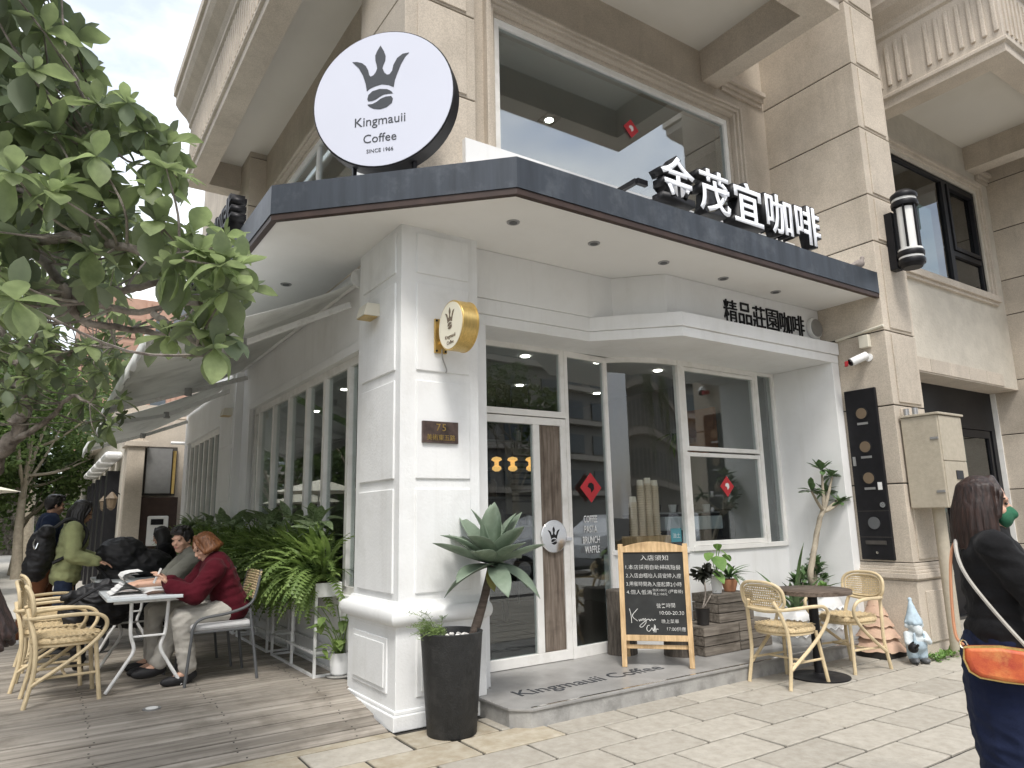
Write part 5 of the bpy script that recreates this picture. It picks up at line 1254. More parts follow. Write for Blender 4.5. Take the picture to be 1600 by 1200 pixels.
# ---- big agave in the charcoal pot
PC = Vector((.295,-.285,0)); rs = random.Random(21)
t = thing('charcoal_planter', 'tall tapered charcoal planter with white pebbles before the white pillar', 'planter', PC)
m = MB().lathe([(.165,0),(.172,.01),(.218,.655),(.222,.67),(.205,.675),(.20,.66),(.195,.60),(.01,.60)],48,PC); m.build('pot', MT['pot'], t, True)
MB().lathe([(.196,.60),(.01,.615)],24,PC).build('soil', MT['soil'], t)
for k in range(46):
    a = rs.uniform(0,6.28); r = .18*math.sqrt(rs.random()); q = rs.uniform(.014,.026)
    MB().ell(PC+Vector((r*math.cos(a),r*math.sin(a),.622+rs.uniform(0,.012))),(q,q*.8,q*.6),Matrix.Rotation(rs.uniform(0,3),3,'Z'),7,5).build('pebble', MT['pebble'], t, True)
m = MB()
for k in range(26):
    a = rs.uniform(2.0,4.6); p = PC+Vector((-.10,-.02,.60)); d = Vector((math.cos(a)*.8,math.sin(a)*.5,rs.uniform(.2,.9))); L = rs.uniform(.12,.34)
    pts = spline([p,p+d*L*.5+UP*.05,p+d*L+UP*(.02-.12*L)],4); m.tube(pts,.0016,3)
    for q in pts[2:]:
        for j in range(5): m.tube([q,q+rdir(rs,-20,50)*rs.uniform(.02,.045)],.0011,3)
stuff(m.build('asparagus_fern', MT['fern'], t))
crown = onY(768,884,-.27); sb = Vector((crown.x-.17,crown.y,.60))
t = thing('agave_plant', 'spineless agave with broad grey green leaves on a leaning bare stem', 'plant', sb)
MB().tube(spline([sb,sb+(crown-sb)*.5+Vector((.01,0,0)),crown],5),[.034,.034,.034,.033,.032,.03,.03,.03,.028,.028,.028][:11],12).build('stem', MT['stemdark'], t, True)
n = 0
cd_ = ray(768,884).normalized()
for ring, (cnt, e0, e1, L0, L1) in enumerate(((7,-26,2,.36,.43),(7,5,28,.40,.48),(6,34,55,.40,.48),(4,64,84,.36,.44))):
    for k in range(cnt):
        az = 2*math.pi*(k+rs.uniform(-.15,.15))/cnt+ring*.35
        d = rdir(rs,e0,e1,az); L = rs.uniform(L0,L1)
        leaf_obj('leaf', crown+d*.02+UP*(.012*ring), d, L, L*.245, MT['agave'], t, 'aga', rs.choice((-.1,.0,.1,.2)) if ring else rs.choice((.2,.3,.4)), .22, 8, rs.uniform(-.25,.25), thick=.006)
leaf_obj('dry_leaf', crown-UP*.01, Vector((-.35,-.6,-.75)), .20, .05, MT['agavedry'], t, 'aga', .2, .3, 6, .4)
leaf_obj('dry_leaf', crown-UP*.01, Vector((.1,-.5,-.9)), .22, .06, MT['agavedry'], t, 'aga', -.1, .3, 6, .0)
# ---- white planter stands with ferns along the side window
def fern(mb, c, n, L0, L1, rs, yspan, face=-1, emin=10, emax=75):
    for k in range(n):
        o = c+Vector((rs.uniform(-.07,.07),rs.uniform(-yspan,yspan),0)); az = rs.uniform(0,2*math.pi)
        if rs.random() < .55: az = math.pi+rs.uniform(-1.2,1.2)
        e = R_(rs.uniform(emin,emax)); L = rs.uniform(L0,L1); d = Vector((math.cos(az)*math.cos(e),math.sin(az)*math.cos(e),math.sin(e)))
        pts = []; p = o.copy(); N_ = 17; g = rs.uniform(.09,.16)
        for i in range(N_+1):
            pts.append(p.copy()); p = p+d*(L/N_); d = (d+Vector((0,0,-g))).normalized()
        for i in range(N_):
            a, b = pts[i], pts[i+1]; tt = (b-a).normalized(); s_ = tt.cross(UP)
            if s_.length < 1e-3: s_ = Vector((1,0,0))
            s_.normalize(); u_ = s_.cross(tt); w_ = .050*math.sin(math.pi*(.12+.84*i/N_))**.7*(L/.5)
            mid = (a+b)/2
            for q in (-1,1):
                tip = mid+s_*q*w_+tt*.018-u_*w_*.25
                mb.add([a,b,tip],[(0,1,2)] if q > 0 else [(0,2,1)])
for si, (y0, y1) in enumerate(((1.36,2.66),(2.85,4.15),(4.35,5.65),(5.9,7.2),(7.4,8.7))):
    rs = random.Random(50+si)
    lab = ('beside the corner pillar','behind the seated couple','at the far end of the side window','below the side pilaster','farthest along the side wall')[si]
    t = thing('planter_stand', 'white metal planter stand '+lab, 'plant stand', (-.015,(y0+y1)/2,.142), 0, 'white planter stands')
    x0, x1, z0, z1 = -.13, .085, .142, .80
    for x in (x0,x1):
        for y in (y0,(y0+y1)/2,y1): MB().box(x-.011,x+.011,y-.011,y+.011,z0,z1).build('post', MT['whitemetal'], t)
        for z in (z0+.012,z0+.20): MB().box(x-.0105,x+.0105,y0+.012,y1-.012,z-.01,z+.01).build('rail', MT['whitemetal'], t)
    for y in (y0,y1):
        for z in (z0+.012,z0+.20): MB().box(x0+.012,x1-.012,y-.0105,y+.0105,z-.01,z+.01).build('rail', MT['whitemetal'], t)
    MB().box(x0-.012,x1+.012,y0-.012,y1+.012,z1,z1+.12).build('trough', MT['whitemetal'], t, bevel=.004)
    MB().box(x0,x1,y0,y1,z1+.121,z1+.128).build('soil', MT['soil'], t)
    m = MB(); c = Vector((-.03,(y0+y1)/2,z1+.13)); fern(m,c,230,.38,.68,rs,(y1-y0)/2*.95,-1,25,80)
    fern(m,c+Vector((-.06,0,-.02)),110,.34,.55,rs,(y1-y0)/2*.95,-1,-5,35)
    for k in range(420):
        a_ = math.pi+rs.uniform(-1.5,1.5) if rs.random() < .75 else rs.uniform(0,6.28); e_ = R_(rs.uniform(5,85)); q_ = rs.uniform(.12,.34)
        d_ = Vector((math.cos(a_)*math.cos(e_),math.sin(a_)*math.cos(e_),math.sin(e_)))
        add_leaf(m, c+Vector((0,rs.uniform(-.5,.5)*(y1-y0),0))+d_*q_, (d_+Vector((0,0,rs.uniform(-.3,.5)))).normalized(), rs.uniform(.18,.30), rs.uniform(.018,.030), 'lan', rs.uniform(.2,.7), .15, 4, rs.uniform(-.5,.5))
    p = base_obj(m,'fern',MT['fern'],(c.x,c.y,z1+.128)); tag(p,'dense arching green fern filling the white stand '+lab,'fern','ferns in the planter stands'); stuff(p); del p['kind']
    t = thing('mottled_foliage_plant','pale mottled broad-leaved plant rising above the fern '+lab,'plant',(0.0,(y0+y1)/2,z1+.128),0,'mottled plants above the ferns')
    for k in range(42):
        o = Vector((rs.uniform(-.10,.06),rs.uniform(y0+.1,y1-.05),z1+.42+rs.uniform(0,.26)))
        if k%2 == 0: MB().tube([o,(o.x,o.y,z1+.13)],.006,5).build('stalk', MT['fern'], t)
        leaf_obj('leaf', o, rdir(rs,5,70), rs.uniform(.20,.30), .062, MT['aglao'], t, 'lan', rs.choice((.2,.4,.5)), .12, 5, rs.uniform(-.4,.4))
# ---- potted plants
def pot(name, label, c, prof, mat, cat='pot', group=None, soil=None):
    t = thing(name, label, cat, c, 0, group)
    MB().lathe(prof,28,c).build('pot', mat, t, True); r, z = prof[-1] if soil is None else soil
    MB().lathe([(r,z),(.005,z+.005)],18,c).build('soil', MT['soil'], t); return t
c = onZ(537,1058,.142)+Vector((-.02,.05,0))
t = pot('potted_philodendron','white ceramic pot with climbing leaves tucked behind the corner pillar',c,[(.04,0),(.075,.03),(.088,.12),(.08,.19),(.085,.20),(.072,.195),(.068,.17)],MT['potwhite'],'plant',soil=(.07,.17))
rs = random.Random(4)
MB().lathe([(.11,0),(.12,.012),(.10,.014)],20,c).build('saucer', MT['concside'], t)
for k in range(26):
    a = c+Vector((rs.uniform(-.03,.03),rs.uniform(-.03,.03),.18)); b = a+Vector((rs.uniform(-.22,.06),rs.uniform(-.1,.1),rs.uniform(-.05,.45)))
    MB().tube(spline([a,(a+b)/2+UP*.06,b],3),.004,4).build('stalk', MT['fern'], t); leaf_obj('leaf', b, rdir(rs,-50,30), rs.uniform(.08,.15),.04, MT['fern'], t,'heart',.3,.1,5)
cx, cy = CRT; rs = random.Random(8)
c = Vector((cx+.13,cy+.12,ZS+.267))
t = pot('dark_curly_plant','black pot with dark curly leaves on a bare leaning stem on the crates',c,[(.055,0),(.07,.15),(.075,.155),(.066,.15)],MT['potblack'],'plant')
tp = c+Vector((.10,.04,.46)); MB().tube(spline([c+UP*.14,c+Vector((.06,0,.28)),tp],5),.008,6).build('stem', MT['bark'], t, True); MB().tube(spline([c+UP*.14,c+Vector((.10,.02,.20)),c+Vector((.2,.04,.27))],5),.006,6).build('stem', MT['bark'], t, True)
for k in range(34): leaf_obj('leaf', tp+rdir(rs,-40,60)*rs.uniform(.0,.09), rdir(rs,-40,60), rs.uniform(.07,.12),.035, MT['darkleaf'], t,'heart',rs.choice((.3,.6,-.3)),.3,4,rs.uniform(-1,1))
c = Vector((cx+.42,cy+.17,ZS+.536))
t = pot('anthurium_plant','white square pot with big bright green heart leaves on the top crate',c,[(.045,0),(.062,.16),(.064,.165),(.056,.16)],MT['potwhite'],'plant')
for k, (dx,dz,L,az) in enumerate(((.0,.24,.20,-1.9),(-.04,.10,.17,-1.6),(.06,.30,.16,-1.1),(-.09,.28,.13,-2.6),(.10,.18,.15,-.6),(.03,.36,.11,.8),(.13,.25,.12,.2))):
    b = c+Vector((dx,-.02,.12+dz)); MB().tube(spline([c+UP*.16,(c+UP*.16+b)/2+UP*.03,b],4),.004,5).build('stalk', MT['anth'], t); leaf_obj('leaf', b, Vector((math.cos(az)*.8,math.sin(az)*.6,-.55)), L, L*.40, MT['anth'], t,'heart',.1,.06,6)
c = Vector((cx+.64,cy+.19,ZS+.536))
t = pot('spiky_terracotta_plant','terracotta pot with spiky drooping leaves on the top crate near the chair',c,[(.055,0),(.085,.10),(.088,.12),(.08,.115)],MT['terracotta'],'plant')
for k in range(30): leaf_obj('leaf', c+UP*.12+rdir(rs,0,60)*.03, rdir(rs,-5,65), rs.uniform(.17,.30),.020, MT['succ'], t,'lan',rs.choice((.3,.5,.6)),.2,6)
# white patterned pots with succulents
def white_pot(c, r, h, label):
    t = thing('patterned_pot', label, 'pot', c, 0, 'white patterned pots')
    MB().lathe([(r*.80,0),(r*.98,h*.15),(r*1.02,h*.55),(r*.9,h*.85),(r*.72,h*.95),(r*.72,h),(r*.64,h),(r*.64,h*.93)],36,c).build('body', MT['potwhite'], t, True)
    n = 30
    for j, zz in enumerate((.28,.42,.56,.70)):
        rr = r*(.985+.04*math.sin(zz*3.1)) if zz < .6 else r*.985
        MB().tube([c+Vector(((rr+.003)*math.cos(2*math.pi*k/n),(rr+.003)*math.sin(2*math.pi*k/n),h*zz+(.016 if k%2 else -.016))) for k in range(n)],.007,5,closed=True).build('zigzag_relief', MT['potwhite'], t)
    MB().lathe([(r*.64,h*.92),(.005,h*.93)],18,c).build('soil', MT['soil'], t)
    return t
p2 = Vector((4.80,-.24,ZS)); p1 = Vector((4.36,-.20,ZS))
white_pot(p2,.20,.46,'white embossed pot carrying the twisted pale trunk'); white_pot(p1,.19,.34,'white embossed pot carrying strap-leaved succulents')
rs = random.Random(31)
t = thing('strap_leaf_succulent','long strap leaved succulent in the left white embossed pot','plant',p1+UP*.31)
for k in range(13):
    az = rs.uniform(0,6.28); leaf_obj('leaf', p1+UP*.31+rdir(rs,0,30)*.05, rdir(rs,35,85,az), rs.uniform(.38,.72),.028, MT['succ'], t,'strap',rs.choice((.1,.2,.3)),.35,7,rs.uniform(-.4,.4))
t = thing('desert_rose_tree','little tree with twisted pale trunk and tufts of glossy leaves by the shop recess','tree',p2+UP*.42)
tr = [p2+UP*.42]+[onY(px,py,-.28) for px,py in ((1267,905),(1272,860),(1280,815),(1287,795))]
m = MB(); sp = spline(tr,6); m.tube(sp,[.034-.012*i/len(sp) for i in range(len(sp))],12)
for ph in (0,2.1,4.2):
    m.tube([q+Vector((math.cos(i*.55+ph),math.sin(i*.55+ph),0))*(.022-.007*i/len(sp)) for i,q in enumerate(sp)],.014,6)
m.build('trunk', MT['barkpale'], t, True)
tips = []
for px, py, yy in ((1268,768,-.34),(1290,770,-.22),(1312,785,-.34),(1300,745,-.30),(1284,735,-.27),(1318,770,-.30)):
    e = onY(px,py,yy); mid = (sp[-1]+e)/2+Vector((0,0,-.03)); MB().tube(spline([sp[-1]-UP*.03,mid,e],5),[.020,.019,.018,.018,.017,.016,.015,.014,.013,.012,.011][:11],8).build('branch', MT['barkpale'], t, True); tips.append(e)
for e in tips:
    for k in range(17): leaf_obj('leaf', e+rdir(rs,0,60)*.015, rdir(rs,-35,70), rs.uniform(.09,.17),.032, MT['succ'], t,'ob',rs.choice((0,.2,.4)),.15,5)
def clump(name, label, c, n, L, W, mat, stem=.0, e0=0, e1=80, kind='ob', heads=5, spread=.1, hh=.25):
    t = thing(name, label, 'plant', c); 
    for h in range(heads):
        e = c+Vector((rs.uniform(-spread,spread),rs.uniform(-spread,spread)*.6,hh*rs.uniform(.4,1)))
        MB().tube(spline([c,(c+e)/2+Vector((rs.uniform(-.02,.02),0,0)),e],3),.008,5).build('stem', MT['barkpale'], t, True)
        for k in range(n): leaf_obj('leaf', e, rdir(rs,e0,e1), rs.uniform(.7,1.2)*L, W, mat, t, kind, rs.choice((-.1,.1,.3)),.15,5)
    return t
clump('spoon_leaf_succulent','dark spoon-leaved succulent between the strap leaves and the pale trunk',p1+Vector((.12,.02,.31)),11,.12,.028,MT['succ'],heads=6,spread=.10,hh=.34)
clump('bright_rosette_succulent','bright green rosette succulent at the foot of the pale trunk',p2+Vector((-.03,-.06,.42)),14,.09,.022,MT['anth'],heads=4,spread=.09,hh=.10)
pb = p2+Vector((.20,.22,0)); white_pot(pb,.13,.42,'small white embossed pot near the white side post')
clump('upright_green_succulent','upright leafy succulent beside the white side post',pb+UP*.40,13,.12,.026,MT['succ'],heads=8,spread=.13,hh=.38)
rs = random.Random(12)
m = MB(); c = Vector((5.3,-1.15,0))
for k in range(160):
    o = Vector((5.22+rs.uniform(-.12,.34),-1.12+rs.uniform(-.10,.06),0)); add_leaf(m,o+UP*rs.uniform(0,.05),rdir(rs,-10,80),rs.uniform(.03,.06),.014,'heart',.2,.1,3)
o = base_obj(m,'weeds',MT['anth'],(5.3,-1.15,0)); tag(o,'small green weeds growing at the foot of the granite pillar','weeds'); stuff(o); del o['kind']
# staghorn fern inside
t = thing('staghorn_fern','hanging staghorn fern inside behind the upper right sash','plant',(4.6,1.5,2.3))
for k in range(14): leaf_obj('leaf', (4.62+rs.uniform(-.03,.03),1.5,2.48), rdir(rs,-80,10), rs.uniform(.2,.36),.03, MT['fern'], t,'strap',.3,.1,5)
MB().disc((4.62,1.5,2.5),(0,0,1),.08,.05).build('basket', MT['interior'], t); MB().tube([(4.62,1.5,2.52),(4.62,1.5,3.25)],.004,4).build('cord', MT['black'], t)
# ================================================================== PEOPLE
def lerp(a, b, t): return Vector(a)*(1-t)+Vector(b)*t
def torso(hip, neck, lat, sc=1, inf=0):
    hip, neck, lat = Vector(hip), Vector(neck), Vector(lat).normalized(); up = (neck-hip).normalized(); fr = lat.cross(up).normalized(); lat = up.cross(fr)
    M_ = Matrix((fr,lat,up)).transposed(); o = []
    for t, rw, rd in ((-.03,.160,.118),(.12,.158,.115),(.3,.142,.104),(.48,.145,.108),(.66,.158,.116),(.80,.160,.108),(.91,.125,.085)):
        o.append(('e',lerp(hip,neck,t)+fr*(.012 if .5<t<.85 else 0),(rd*sc+inf,rw*sc+inf,.10*sc+inf*.6),M_))
    return o
def head_parts(c, face, up, s=1):
    face, up = Vector(face).normalized(), Vector(up).normalized(); lat = up.cross(face).normalized(); up = face.cross(lat); M_ = Matrix((face,lat,up)).transposed(); c = Vector(c)
    P_ = lambda x,y,z: c+M_@Vector((x*s,y*s,z*s)); r = lambda *a: tuple(q*s for q in a)
    return M_, P_, [('e',P_(-.012,0,.025),r(.094,.075,.098),M_),('e',P_(.02,0,-.025),r(.070,.061,.085),M_),('e',P_(.04,0,-.085),r(.040,.040,.034),M_),('c',P_(.082,0,.005),P_(.099,0,-.03),.008*s,.0125*s),
        ('e',P_(-.008,.074,-.012),r(.014,.010,.030),M_),('e',P_(-.008,-.074,-.012),r(.014,.010,.030),M_),('c',P_(.079,.038,.022),P_(.079,-.038,.022),.012*s,.012*s),('e',P_(.082,0,-.062),r(.014,.022,.012),M_),('c',P_(.058,.04,-.03),P_(.058,-.04,-.03),.024*s,.024*s)]
def hand_parts(w_, d, nrm, side, curl=.5, s=1):
    """wrist, direction, palm normal, side=+1 thumb towards d x nrm"""
    w_, d, nrm = Vector(w_), Vector(d).normalized(), Vector(nrm).normalized(); sv = d.cross(nrm).normalized()*side; o = []
    M_ = Matrix((d,sv,d.cross(sv))).transposed()
    o.append(('e',w_+d*.05*s,(.055*s,.042*s,.017*s),M_)); o.append(('c',w_-d*.03,w_+d*.02,.027*s,.027*s))
    for k, L in zip(range(4),(.072,.082,.076,.058)):
        b = w_+d*.088*s+sv*(.030-.020*k)*s; d1 = (d+nrm*curl*.6).normalized(); m1 = b+d1*L*.5*s; d2 = (d+nrm*curl*1.8).normalized(); o += [('c',b,m1,.0092*s,.0085*s),('c',m1,m1+d2*L*.5*s,.0085*s,.007*s)]
    b = w_+d*.03*s+sv*.032*s; d1 = (d*.7+sv*.7+nrm*.2).normalized(); m1 = b+d1*.035*s; o += [('c',b,m1,.0115*s,.010*s),('c',m1,m1+(d*.9+sv*.25+nrm*.3).normalized()*.032*s,.0098*s,.008*s)]
    return o
def person(label, loc, rotz, J, mats, sleeves=1.0, hair=None, shoes=True, arms=((1,1),(1,1)), coat=.02, legs=True, hands=True, lat=(0,1,0), hair_mat='hairblack', skirt=None, face_detail=True, group=None, sc=1.0, baggy=.0, flare=0):
    t = thing('person', label, 'person', loc, rotz, group, world=False)
    V = {k: Vector(v) for k, v in J.items()}
    M_, P_, hp = head_parts(V['head'], V['face'], V.get('hup',(0,0,1)))
    skin = hp+[('c',P_(-.02,0,-.06),V['neck']-UP*.0,.050,.055)]
    skin += torso(V['hip'],V['neck'],lat,.88*sc)
    for s in 'lr':
        skin += [('c',V['neck']-UP*.03,V['sh'+s],.045,.042),('c',V['sh'+s],V['el'+s],.042,.036),('c',V['el'+s],V['wr'+s],.036,.025)]
        if hands: 
            hd = V.get('hd'+s, V['wr'+s]-V['el'+s]); skin += hand_parts(V['wr'+s],hd,V.get('hn'+s,(0,0,-1)), 1 if s == 'l' else -1, J.get('curl',.5) if not isinstance(J.get('curl'),Vector) else .5)
        if legs: skin += [('c',lerp(V['hip'],V['kn'+s],.12),V['kn'+s],.072,.050),('c',V['kn'+s],V['an'+s],.050,.036),('c',V['an'+s],V['to'+s],.034,.026)]
    body = organic('body', skin, MT[mats['skin']], t, .0065, 3)
    if face_detail:
        for s in (-1,1):
            MB().ell(P_(.080,s*.031,.002),(.008,.0125,.0055),M_,8,6).build('eye', MT['eye'], body, True)
            MB().tube([P_(.087,s*.018,.024),P_(.084,s*.035,.029),P_(.074,s*.052,.024)],.0035,5).build('eyebrow', MT['hairblack'], body, True)
        MB().ell(P_(.093,0,-.060),(.005,.021,.0065),M_,10,6).build('lips', MT['lip'], body, True)
    # top
    top = torso(V['hip'],V['neck'],lat,1.0*sc,coat)
    top += [('c',lerp(V['hip'],V['neck'],.9),lerp(V['hip'],V['neck'],.98),.075+coat*.3,.058)]
    for s in 'lr':
        top += [('c',V['neck']-UP*.04,V['sh'+s],.06+coat*.5,.058+coat)]
        if sleeves >= 1: top += [('c',V['sh'+s],V['el'+s],.056+coat,.048+coat),('c',V['el'+s],lerp(V['el'+s],V['wr'+s],.93),.048+coat,.034+coat*.9)]
        else: e = lerp(V['sh'+s],V['el'+s],sleeves); top += [('c',V['sh'+s],e,.056+coat,.056+coat)]
    organic('top', top, MT[mats['top']], t, .010, 6, wr=.007)
    if legs:
        lo = [('e',V['hip'],(.125*sc+.012,.165*sc+.012,.12))]
        if lat: 
            up_ = (V['neck']-V['hip']).normalized()
        if skirt:
            lo += [('c',V['hip']-UP*.05,V['hip']-UP*skirt,.165,.162),('c',V['hip']-UP*skirt,Vector((.01,0,.26)),.162,.15)]
        else:
            for s in 'lr':
                h = V['hip']+(V['kn'+s]-V['hip']).normalized()*.06+Vector(lat)*(.075 if s == 'l' else -.075)
                lo += [('c',h,V['kn'+s],.088+baggy*.5,.064+baggy),('c',V['kn'+s],lerp(V['kn'+s],V['an'+s],.92),.064+baggy,.052+baggy)]
        organic('trousers' if not skirt else 'skirt', lo, MT[mats['bottom']], t, .010, 6, wr=.007)
        for s in 'lr':
            a, b = V['an'+s], V['to'+s]; d = b-a; d.z = 0; d.normalize(); q = Matrix((d,Vector((-d.y,d.x,0)),UP)).transposed(); mid = lerp(a,b,.55); mid.z = min(a.z,b.z)+.0
            sh = organic('shoe',[('e',mid+d*.01-UP*.005,(.13,.046,.045),q),('c',a-d*.03-UP*.03,a,.045,.044)], MT[mats.get('shoe','shoe')], t, .01, 3)
    if hair:
        hp = []
        hp.append(('e',P_(-.024,0,.034),(.100,.087,.100),M_)); hp.append(('e',P_(-.05,0,.0),(.075,.084,.10),M_) if hair != 'short' else ('e',P_(-.045,0,.015),(.070,.077,.085),M_))
        if hair == 'short':
            for k in range(22):
                a = k*2.4; r = .075*math.sqrt((k+1)/22); hp.append(('c',P_(-.01+r*math.cos(a),r*math.sin(a)*.9,.11-.3*r*r/.01*.05),P_(.012+r*1.15*math.cos(a),r*math.sin(a)*1.0,.135-.35*r),.02,.012))
            hp += [('c',P_(.07,-.05,.075),P_(.075,.05,.078),.022,.022),('c',P_(-.0,.078,.03),P_(.01,.076,-.01),.014,.008),('c',P_(-.0,-.078,.03),P_(.01,-.076,-.01),.014,.008)]
        else:
            L = hair; n = 17
            for k in range(n):
                a = R_(62+236*k/(n-1)); x, y = .088*math.cos(a)-.022, .082*math.sin(a)
                drop = L*(.92+.14*((k*7)%5)/5)
                p0, p1 = P_(x*.8,y*.8,.075), P_(x*1.05,y*1.08,-.03); e = p1+Vector((0,0,-drop))+M_@Vector((x*.25-flare,y*.2,0)); hp += [('c',p0,p1,.026,.027),('c',p1,lerp(p1,e,.55),.027,.026),('c',lerp(p1,e,.55),e,.026,.011)]
            hp += [('c',P_(.03,.0,.118),P_(.066,.062,.05),.018,.012),('c',P_(.03,0,.118),P_(.066,-.062,.05),.018,.012),('c',P_(.066,.062,.05),P_(.05,.078,-.05),.013,.014),('c',P_(.066,-.062,.05),P_(.05,-.078,-.05),.013,.014)]
        organic('hair', hp, MT[hair_mat], t, .006, 2, hairy=.0014)
    return t, M_, P_
# ---- woman in black at the right edge (faces away to the right)
wp = onZ(1527,742,1.60); wp.z = 0
H_ = dict(hip=(0,0,.86),neck=(.0,0,1.32),head=(.015,0,1.465),face=(1,-.12,-.03),shl=(0,.175,1.285),shr=(.02,-.165,1.275),ell=(-.02,.215,1.02),elr=(.15,-.175,1.05),wrl=(.16,.19,.90),wrr=(.37,-.08,1.0),hdl=(1,-.2,-.1),hdr=(1,.3,0),
  knl=(.02,.09,.47),knr=(.03,-.09,.47),anl=(-.02,.09,.075),anr=(.0,-.09,.075),tol=(.13,.1,.035),tor=(.15,-.1,.035))
W1, M1, P1 = person('woman in black knit top and navy skirt wearing a green mask at the pavement edge', wp, R_(-64), H_, dict(skin='skin',top='knitblack',bottom='navy'), 1.0, hair=.17, hair_mat='hairbrown', coat=.018, skirt=.35)
organic('face_mask',[('e',P1(.066,0,-.055),(.038,.062,.052),M1),('c',P1(.085,0,-.02),P1(.10,0,-.045),.018,.022)],MT['mask'],W1,.006,3)
for s in (-1,1): MB().tube([P1(.045,s*.062,-.03),P1(-.0,s*.078,-.01)],.003,5).build('mask_loop', MT['black'], W1)
# shoulder bag
bag = thing('shoulder_bag','orange red handbag with a warm painted pattern on a pale strap','bag',wp+Vector((0,0,.75)),R_(-64),world=False)
MT['bagp'] = pm('painted_bag',(.50,.055,.035),.5,var=.3,scale=11,c2=(.62,.15,.045),dirt=(.70,.38,.12,.85),dscale=7,bump=.15,bscale=150)
bp = Vector((-.02,-.20,.065))
prof_ = [(-.13,.045),(-.135,.0),(-.12,-.05),(-.085,-.072),(0,-.082),(.075,-.085),(.115,-.065),(.132,-.01),(.13,.03),(.115,.042),(0,.055)]
m = MB(); n = len(prof_); v = []
for yy, k in ((-.045,.88),(-.03,1),(.03,1),(.045,.88)): v += [bp+Vector((p[0]*k,yy,p[1]*k)) for p in prof_]
m.add(v,[(r*n+i,r*n+(i+1)%n,(r+1)*n+(i+1)%n,(r+1)*n+i) for r in range(3) for i in range(n)]+[tuple(range(n-1,-1,-1)),tuple(range(3*n,4*n))]); m.build('bag_body', MT['bagp'], bag, True, bevel=.01)
MB().tube([bp+Vector((p[0]*1.01,-.031,p[1]*1.01)) for p in prof_],.0045,6,closed=True).build('piping', MT['goldmetal'], bag, True)
MB().tube([bp+Vector((-.125,-.02,.045)),bp+Vector((0,-.03,.057)),bp+Vector((.115,-.02,.042))],.006,6).build('zip', MT['goldmetal'], bag, True)
MB().tube(spline([bp+Vector((-.13,0,.05)),Vector((-.175,-.18,.16)),Vector((-.168,-.12,.34)),Vector((-.145,-.05,.50)),Vector((-.10,.02,.585))],6),.007,6).build('strap', MT['terracotta'], bag, True)
MB().tube(spline([bp+Vector((.13,0,.04)),Vector((.10,-.22,.09)),Vector((-.02,-.205,.26)),Vector((-.11,-.155,.42)),Vector((-.125,-.06,.54)),Vector((-.085,.03,.595))],6),.0085,6).build('strap', MT['palegrey'], bag, True)
for x, z in ((-.13,.055),(.13,.045)): MB().tube([bp+Vector((x+.014*math.cos(a),-.0,z+.018*math.sin(a))) for a in [k*.785 for k in range(8)]],.004,5,closed=True).build('ring', MT['chrome'], bag, True)
# ---- seated woman in wine red fleece (faces -x towards the table)
def seated(hipx, lean, d=0): pass
wl = Vector((-.76,1.93,.142))
J2 = dict(hip=(-.06,0,.575),neck=(.10,-.01,.985),head=(.185,-.03,1.105),face=(.88,.18,-.48),hup=(.45,-.15,.9),shl=(.13,.165,.92),shr=(.13,-.165,.92),ell=(.28,.20,.72),elr=(.30,-.17,.72),wrl=(.47,.10,.80),wrr=(.46,-.06,.83),hdl=(.5,-.2,.7),hdr=(.6,.15,.6),hnl=(.5,0,-.7),hnr=(.5,0,-.7),
  knl=(.36,.10,.53),knr=(.33,-.12,.53),anl=(.28,.08,.10),anr=(.50,-.05,.15),tol=(.42,.09,.04),tor=(.62,-.02,.11))
person('young woman in wine red fleece and pale trousers leaning over her phone at the table', wl, R_(180), J2, dict(skin='skin',top='wine',bottom='palegrey'), 1.0, hair=.03, hair_mat='hairginger', coat=.034, baggy=.018)
ph = thing('phone','pale phone held by the woman in wine red','phone',wl+Vector((-.52,-.02,.86)),0)
c = wl+Vector((-.555,-.01,.885)); MB().obox(c,(.025,0,.06),(0,.036,0),(.004,0,-.0017)).build('case', MT['paper'], ph, bevel=.004)
# ---- seated young man in grey tee
ml = Vector((-.86,2.62,.142))
J3 = dict(hip=(-.08,0,.575),neck=(.10,0,1.03),head=(.17,.0,1.165),face=(.72,.68,-.14),shl=(.09,.20,.985),shr=(.09,-.20,.985),ell=(.30,.27,.80),elr=(.28,-.24,.78),wrl=(.52,.20,.785),wrr=(.50,-.06,.785),hdl=(1,-.2,-.05),hdr=(1,.3,-.05),
  knl=(.37,.13,.53),knr=(.37,-.13,.53),anl=(.36,.12,.08),anr=(.36,-.12,.08),tol=(.50,.13,.035),tor=(.50,-.13,.035))
person('young man with short dark hair in olive grey t-shirt seated at the table', ml, R_(180), J3, dict(skin='skin',top='greytee',bottom='palegrey'), .75, hair='short', coat=.020)
# ---- woman in pale green with backpack, pushing the stroller
gl = Vector((-1.90,4.2,.0))
J4 = dict(hip=(0,0,.95),neck=(.05,0,1.46),head=(.105,0,1.60),face=(.95,-.1,-.35),shl=(.04,.18,1.42),shr=(.04,-.18,1.42),ell=(.05,.24,1.16),elr=(.06,-.25,1.15),wrl=(.26,.20,1.10),wrr=(.28,-.20,1.08),hdl=(1,-.1,-.25),hdr=(1,.1,-.25),
  knl=(.07,.10,.52),knr=(-.02,-.10,.52),anl=(.03,.1,.21),anr=(-.12,-.1,.21),tol=(.16,.1,.17),tor=(.0,-.1,.17))
person('woman in pale green knit top with black backpack pushing a stroller', gl, R_(-4), J4, dict(skin='skin2',top='lime',bottom='denim'), 1.0, hair=.20, coat=.03)
bk = thing('backpack','large black backpack worn by the woman in pale green','backpack',gl+Vector((-.2,0,1.0)))
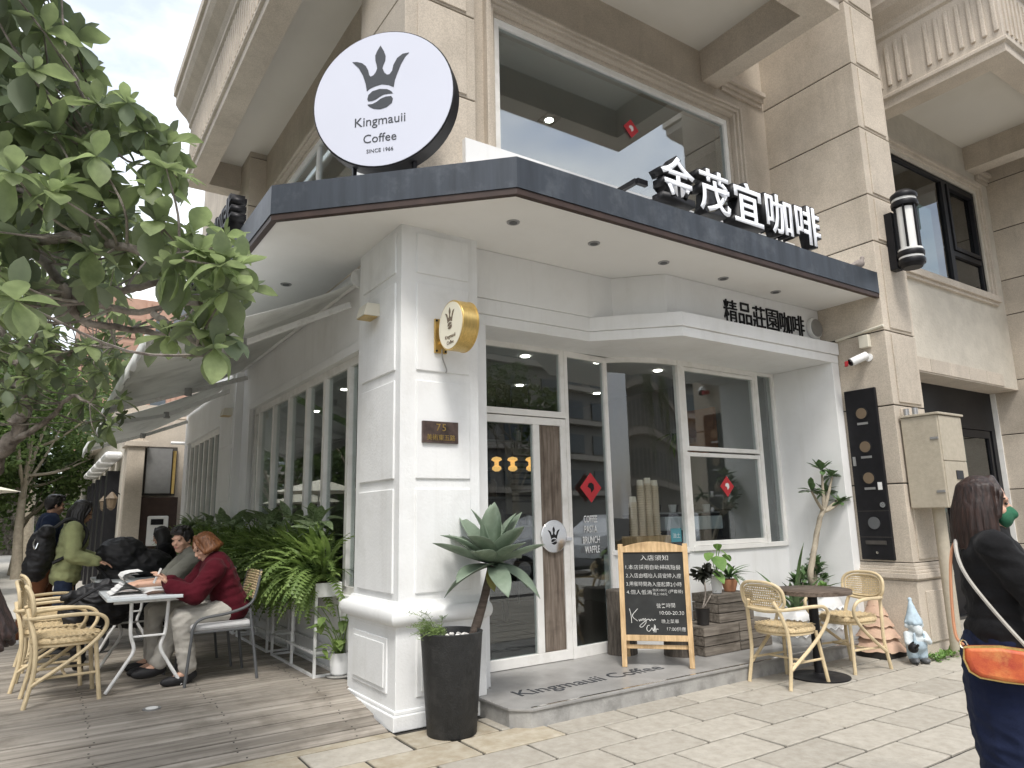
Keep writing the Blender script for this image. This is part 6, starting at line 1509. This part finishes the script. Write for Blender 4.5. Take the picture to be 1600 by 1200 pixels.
organic('pack',[('e',gl+Vector((-.235,0,1.20)),(.13,.16,.25)),('e',gl+Vector((-.27,0,1.05)),(.12,.15,.16)),('c',gl+Vector((-.2,-.1,1.4)),gl+Vector((-.2,.1,1.4)),.07,.07)],MT['nylon'],bk,.012,4,wr=.012)
for s in (-1,1): MB().tube(spline([gl+Vector((-.14,s*.10,1.44)),gl+Vector((.0,s*.125,1.53)),gl+Vector((.155,s*.13,1.40)),gl+Vector((.10,s*.16,1.22)),gl+Vector((-.13,s*.16,1.08))],5),.018,6).build('strap', MT['nylon'], bk, True)
MB().tube(spline([gl+Vector((-.30,-.14,1.33)),gl+Vector((-.31,-.17,1.28)),gl+Vector((-.29,-.17,1.23)),gl+Vector((-.27,-.165,1.29))],5),.007,6).build('carabiner', MT['chrome'], bk, True)
# ---- man in navy shirt and rust trousers walking behind her
nl = Vector((-2.10,5.45,.0))
J5 = dict(hip=(0,0,1.02),neck=(.03,0,1.56),head=(.07,0,1.71),face=(1,.2,-.1),shl=(.02,.21,1.51),shr=(.02,-.21,1.51),ell=(.0,.27,1.23),elr=(-.02,-.27,1.23),wrl=(.10,.26,1.0),wrr=(.10,-.27,1.0),knl=(.08,.11,.57),knr=(-.06,-.11,.57),anl=(.05,.11,.22),anr=(-.2,-.11,.23),tol=(.19,.11,.17),tor=(-.07,-.11,.17))
person('tall man in navy shirt and rust trousers walking beside the woman in green', nl, R_(5), J5, dict(skin='skin2',top='navyshirt',bottom='rust',shoe='shoew'), 1.0, hair='short', coat=.035, baggy=.02)
# ---- seated person in black in the back
sl_ = Vector((-.66,6.05,.142))
J6 = dict(hip=(-.06,0,.56),neck=(.05,0,1.02),head=(.10,0,1.155),face=(.95,-.1,-.35),shl=(.05,.18,.98),shr=(.05,-.18,.98),ell=(.12,.22,.74),elr=(.12,-.22,.74),wrl=(.32,.12,.74),wrr=(.32,-.12,.74),knl=(.38,.1,.52),knr=(.38,-.1,.52),anl=(.38,.1,.08),anr=(.38,-.1,.08),tol=(.5,.1,.035),tor=(.5,-.1,.035))
person('person with long black hair in black clothes seated beyond the stroller', sl_, R_(175), J6, dict(skin='skin',top='knitblack',bottom='knitblack'), 1.0, hair=.18, coat=.03)
dup(gc1, (sl_.x-.02,sl_.y,.142), R_(178), 'grey metal chair holding the person in black beyond the stroller')
# ---- long haired passer-by half out of the picture on the left
el_ = deep(-150,900,2.0); el_.z = 0
person('passer-by with long brown hair cut off by the left picture edge'.replace('cut off by the left picture edge','standing on the pavement before the deck'), el_, R_(146), {**H_, 'face':(1,.1,-.1)}, dict(skin='skin',top='knitblack',bottom='denim'), 1.0, hair=.34, hair_mat='hairbrown', coat=.022, flare=.17)
# ---- stroller
sp_ = Vector((-1.28,4.25,.142))
t = thing('stroller','black folding baby stroller with hood beside the white tables','stroller',sp_)
organic('hood',[('e',sp_+Vector((-.10,0,.98)),(.26,.23,.20)),('e',sp_+Vector((.12,0,.88)),(.30,.22,.16))],MT['nylon'],t,.012,3,wr=.016)
organic('seat',[('c',sp_+Vector((-.15,0,.75)),sp_+Vector((.05,0,.50)),.17,.17),('c',sp_+Vector((.05,0,.50)),sp_+Vector((.42,0,.55)),.16,.13),('c',sp_+Vector((-.1,0,.34)),sp_+Vector((.2,0,.32)),.13,.13)],MT['nylon'],t,.012,3,wr=.014)
for s in (-1,1):
    MB().tube(spline([sp_+Vector((-.42,s*.22,.99)),sp_+Vector((-.30,s*.235,.84)),sp_+Vector((.0,s*.235,.5)),sp_+Vector((.38,s*.22,.12))],4),.012,6).build('frame_tube', MT['black'], t, True)
    MB().tube([sp_+Vector((0,s*.235,.5)),sp_+Vector((-.28,s*.235,.12))],.012,6).build('frame_tube', MT['black'], t, True)
    for x in (-.28,.38):
        w0 = MB().tube([sp_+Vector((x,s*.25-.015,.11)),sp_+Vector((x,s*.25+.015,.11))],.105,20).build('wheel', MT['tyre'], t, True); MB().tube([sp_+Vector((x,s*.25-.018,.11)),sp_+Vector((x,s*.25+.018,.11))],.06,16).build('rim', MT['steel'], w0, True)
MB().tube([sp_+Vector((-.42,-.22,.99)),sp_+Vector((-.42,.22,.99))],.016,8).build('handlebar', MT['black'], t, True)
# ---- black bag over the chair
t = thing('black_tote_bag','big black nylon bag with a tan leather patch lying over the second rattan chair','bag',(-1.78,2.66,.62))
organic('bag',[('e',(-1.66,2.72,.80),(.24,.17,.14)),('c',(-1.85,2.68,.72),(-1.55,2.70,.70),.12,.13),('c',(-1.95,2.62,.84),(-1.62,2.68,.92),.03,.05),('c',(-1.88,2.55,.68),(-1.80,2.52,.30),.06,.05)],MT['nylon'],t,.010,3,wr=.02)
MB().obox((-1.615,2.54,.83),(.025,.004,0),(0,.004,0),(0,0,.03)).build('leather_patch', MT['rust'], t)
MB().tube(spline([(-1.92,2.50,.78),(-1.80,2.46,.86),(-1.66,2.5,.93),(-1.55,2.6,.90)],5),.014,6).build('strap', MT['nylon'], t, True)
# ================================================================== TREES
def inpoly(x, y, P_):
    c = False; n = len(P_)
    for i in range(n):
        x1, y1 = P_[i]; x2, y2 = P_[i-1]
        if (y1 > y) != (y2 > y) and x < (x2-x1)*(y-y1)/(y2-y1)+x1: c = not c
    return c
def heliotrope(label, base, limbs, mask, box, depth, nros, Lr, seed, fixed=(), parts=300, rtrunk=.09):
    """limbs: lists of points from the trunk outwards; rosettes of spoon-shaped leaves fill the crown"""
    rs = random.Random(seed)
    t = thing('spoon_leaf_tree', label, 'tree', base)
    nodes = []
    for i, l in enumerate(limbs):
        sp = spline(l[0],6); r0, r1 = l[1]; n = len(sp)
        sp = [p+Vector((rs.uniform(-1,1),rs.uniform(-1,1),rs.uniform(-1,1)))*r0*.35*(0 if k in (0,n-1) else 1) for k, p in enumerate(sp)]
        MB().tube(sp,[r0+(r1-r0)*k/(n-1) for k in range(n)],10).build('trunk' if i == 0 else 'limb', MT['bark'], t, True)
        if i: nodes += sp[n//3:]
        else: nodes += sp[-2:]
    ros = [deep(px,py,d) for px,py,d in fixed]
    tries = 0
    while len(ros) < nros and tries < 40000:
        tries += 1
        px, py = rs.uniform(box[0],box[2]), rs.uniform(box[1],box[3])
        if not inpoly(px,py,mask): continue
        p = deep(px,py,rs.uniform(*depth))
        if min(((p-q).length for q in ros), default=9) < Lr*.68: continue
        ros.append(p)
    tw = MB(); fol = MB(); fol2 = MB(); cnt = 0
    ros.sort(key=lambda p: (p-CAM).length)
    for p in ros:
        q = min(nodes, key=lambda n_: (n_-p).length+.6*max(0,n_.z-p.z))
        mid = (p+q)/2+Vector((rs.uniform(-.1,.1),rs.uniform(-.1,.1),-.10*(p-q).length)); sp = spline([q,mid,p],4)
        tw.tube(sp,[.007-.0035*k/(len(sp)-1) for k in range(len(sp))],5)
        out_ = (p-mid).normalized(); ax = (out_*.7+UP*.8).normalized()
        n = rs.randint(10,15); s_ = ax.cross(Vector((1,.3,0))).normalized(); u_ = ax.cross(s_)
        inview = (p-CAM).dot(fwd) > 0 and abs((p-CAM).dot(rgt)) < .80*(p-CAM).dot(fwd)
        for k in range(n):
            az = k*2.4+rs.uniform(-.2,.2); el = R_(74-140*(k/n)**1.15+rs.uniform(-12,12)); d = (s_*math.cos(az)*math.cos(el)+u_*math.sin(az)*math.cos(el)+ax*math.sin(el)+rdir(rs,-90,90)*.28).normalized()
            L = Lr*rs.uniform(.55,1.2)*(.78+.35*k/n); curl = rs.choice((-.1,0,.1)) if k < n*.45 else rs.choice((.2,.3,.5)); tw_ = rs.uniform(-.35,.35)
            if k < 2: L *= .75
            if cnt < parts and inview:
                leaf_obj('leaf', p, d, L, L*(.24 if k < n*.4 else .30), MT['leafA'], t, 'ob', curl, .14, 7, tw_); cnt += 1
            else: add_leaf(fol if rs.random() < .7 else fol2, p, d, L, L*(.24 if k < n*.4 else .30), 'ob', curl, .14, 5, tw_)
    stuff(tw.build('twigs', MT['bark'], t, True))
    for f_, m_ in ((fol,'leafA'),(fol2,'leafB')):
        if f_.v:
            o = f_.build('foliage', MT[m_], t, True); stuff(o)
    return t
B0 = Vector((-3.35,-.25,-.01))
crotch = deep(-260,620,3.6)
D = deep
L1 = [([B0,B0+Vector((.05,-.02,.7)),B0+Vector((.06,-.02,1.4)),crotch],(.10,.06)),
 ([crotch,D(-80,430,3.4),D(30,385,3.3),D(110,455,3.25),D(200,487,3.2),D(312,474,3.1)],(.034,.011)),
 ([D(130,464,3.25),D(180,456,3.3),D(262,443,3.3)],(.026,.014)),
 ([D(30,385,3.3),D(18,340,3.2),D(30,300,3.1),D(75,310,3.0)],(.024,.012)),
 ([D(95,445,3.2),D(130,500,3.3),D(190,512,3.4),D(245,520,3.35),D(300,525,3.2)],(.022,.010)),
 ([D(240,490,3.15),D(285,520,3.0),D(330,555,2.95)],(.016,.009)),
 ([crotch,D(-100,300,3.6),D(-10,200,3.6),D(80,150,3.6)],(.035,.012)),
 ([D(-10,200,3.6),D(20,100,3.7),D(70,40,3.8)],(.022,.01)),
 ([D(20,100,3.7),D(60,10,3.6),D(60,-130,3.6)],(.014,.008)),
 ([D(30,385,3.3),D(90,370,3.1),D(170,380,3.0),D(250,400,2.95),D(300,395,2.9)],(.028,.012)),
 ([D(80,300,3.2),D(150,240,3.2),D(220,230,3.2)],(.02,.009)),
 ([crotch,D(-250,400,3.9),D(-220,200,4.2)],(.05,.015))]
MASK1 = [(-380,-220),(90,-220),(105,15),(125,60),(135,130),(165,150),(215,165),(245,200),(275,225),(285,290),(325,320),(385,370),(400,420),(385,470),(372,520),(340,560),(310,545),(270,470),(210,470),(150,470),(90,480),(0,500),(-380,560)]
FX1 = [(60,45,3.4),(115,55,3.3),(40,140,3.0),(130,110,3.2),(165,170,3.1),(85,210,2.9),(225,205,3.0),(262,225,3.1),(150,245,2.8),(230,290,2.9),(80,300,2.7),(35,200,3.1),(245,345,2.9),(310,395,2.8),(345,415,2.75),(270,415,2.8),(285,430,2.9),(335,545,2.85),(262,525,3.0),(180,340,3.0),(120,380,3.2),(20,270,2.6),(375,415,2.9),(355,455,2.85),(300,365,3.0),(25,470,2.2)]
heliotrope('spoon-leaved street tree whose branches reach across to the canopy corner', B0, L1, MASK1, (-150,-150,410,560), (2.75,4.0), 250, .148, 3, FX1)
B1 = onZ(-60,1030,0); B1 = Vector((-5.35,3.2,-.01))
def D2(px, py, d): return deep(px,py,d)
L2 = [([B1,D2(-120,900,7.3),D2(-25,745,7.2),D2(18,690,7.1),D2(33,640,7.1),D2(34,590,7.2)],(.11,.06)),
 ([D2(33,640,7.1),D2(34,590,7.2),D2(10,530,7.4),D2(-40,470,7.5)],(.06,.02)),([D2(34,600,7.2),D2(75,570,7.0),D2(130,545,6.8),D2(180,540,6.6)],(.04,.012)),([D2(18,690,7.1),D2(70,660,7.0),D2(110,620,6.9),D2(140,630,6.8)],(.035,.012)),([D2(34,590,7.2),D2(60,520,7.3),D2(110,500,7.3)],(.035,.012)),([D2(-25,745,7.2),D2(-60,650,7.4),D2(-20,600,7.6)],(.05,.015))]
MASK2 = [(-320,300),(150,360),(200,430),(215,520),(205,590),(190,660),(150,690),(125,640),(90,600),(60,640),(30,640),(-60,640),(-320,640)]
heliotrope('spoon-leaved street tree with a dark forked trunk beyond the deck', B1, L2, MASK2, (-310,300,215,690), (6.3,8.6), 300, .17, 5, ((180,560,6.6),(190,625,6.6),(150,590,6.7),(165,520,6.9),(120,545,6.9),(80,530,7.0),(40,560,7.2)), parts=0)
# general street trees further off
def street_tree(label, base, h, r, seed, dens=2600, lean=0, leaf=.14):
    rs = random.Random(seed); base = Vector(base); t = thing('street_tree', label, 'tree', base, 0, 'street trees along the side road')
    top = base+Vector((lean,0,h*.62)); tp = spline([base,base+Vector((lean*.2+rs.uniform(-.1,.1),0,h*.3)),top],5)
    MB().tube(tp,[.16*h/6-.10*h/6*k/(len(tp)-1) for k in range(len(tp))],9).build('trunk', MT['barkpale'], t, True)
    blobs = []
    for k in range(11):
        d = rdir(rs,-15,80); c = base+Vector((lean,0,h*.66))+Vector((d.x*r*.75,d.y*r*.75,d.z*h*.30)); blobs.append((c,r*rs.uniform(.28,.48)))
        st_ = tp[rs.randint(len(tp)//2,len(tp)-1)]; MB().tube(spline([st_,(st_+c)/2+UP*-.15,c],3),[.05,.045,.04,.035,.03,.025,.02],6).build('limb', MT['barkpale'], t, True)
    m = MB()
    for k in range(dens):
        c, q = blobs[rs.randrange(len(blobs))]; d = rdir(rs,-90,90); p = c+d*q*rs.random()**.4; dd_ = rdir(rs,-50,40); L = leaf*rs.uniform(.7,1.4)
        s_ = dd_.cross(rdir(rs,-30,90)).normalized()*L*.32
        m.add([p,p+dd_*L*.5+s_,p+dd_*L,p+dd_*L*.5-s_],[(0,1,2,3)])
    stuff(m.build('crown', MT['leafFar'], t)); return t
street_tree('slim pale-trunked street tree beyond the deck end, left of the walkers', onZ(25,905,0), 6.0, 2.3, 1, 5200)
street_tree('leafy street tree standing behind the parasol', (-3.6,24,0), 7.0, 3.0, 2, 4200, leaf=.2)
street_tree('dense green street tree in front of the brick tower', (-2.4,31,0), 8.5, 3.6, 3, 5200, leaf=.24)
street_tree('far street tree closing the side road view', (-5.5,36,0), 9.0, 4.2, 4, 4600, leaf=.26)
street_tree('farthest green street tree along the side road', (-8.5,30,0), 8.0, 3.8, 6, 4600, leaf=.24)
street_tree('kerbside street tree across the deck from the side windows', (-6.2,9.5,0), 6.5, 2.6, 7, 4200)
street_tree('kerbside street tree level with the second awning', (-6.2,16,0), 6.5, 2.6, 8, 4200)
street_tree('low bushy tree filling the view behind the pale trunk', (-4.6,20.5,0), 4.6, 2.3, 21, 4200, leaf=.17)
street_tree('round bushy tree between the parasol and the neighbour wall', (-2.7,22.5,0), 4.4, 2.0, 22, 4000, leaf=.17)
street_tree('bushy tree at the far left kerb beyond the parasols', (-7.4,19.0,0), 5.0, 2.6, 23, 4200, leaf=.17)
rs = random.Random(77); m = MB()
for k in range(9000):
    p = Vector((-6.15+rs.uniform(-.45,.45), rs.uniform(15,44), rs.random()**.7*1.5)); add = rdir(rs,-40,70); L = rs.uniform(.08,.15); s_ = add.cross(rdir(rs,-30,90)).normalized()*L*.35
    m.add([p,p+add*L*.5+s_,p+add*L,p+add*L*.5-s_],[(0,1,2,3)])
hg = thing('hedge','long clipped green hedge along the kerb beyond the parasols','hedge',(-6.15,29,0)); stuff(m.build('leaves', MT['leafFar'], hg))
MB().box(-6.35,-5.95,15.1,43.9,0,1.1).build('branches', MT['bark'], hg)
m = MB()
for k in range(9000):
    p = Vector((rs.uniform(-16,0), 43+rs.uniform(-.8,.8), rs.random()**.8*4.2)); add = rdir(rs,-40,70); L = rs.uniform(.18,.34); s_ = add.cross(rdir(rs,-30,90)).normalized()*L*.4
    m.add([p,p+add*L*.5+s_,p+add*L,p+add*L*.5-s_],[(0,1,2,3)])
hg = thing('shrub_belt','tall green shrub belt closing the far end of the side pavement','shrubs',(-8,43,0)); stuff(m.build('leaves', MT['leafFar'], hg))
MB().box(-16,0,42.8,43.2,0,3.4).build('branches', MT['bark'], hg)
fb = thing('side_road_building','long grey apartment block across the side road behind the trees','building',(-22,30,0))
MB().box(-30,-17,-6,75,-.1,13).build('wall', MT['opp'], fb)
wm2 = MB().box(-.05,.05,-.9,.9,-.8,.8).mesh('window'); wm2.materials.append(MT['oppglass'])
for k in range(4):
    MB().box(-17,-16.3,-6,75,2.9+k*3,3.2+k*3).build('balcony_band', MT['stone2'], fb)
    for j in range(24): link(wm2,'window',fb,Vector((-16.98,-4+j*3.3,1.7+k*3))-Vector((-22,30,0)))
street_tree('tall leafy tree on the far side of the side road', (-9.5,22,-.15), 8.0, 3.4, 31, 4600, leaf=.22)
street_tree('broad leafy tree further up the far side of the side road', (-9.8,13,-.15), 7.5, 3.2, 32, 4600, leaf=.20)
street_tree('leafy tree on the far side of the side road facing the deck', (-10,4,-.15), 7.5, 3.2, 33, 3800, leaf=.20)
# ================================================================== PARASOL, NEIGHBOUR BUILDING, TOWER
def parasol(c, r, h, label):
    t = thing('parasol', label, 'parasol', c, 0, 'white parasols beyond the deck'); c = Vector(c)
    m = MB(); n = 8; v = [c+UP*(h+.35)]+[c+Vector((r*math.cos(k*math.pi/4),r*math.sin(k*math.pi/4),h)) for k in range(n)]; m.add(v,[(0,1+k,1+(k+1)%n) for k in range(n)]); o = m.build('canopy', MT['cream'], t); s_ = o.modifiers.new('s','SOLIDIFY'); s_.thickness = .01
    MB().tube([c,c+UP*(h+.3)],.025,8).build('pole', MT['whitemetal'], t); MB().lathe([(.28,0),(.28,.06)],20,c).build('base', MT['concside'], t)
    for k in range(n): MB().beam(c+UP*(h+.33),c+Vector((r*math.cos(k*math.pi/4),r*math.sin(k*math.pi/4),h-.01)),.02,.02).build('rib', MT['whitemetal'], t)
parasol((-3.9,14.5,0),1.35,2.25,'white parasol beyond the deck by the pale tree trunk'); parasol((-4.6,18,0),1.35,2.05,'lower white parasol partly behind the first parasol')
nb = thing('neighbour_building','low stone neighbour building with black posts and a meter niche beyond the side windows','building',(-.3,14,0))
MB().box(-.86,-.56,10.45,10.9,0,2.95).build('stone_pier', MT['stone'], nb); MB().box(-.92,-.50,10.40,10.95,2.95,3.06).build('pier_cap', MT['stone2'], nb, bevel=.01)
MB().box(-.56,.4,10.75,10.95,0,3.55).box(-.86,-.56,10.9,11.0,3.06,3.55).build('wall', MT['stone'], nb)
MB().box(-.86,.4,11.0,30,0,3.6).build('side_wall', MT['render'], nb)
MB().box(-1.0,.4,10.95,30,3.6,3.85).build('parapet', MT['stone2'], nb)
for i, y in enumerate((11.6,13.2,14.8,16.4,18.0)):
    MB().box(-1.08,-.85,y,y+.45,0,2.55+.0*i).build('black_post', MT['black'], nb)
    MB().box(-1.18,-.85,y-.3,y+.9,2.78,2.92).build('scalloped_eave', MT['whites'], nb, bevel=.06)
MB().box(-.55,.05,10.66,10.75,2.02,2.98).build('meter_niche', MT['intdark'], nb); MB().box(-.50,-.05,10.60,10.66,2.06,2.94).build('white_cabinet', MT['steel'], nb)
MB().tube([(-.0,10.62,2.05),(-.0,10.62,2.9)],.03,8).build('gas_pipe', MT['goldmetal'], nb, True)
MB().box(-.58,.1,10.55,10.75,.0,1.98).build('brown_box', MT['brown'], nb); MB().box(-.42,-.05,10.50,10.55,1.05,1.62).build('meter', MT['lamppaper'], nb, bevel=.03); MB().box(-.36,-.14,10.49,10.50,1.45,1.56).build('meter_display', MT['black'], nb)
MB().tube([(-.1,10.5,3.05),(.5,10.2,3.02)],.03,8).build('white_pipe', MT['whites'], nb, True)
for i, (px, py, y) in enumerate(((185,760,11.2),(157,772,12.9))):
    p = Vector((-1.0,y,1.75)); t = thing('carriage_lantern',('black carriage lantern on the neighbour wall, nearest the white meter cabinet','black carriage lantern on the neighbour wall, farther from the meter cabinet')[i],'lamp',p,0,'carriage lanterns on the neighbour wall')
    MB().lathe([(.02,.0),(.07,.05),(.10,.22),(.115,.23),(.05,.32),(.015,.36)],10,p).build('glass_case', MT['bronze'], t); MB().tube([p+Vector((.15,0,.3)),p+Vector((0,0,.42)),p+Vector((0,0,.34))],.012,6).build('arm', MT['black'], t)
# pale upper facade beyond the balcony
tw = thing('brick_tower','tall orange brick apartment tower far down the side road','building',(-4.5,78,0))
c0 = deep(178,600,88); TH = deep(178,455,88).z
MB().box(c0.x-4.2,c0.x+14,c0.y,c0.y+18,-.1,TH).build('wall', MT['brick'], tw)
for k in range(11):
    z = 2+k*3.3
    if z > TH-3: break
    MB().box(c0.x-4.3,c0.x+14,c0.y-.15,c0.y-.001,z,z+.35).build('floor_band', MT['brickd'], tw)
    for j in range(4): MB().box(c0.x-3.0+j*3.6,c0.x-1.2+j*3.6,c0.y-.08,c0.y-.002,z+1.0,z+2.7).build('window', MT['brickd'] if (j+k)%3 else MT['oppglass'], tw)
for j in range(5): MB().box(c0.x-4.2+j*3.6,c0.x-3.7+j*3.6,c0.y-.3,c0.y-.003,0,TH-.2).build('pilaster', MT['brick'], tw)
# ================================================================== ACROSS THE ROAD (seen only as reflections in the glass)
ob = thing('opposite_building','long apartment building across the road reflected in the shop glass','building',(20,-36,0))
MB().box(-8,62,-50,-34,-.1,24).build('wall', MT['opp'], ob)
wm = MB().box(-1.1,1.1,-.05,.05,-.8,.8).mesh('window'); wm.materials.append(MT['oppglass'])
for k in range(7):
    MB().box(-8,62,-34,-33.3,3.1+k*3,3.5+k*3).build('balcony_band', MT['stone2'], ob)
    for j in range(20): link(wm,'window',ob,Vector((-5.5+j*3.4,-33.9,4.9+k*3-.4))-Vector((20,-36,0)))
def car(label, c, rz, mat):
    t = thing('parked_car', label, 'car', c, rz, 'cars parked across the road', world=False)
    side = [(-2.15,.35),(-2.2,.75),(-2.1,1.05),(-1.95,1.45),(-1.7,1.58),(.1,1.62),(.55,1.5),(1.15,1.08),(1.95,.95),(2.2,.75),(2.2,.35)]
    m = MB(); n = len(side); v = []
    for y, k in ((-.90,.96),(-.86,1),(.86,1),(.90,.96)):
        for x, z in side: tum = .16 if z > 1.1 else 0; v.append((x*k,(abs(y)-tum)*(1 if y > 0 else -1),z))
    m.add(v,[(r*n+i,r*n+(i+1)%n,(r+1)*n+(i+1)%n,(r+1)*n+i) for r in range(3) for i in range(n)]+[tuple(range(n-1,-1,-1)),tuple(range(3*n,4*n))]); m.build('body', mat, t, False, bevel=.05)
    for s in (-1,1):
        MB().extr([(-1.75,s*.80,1.08),(-1.6,s*.74,1.48),(.05,s*.74,1.5),(.45,s*.76,1.38),(.9,s*.83,1.08)],(0,s*.025,0)).build('side_window', MT['carglass'], t)
        for x in (-1.35,1.4):
            w0 = MB().tube([(x,s*.72,.33),(x,s*.92,.33)],.34,20).build('wheel', MT['tyre'], t, True); MB().tube([(x,s*.90,.33),(x,s*.93,.33)],.2,14).build('rim', MT['steel'], w0, True)
    return t
car('white car parked across the road, reflected beside the door', (9.3,-9.4,-.15), R_(180), MT['carwhite']); car('white car parked across the road, reflected in the curved window', (15.5,-9.4,-.15), R_(180), MT['carwhite']); car('dark car parked across the road behind the viewer', (3.2,-9.4,-.15), R_(180), MT['black'])
street_tree('roadside tree across from the shop, reflected in the door', (6.5,-18.5,-.1), 7.5, 2.8, 11, 2600, leaf=.22)
street_tree('roadside tree across from the shop, reflected in the right window', (14.5,-18.5,-.1), 7.5, 2.8, 12, 2600, leaf=.22)
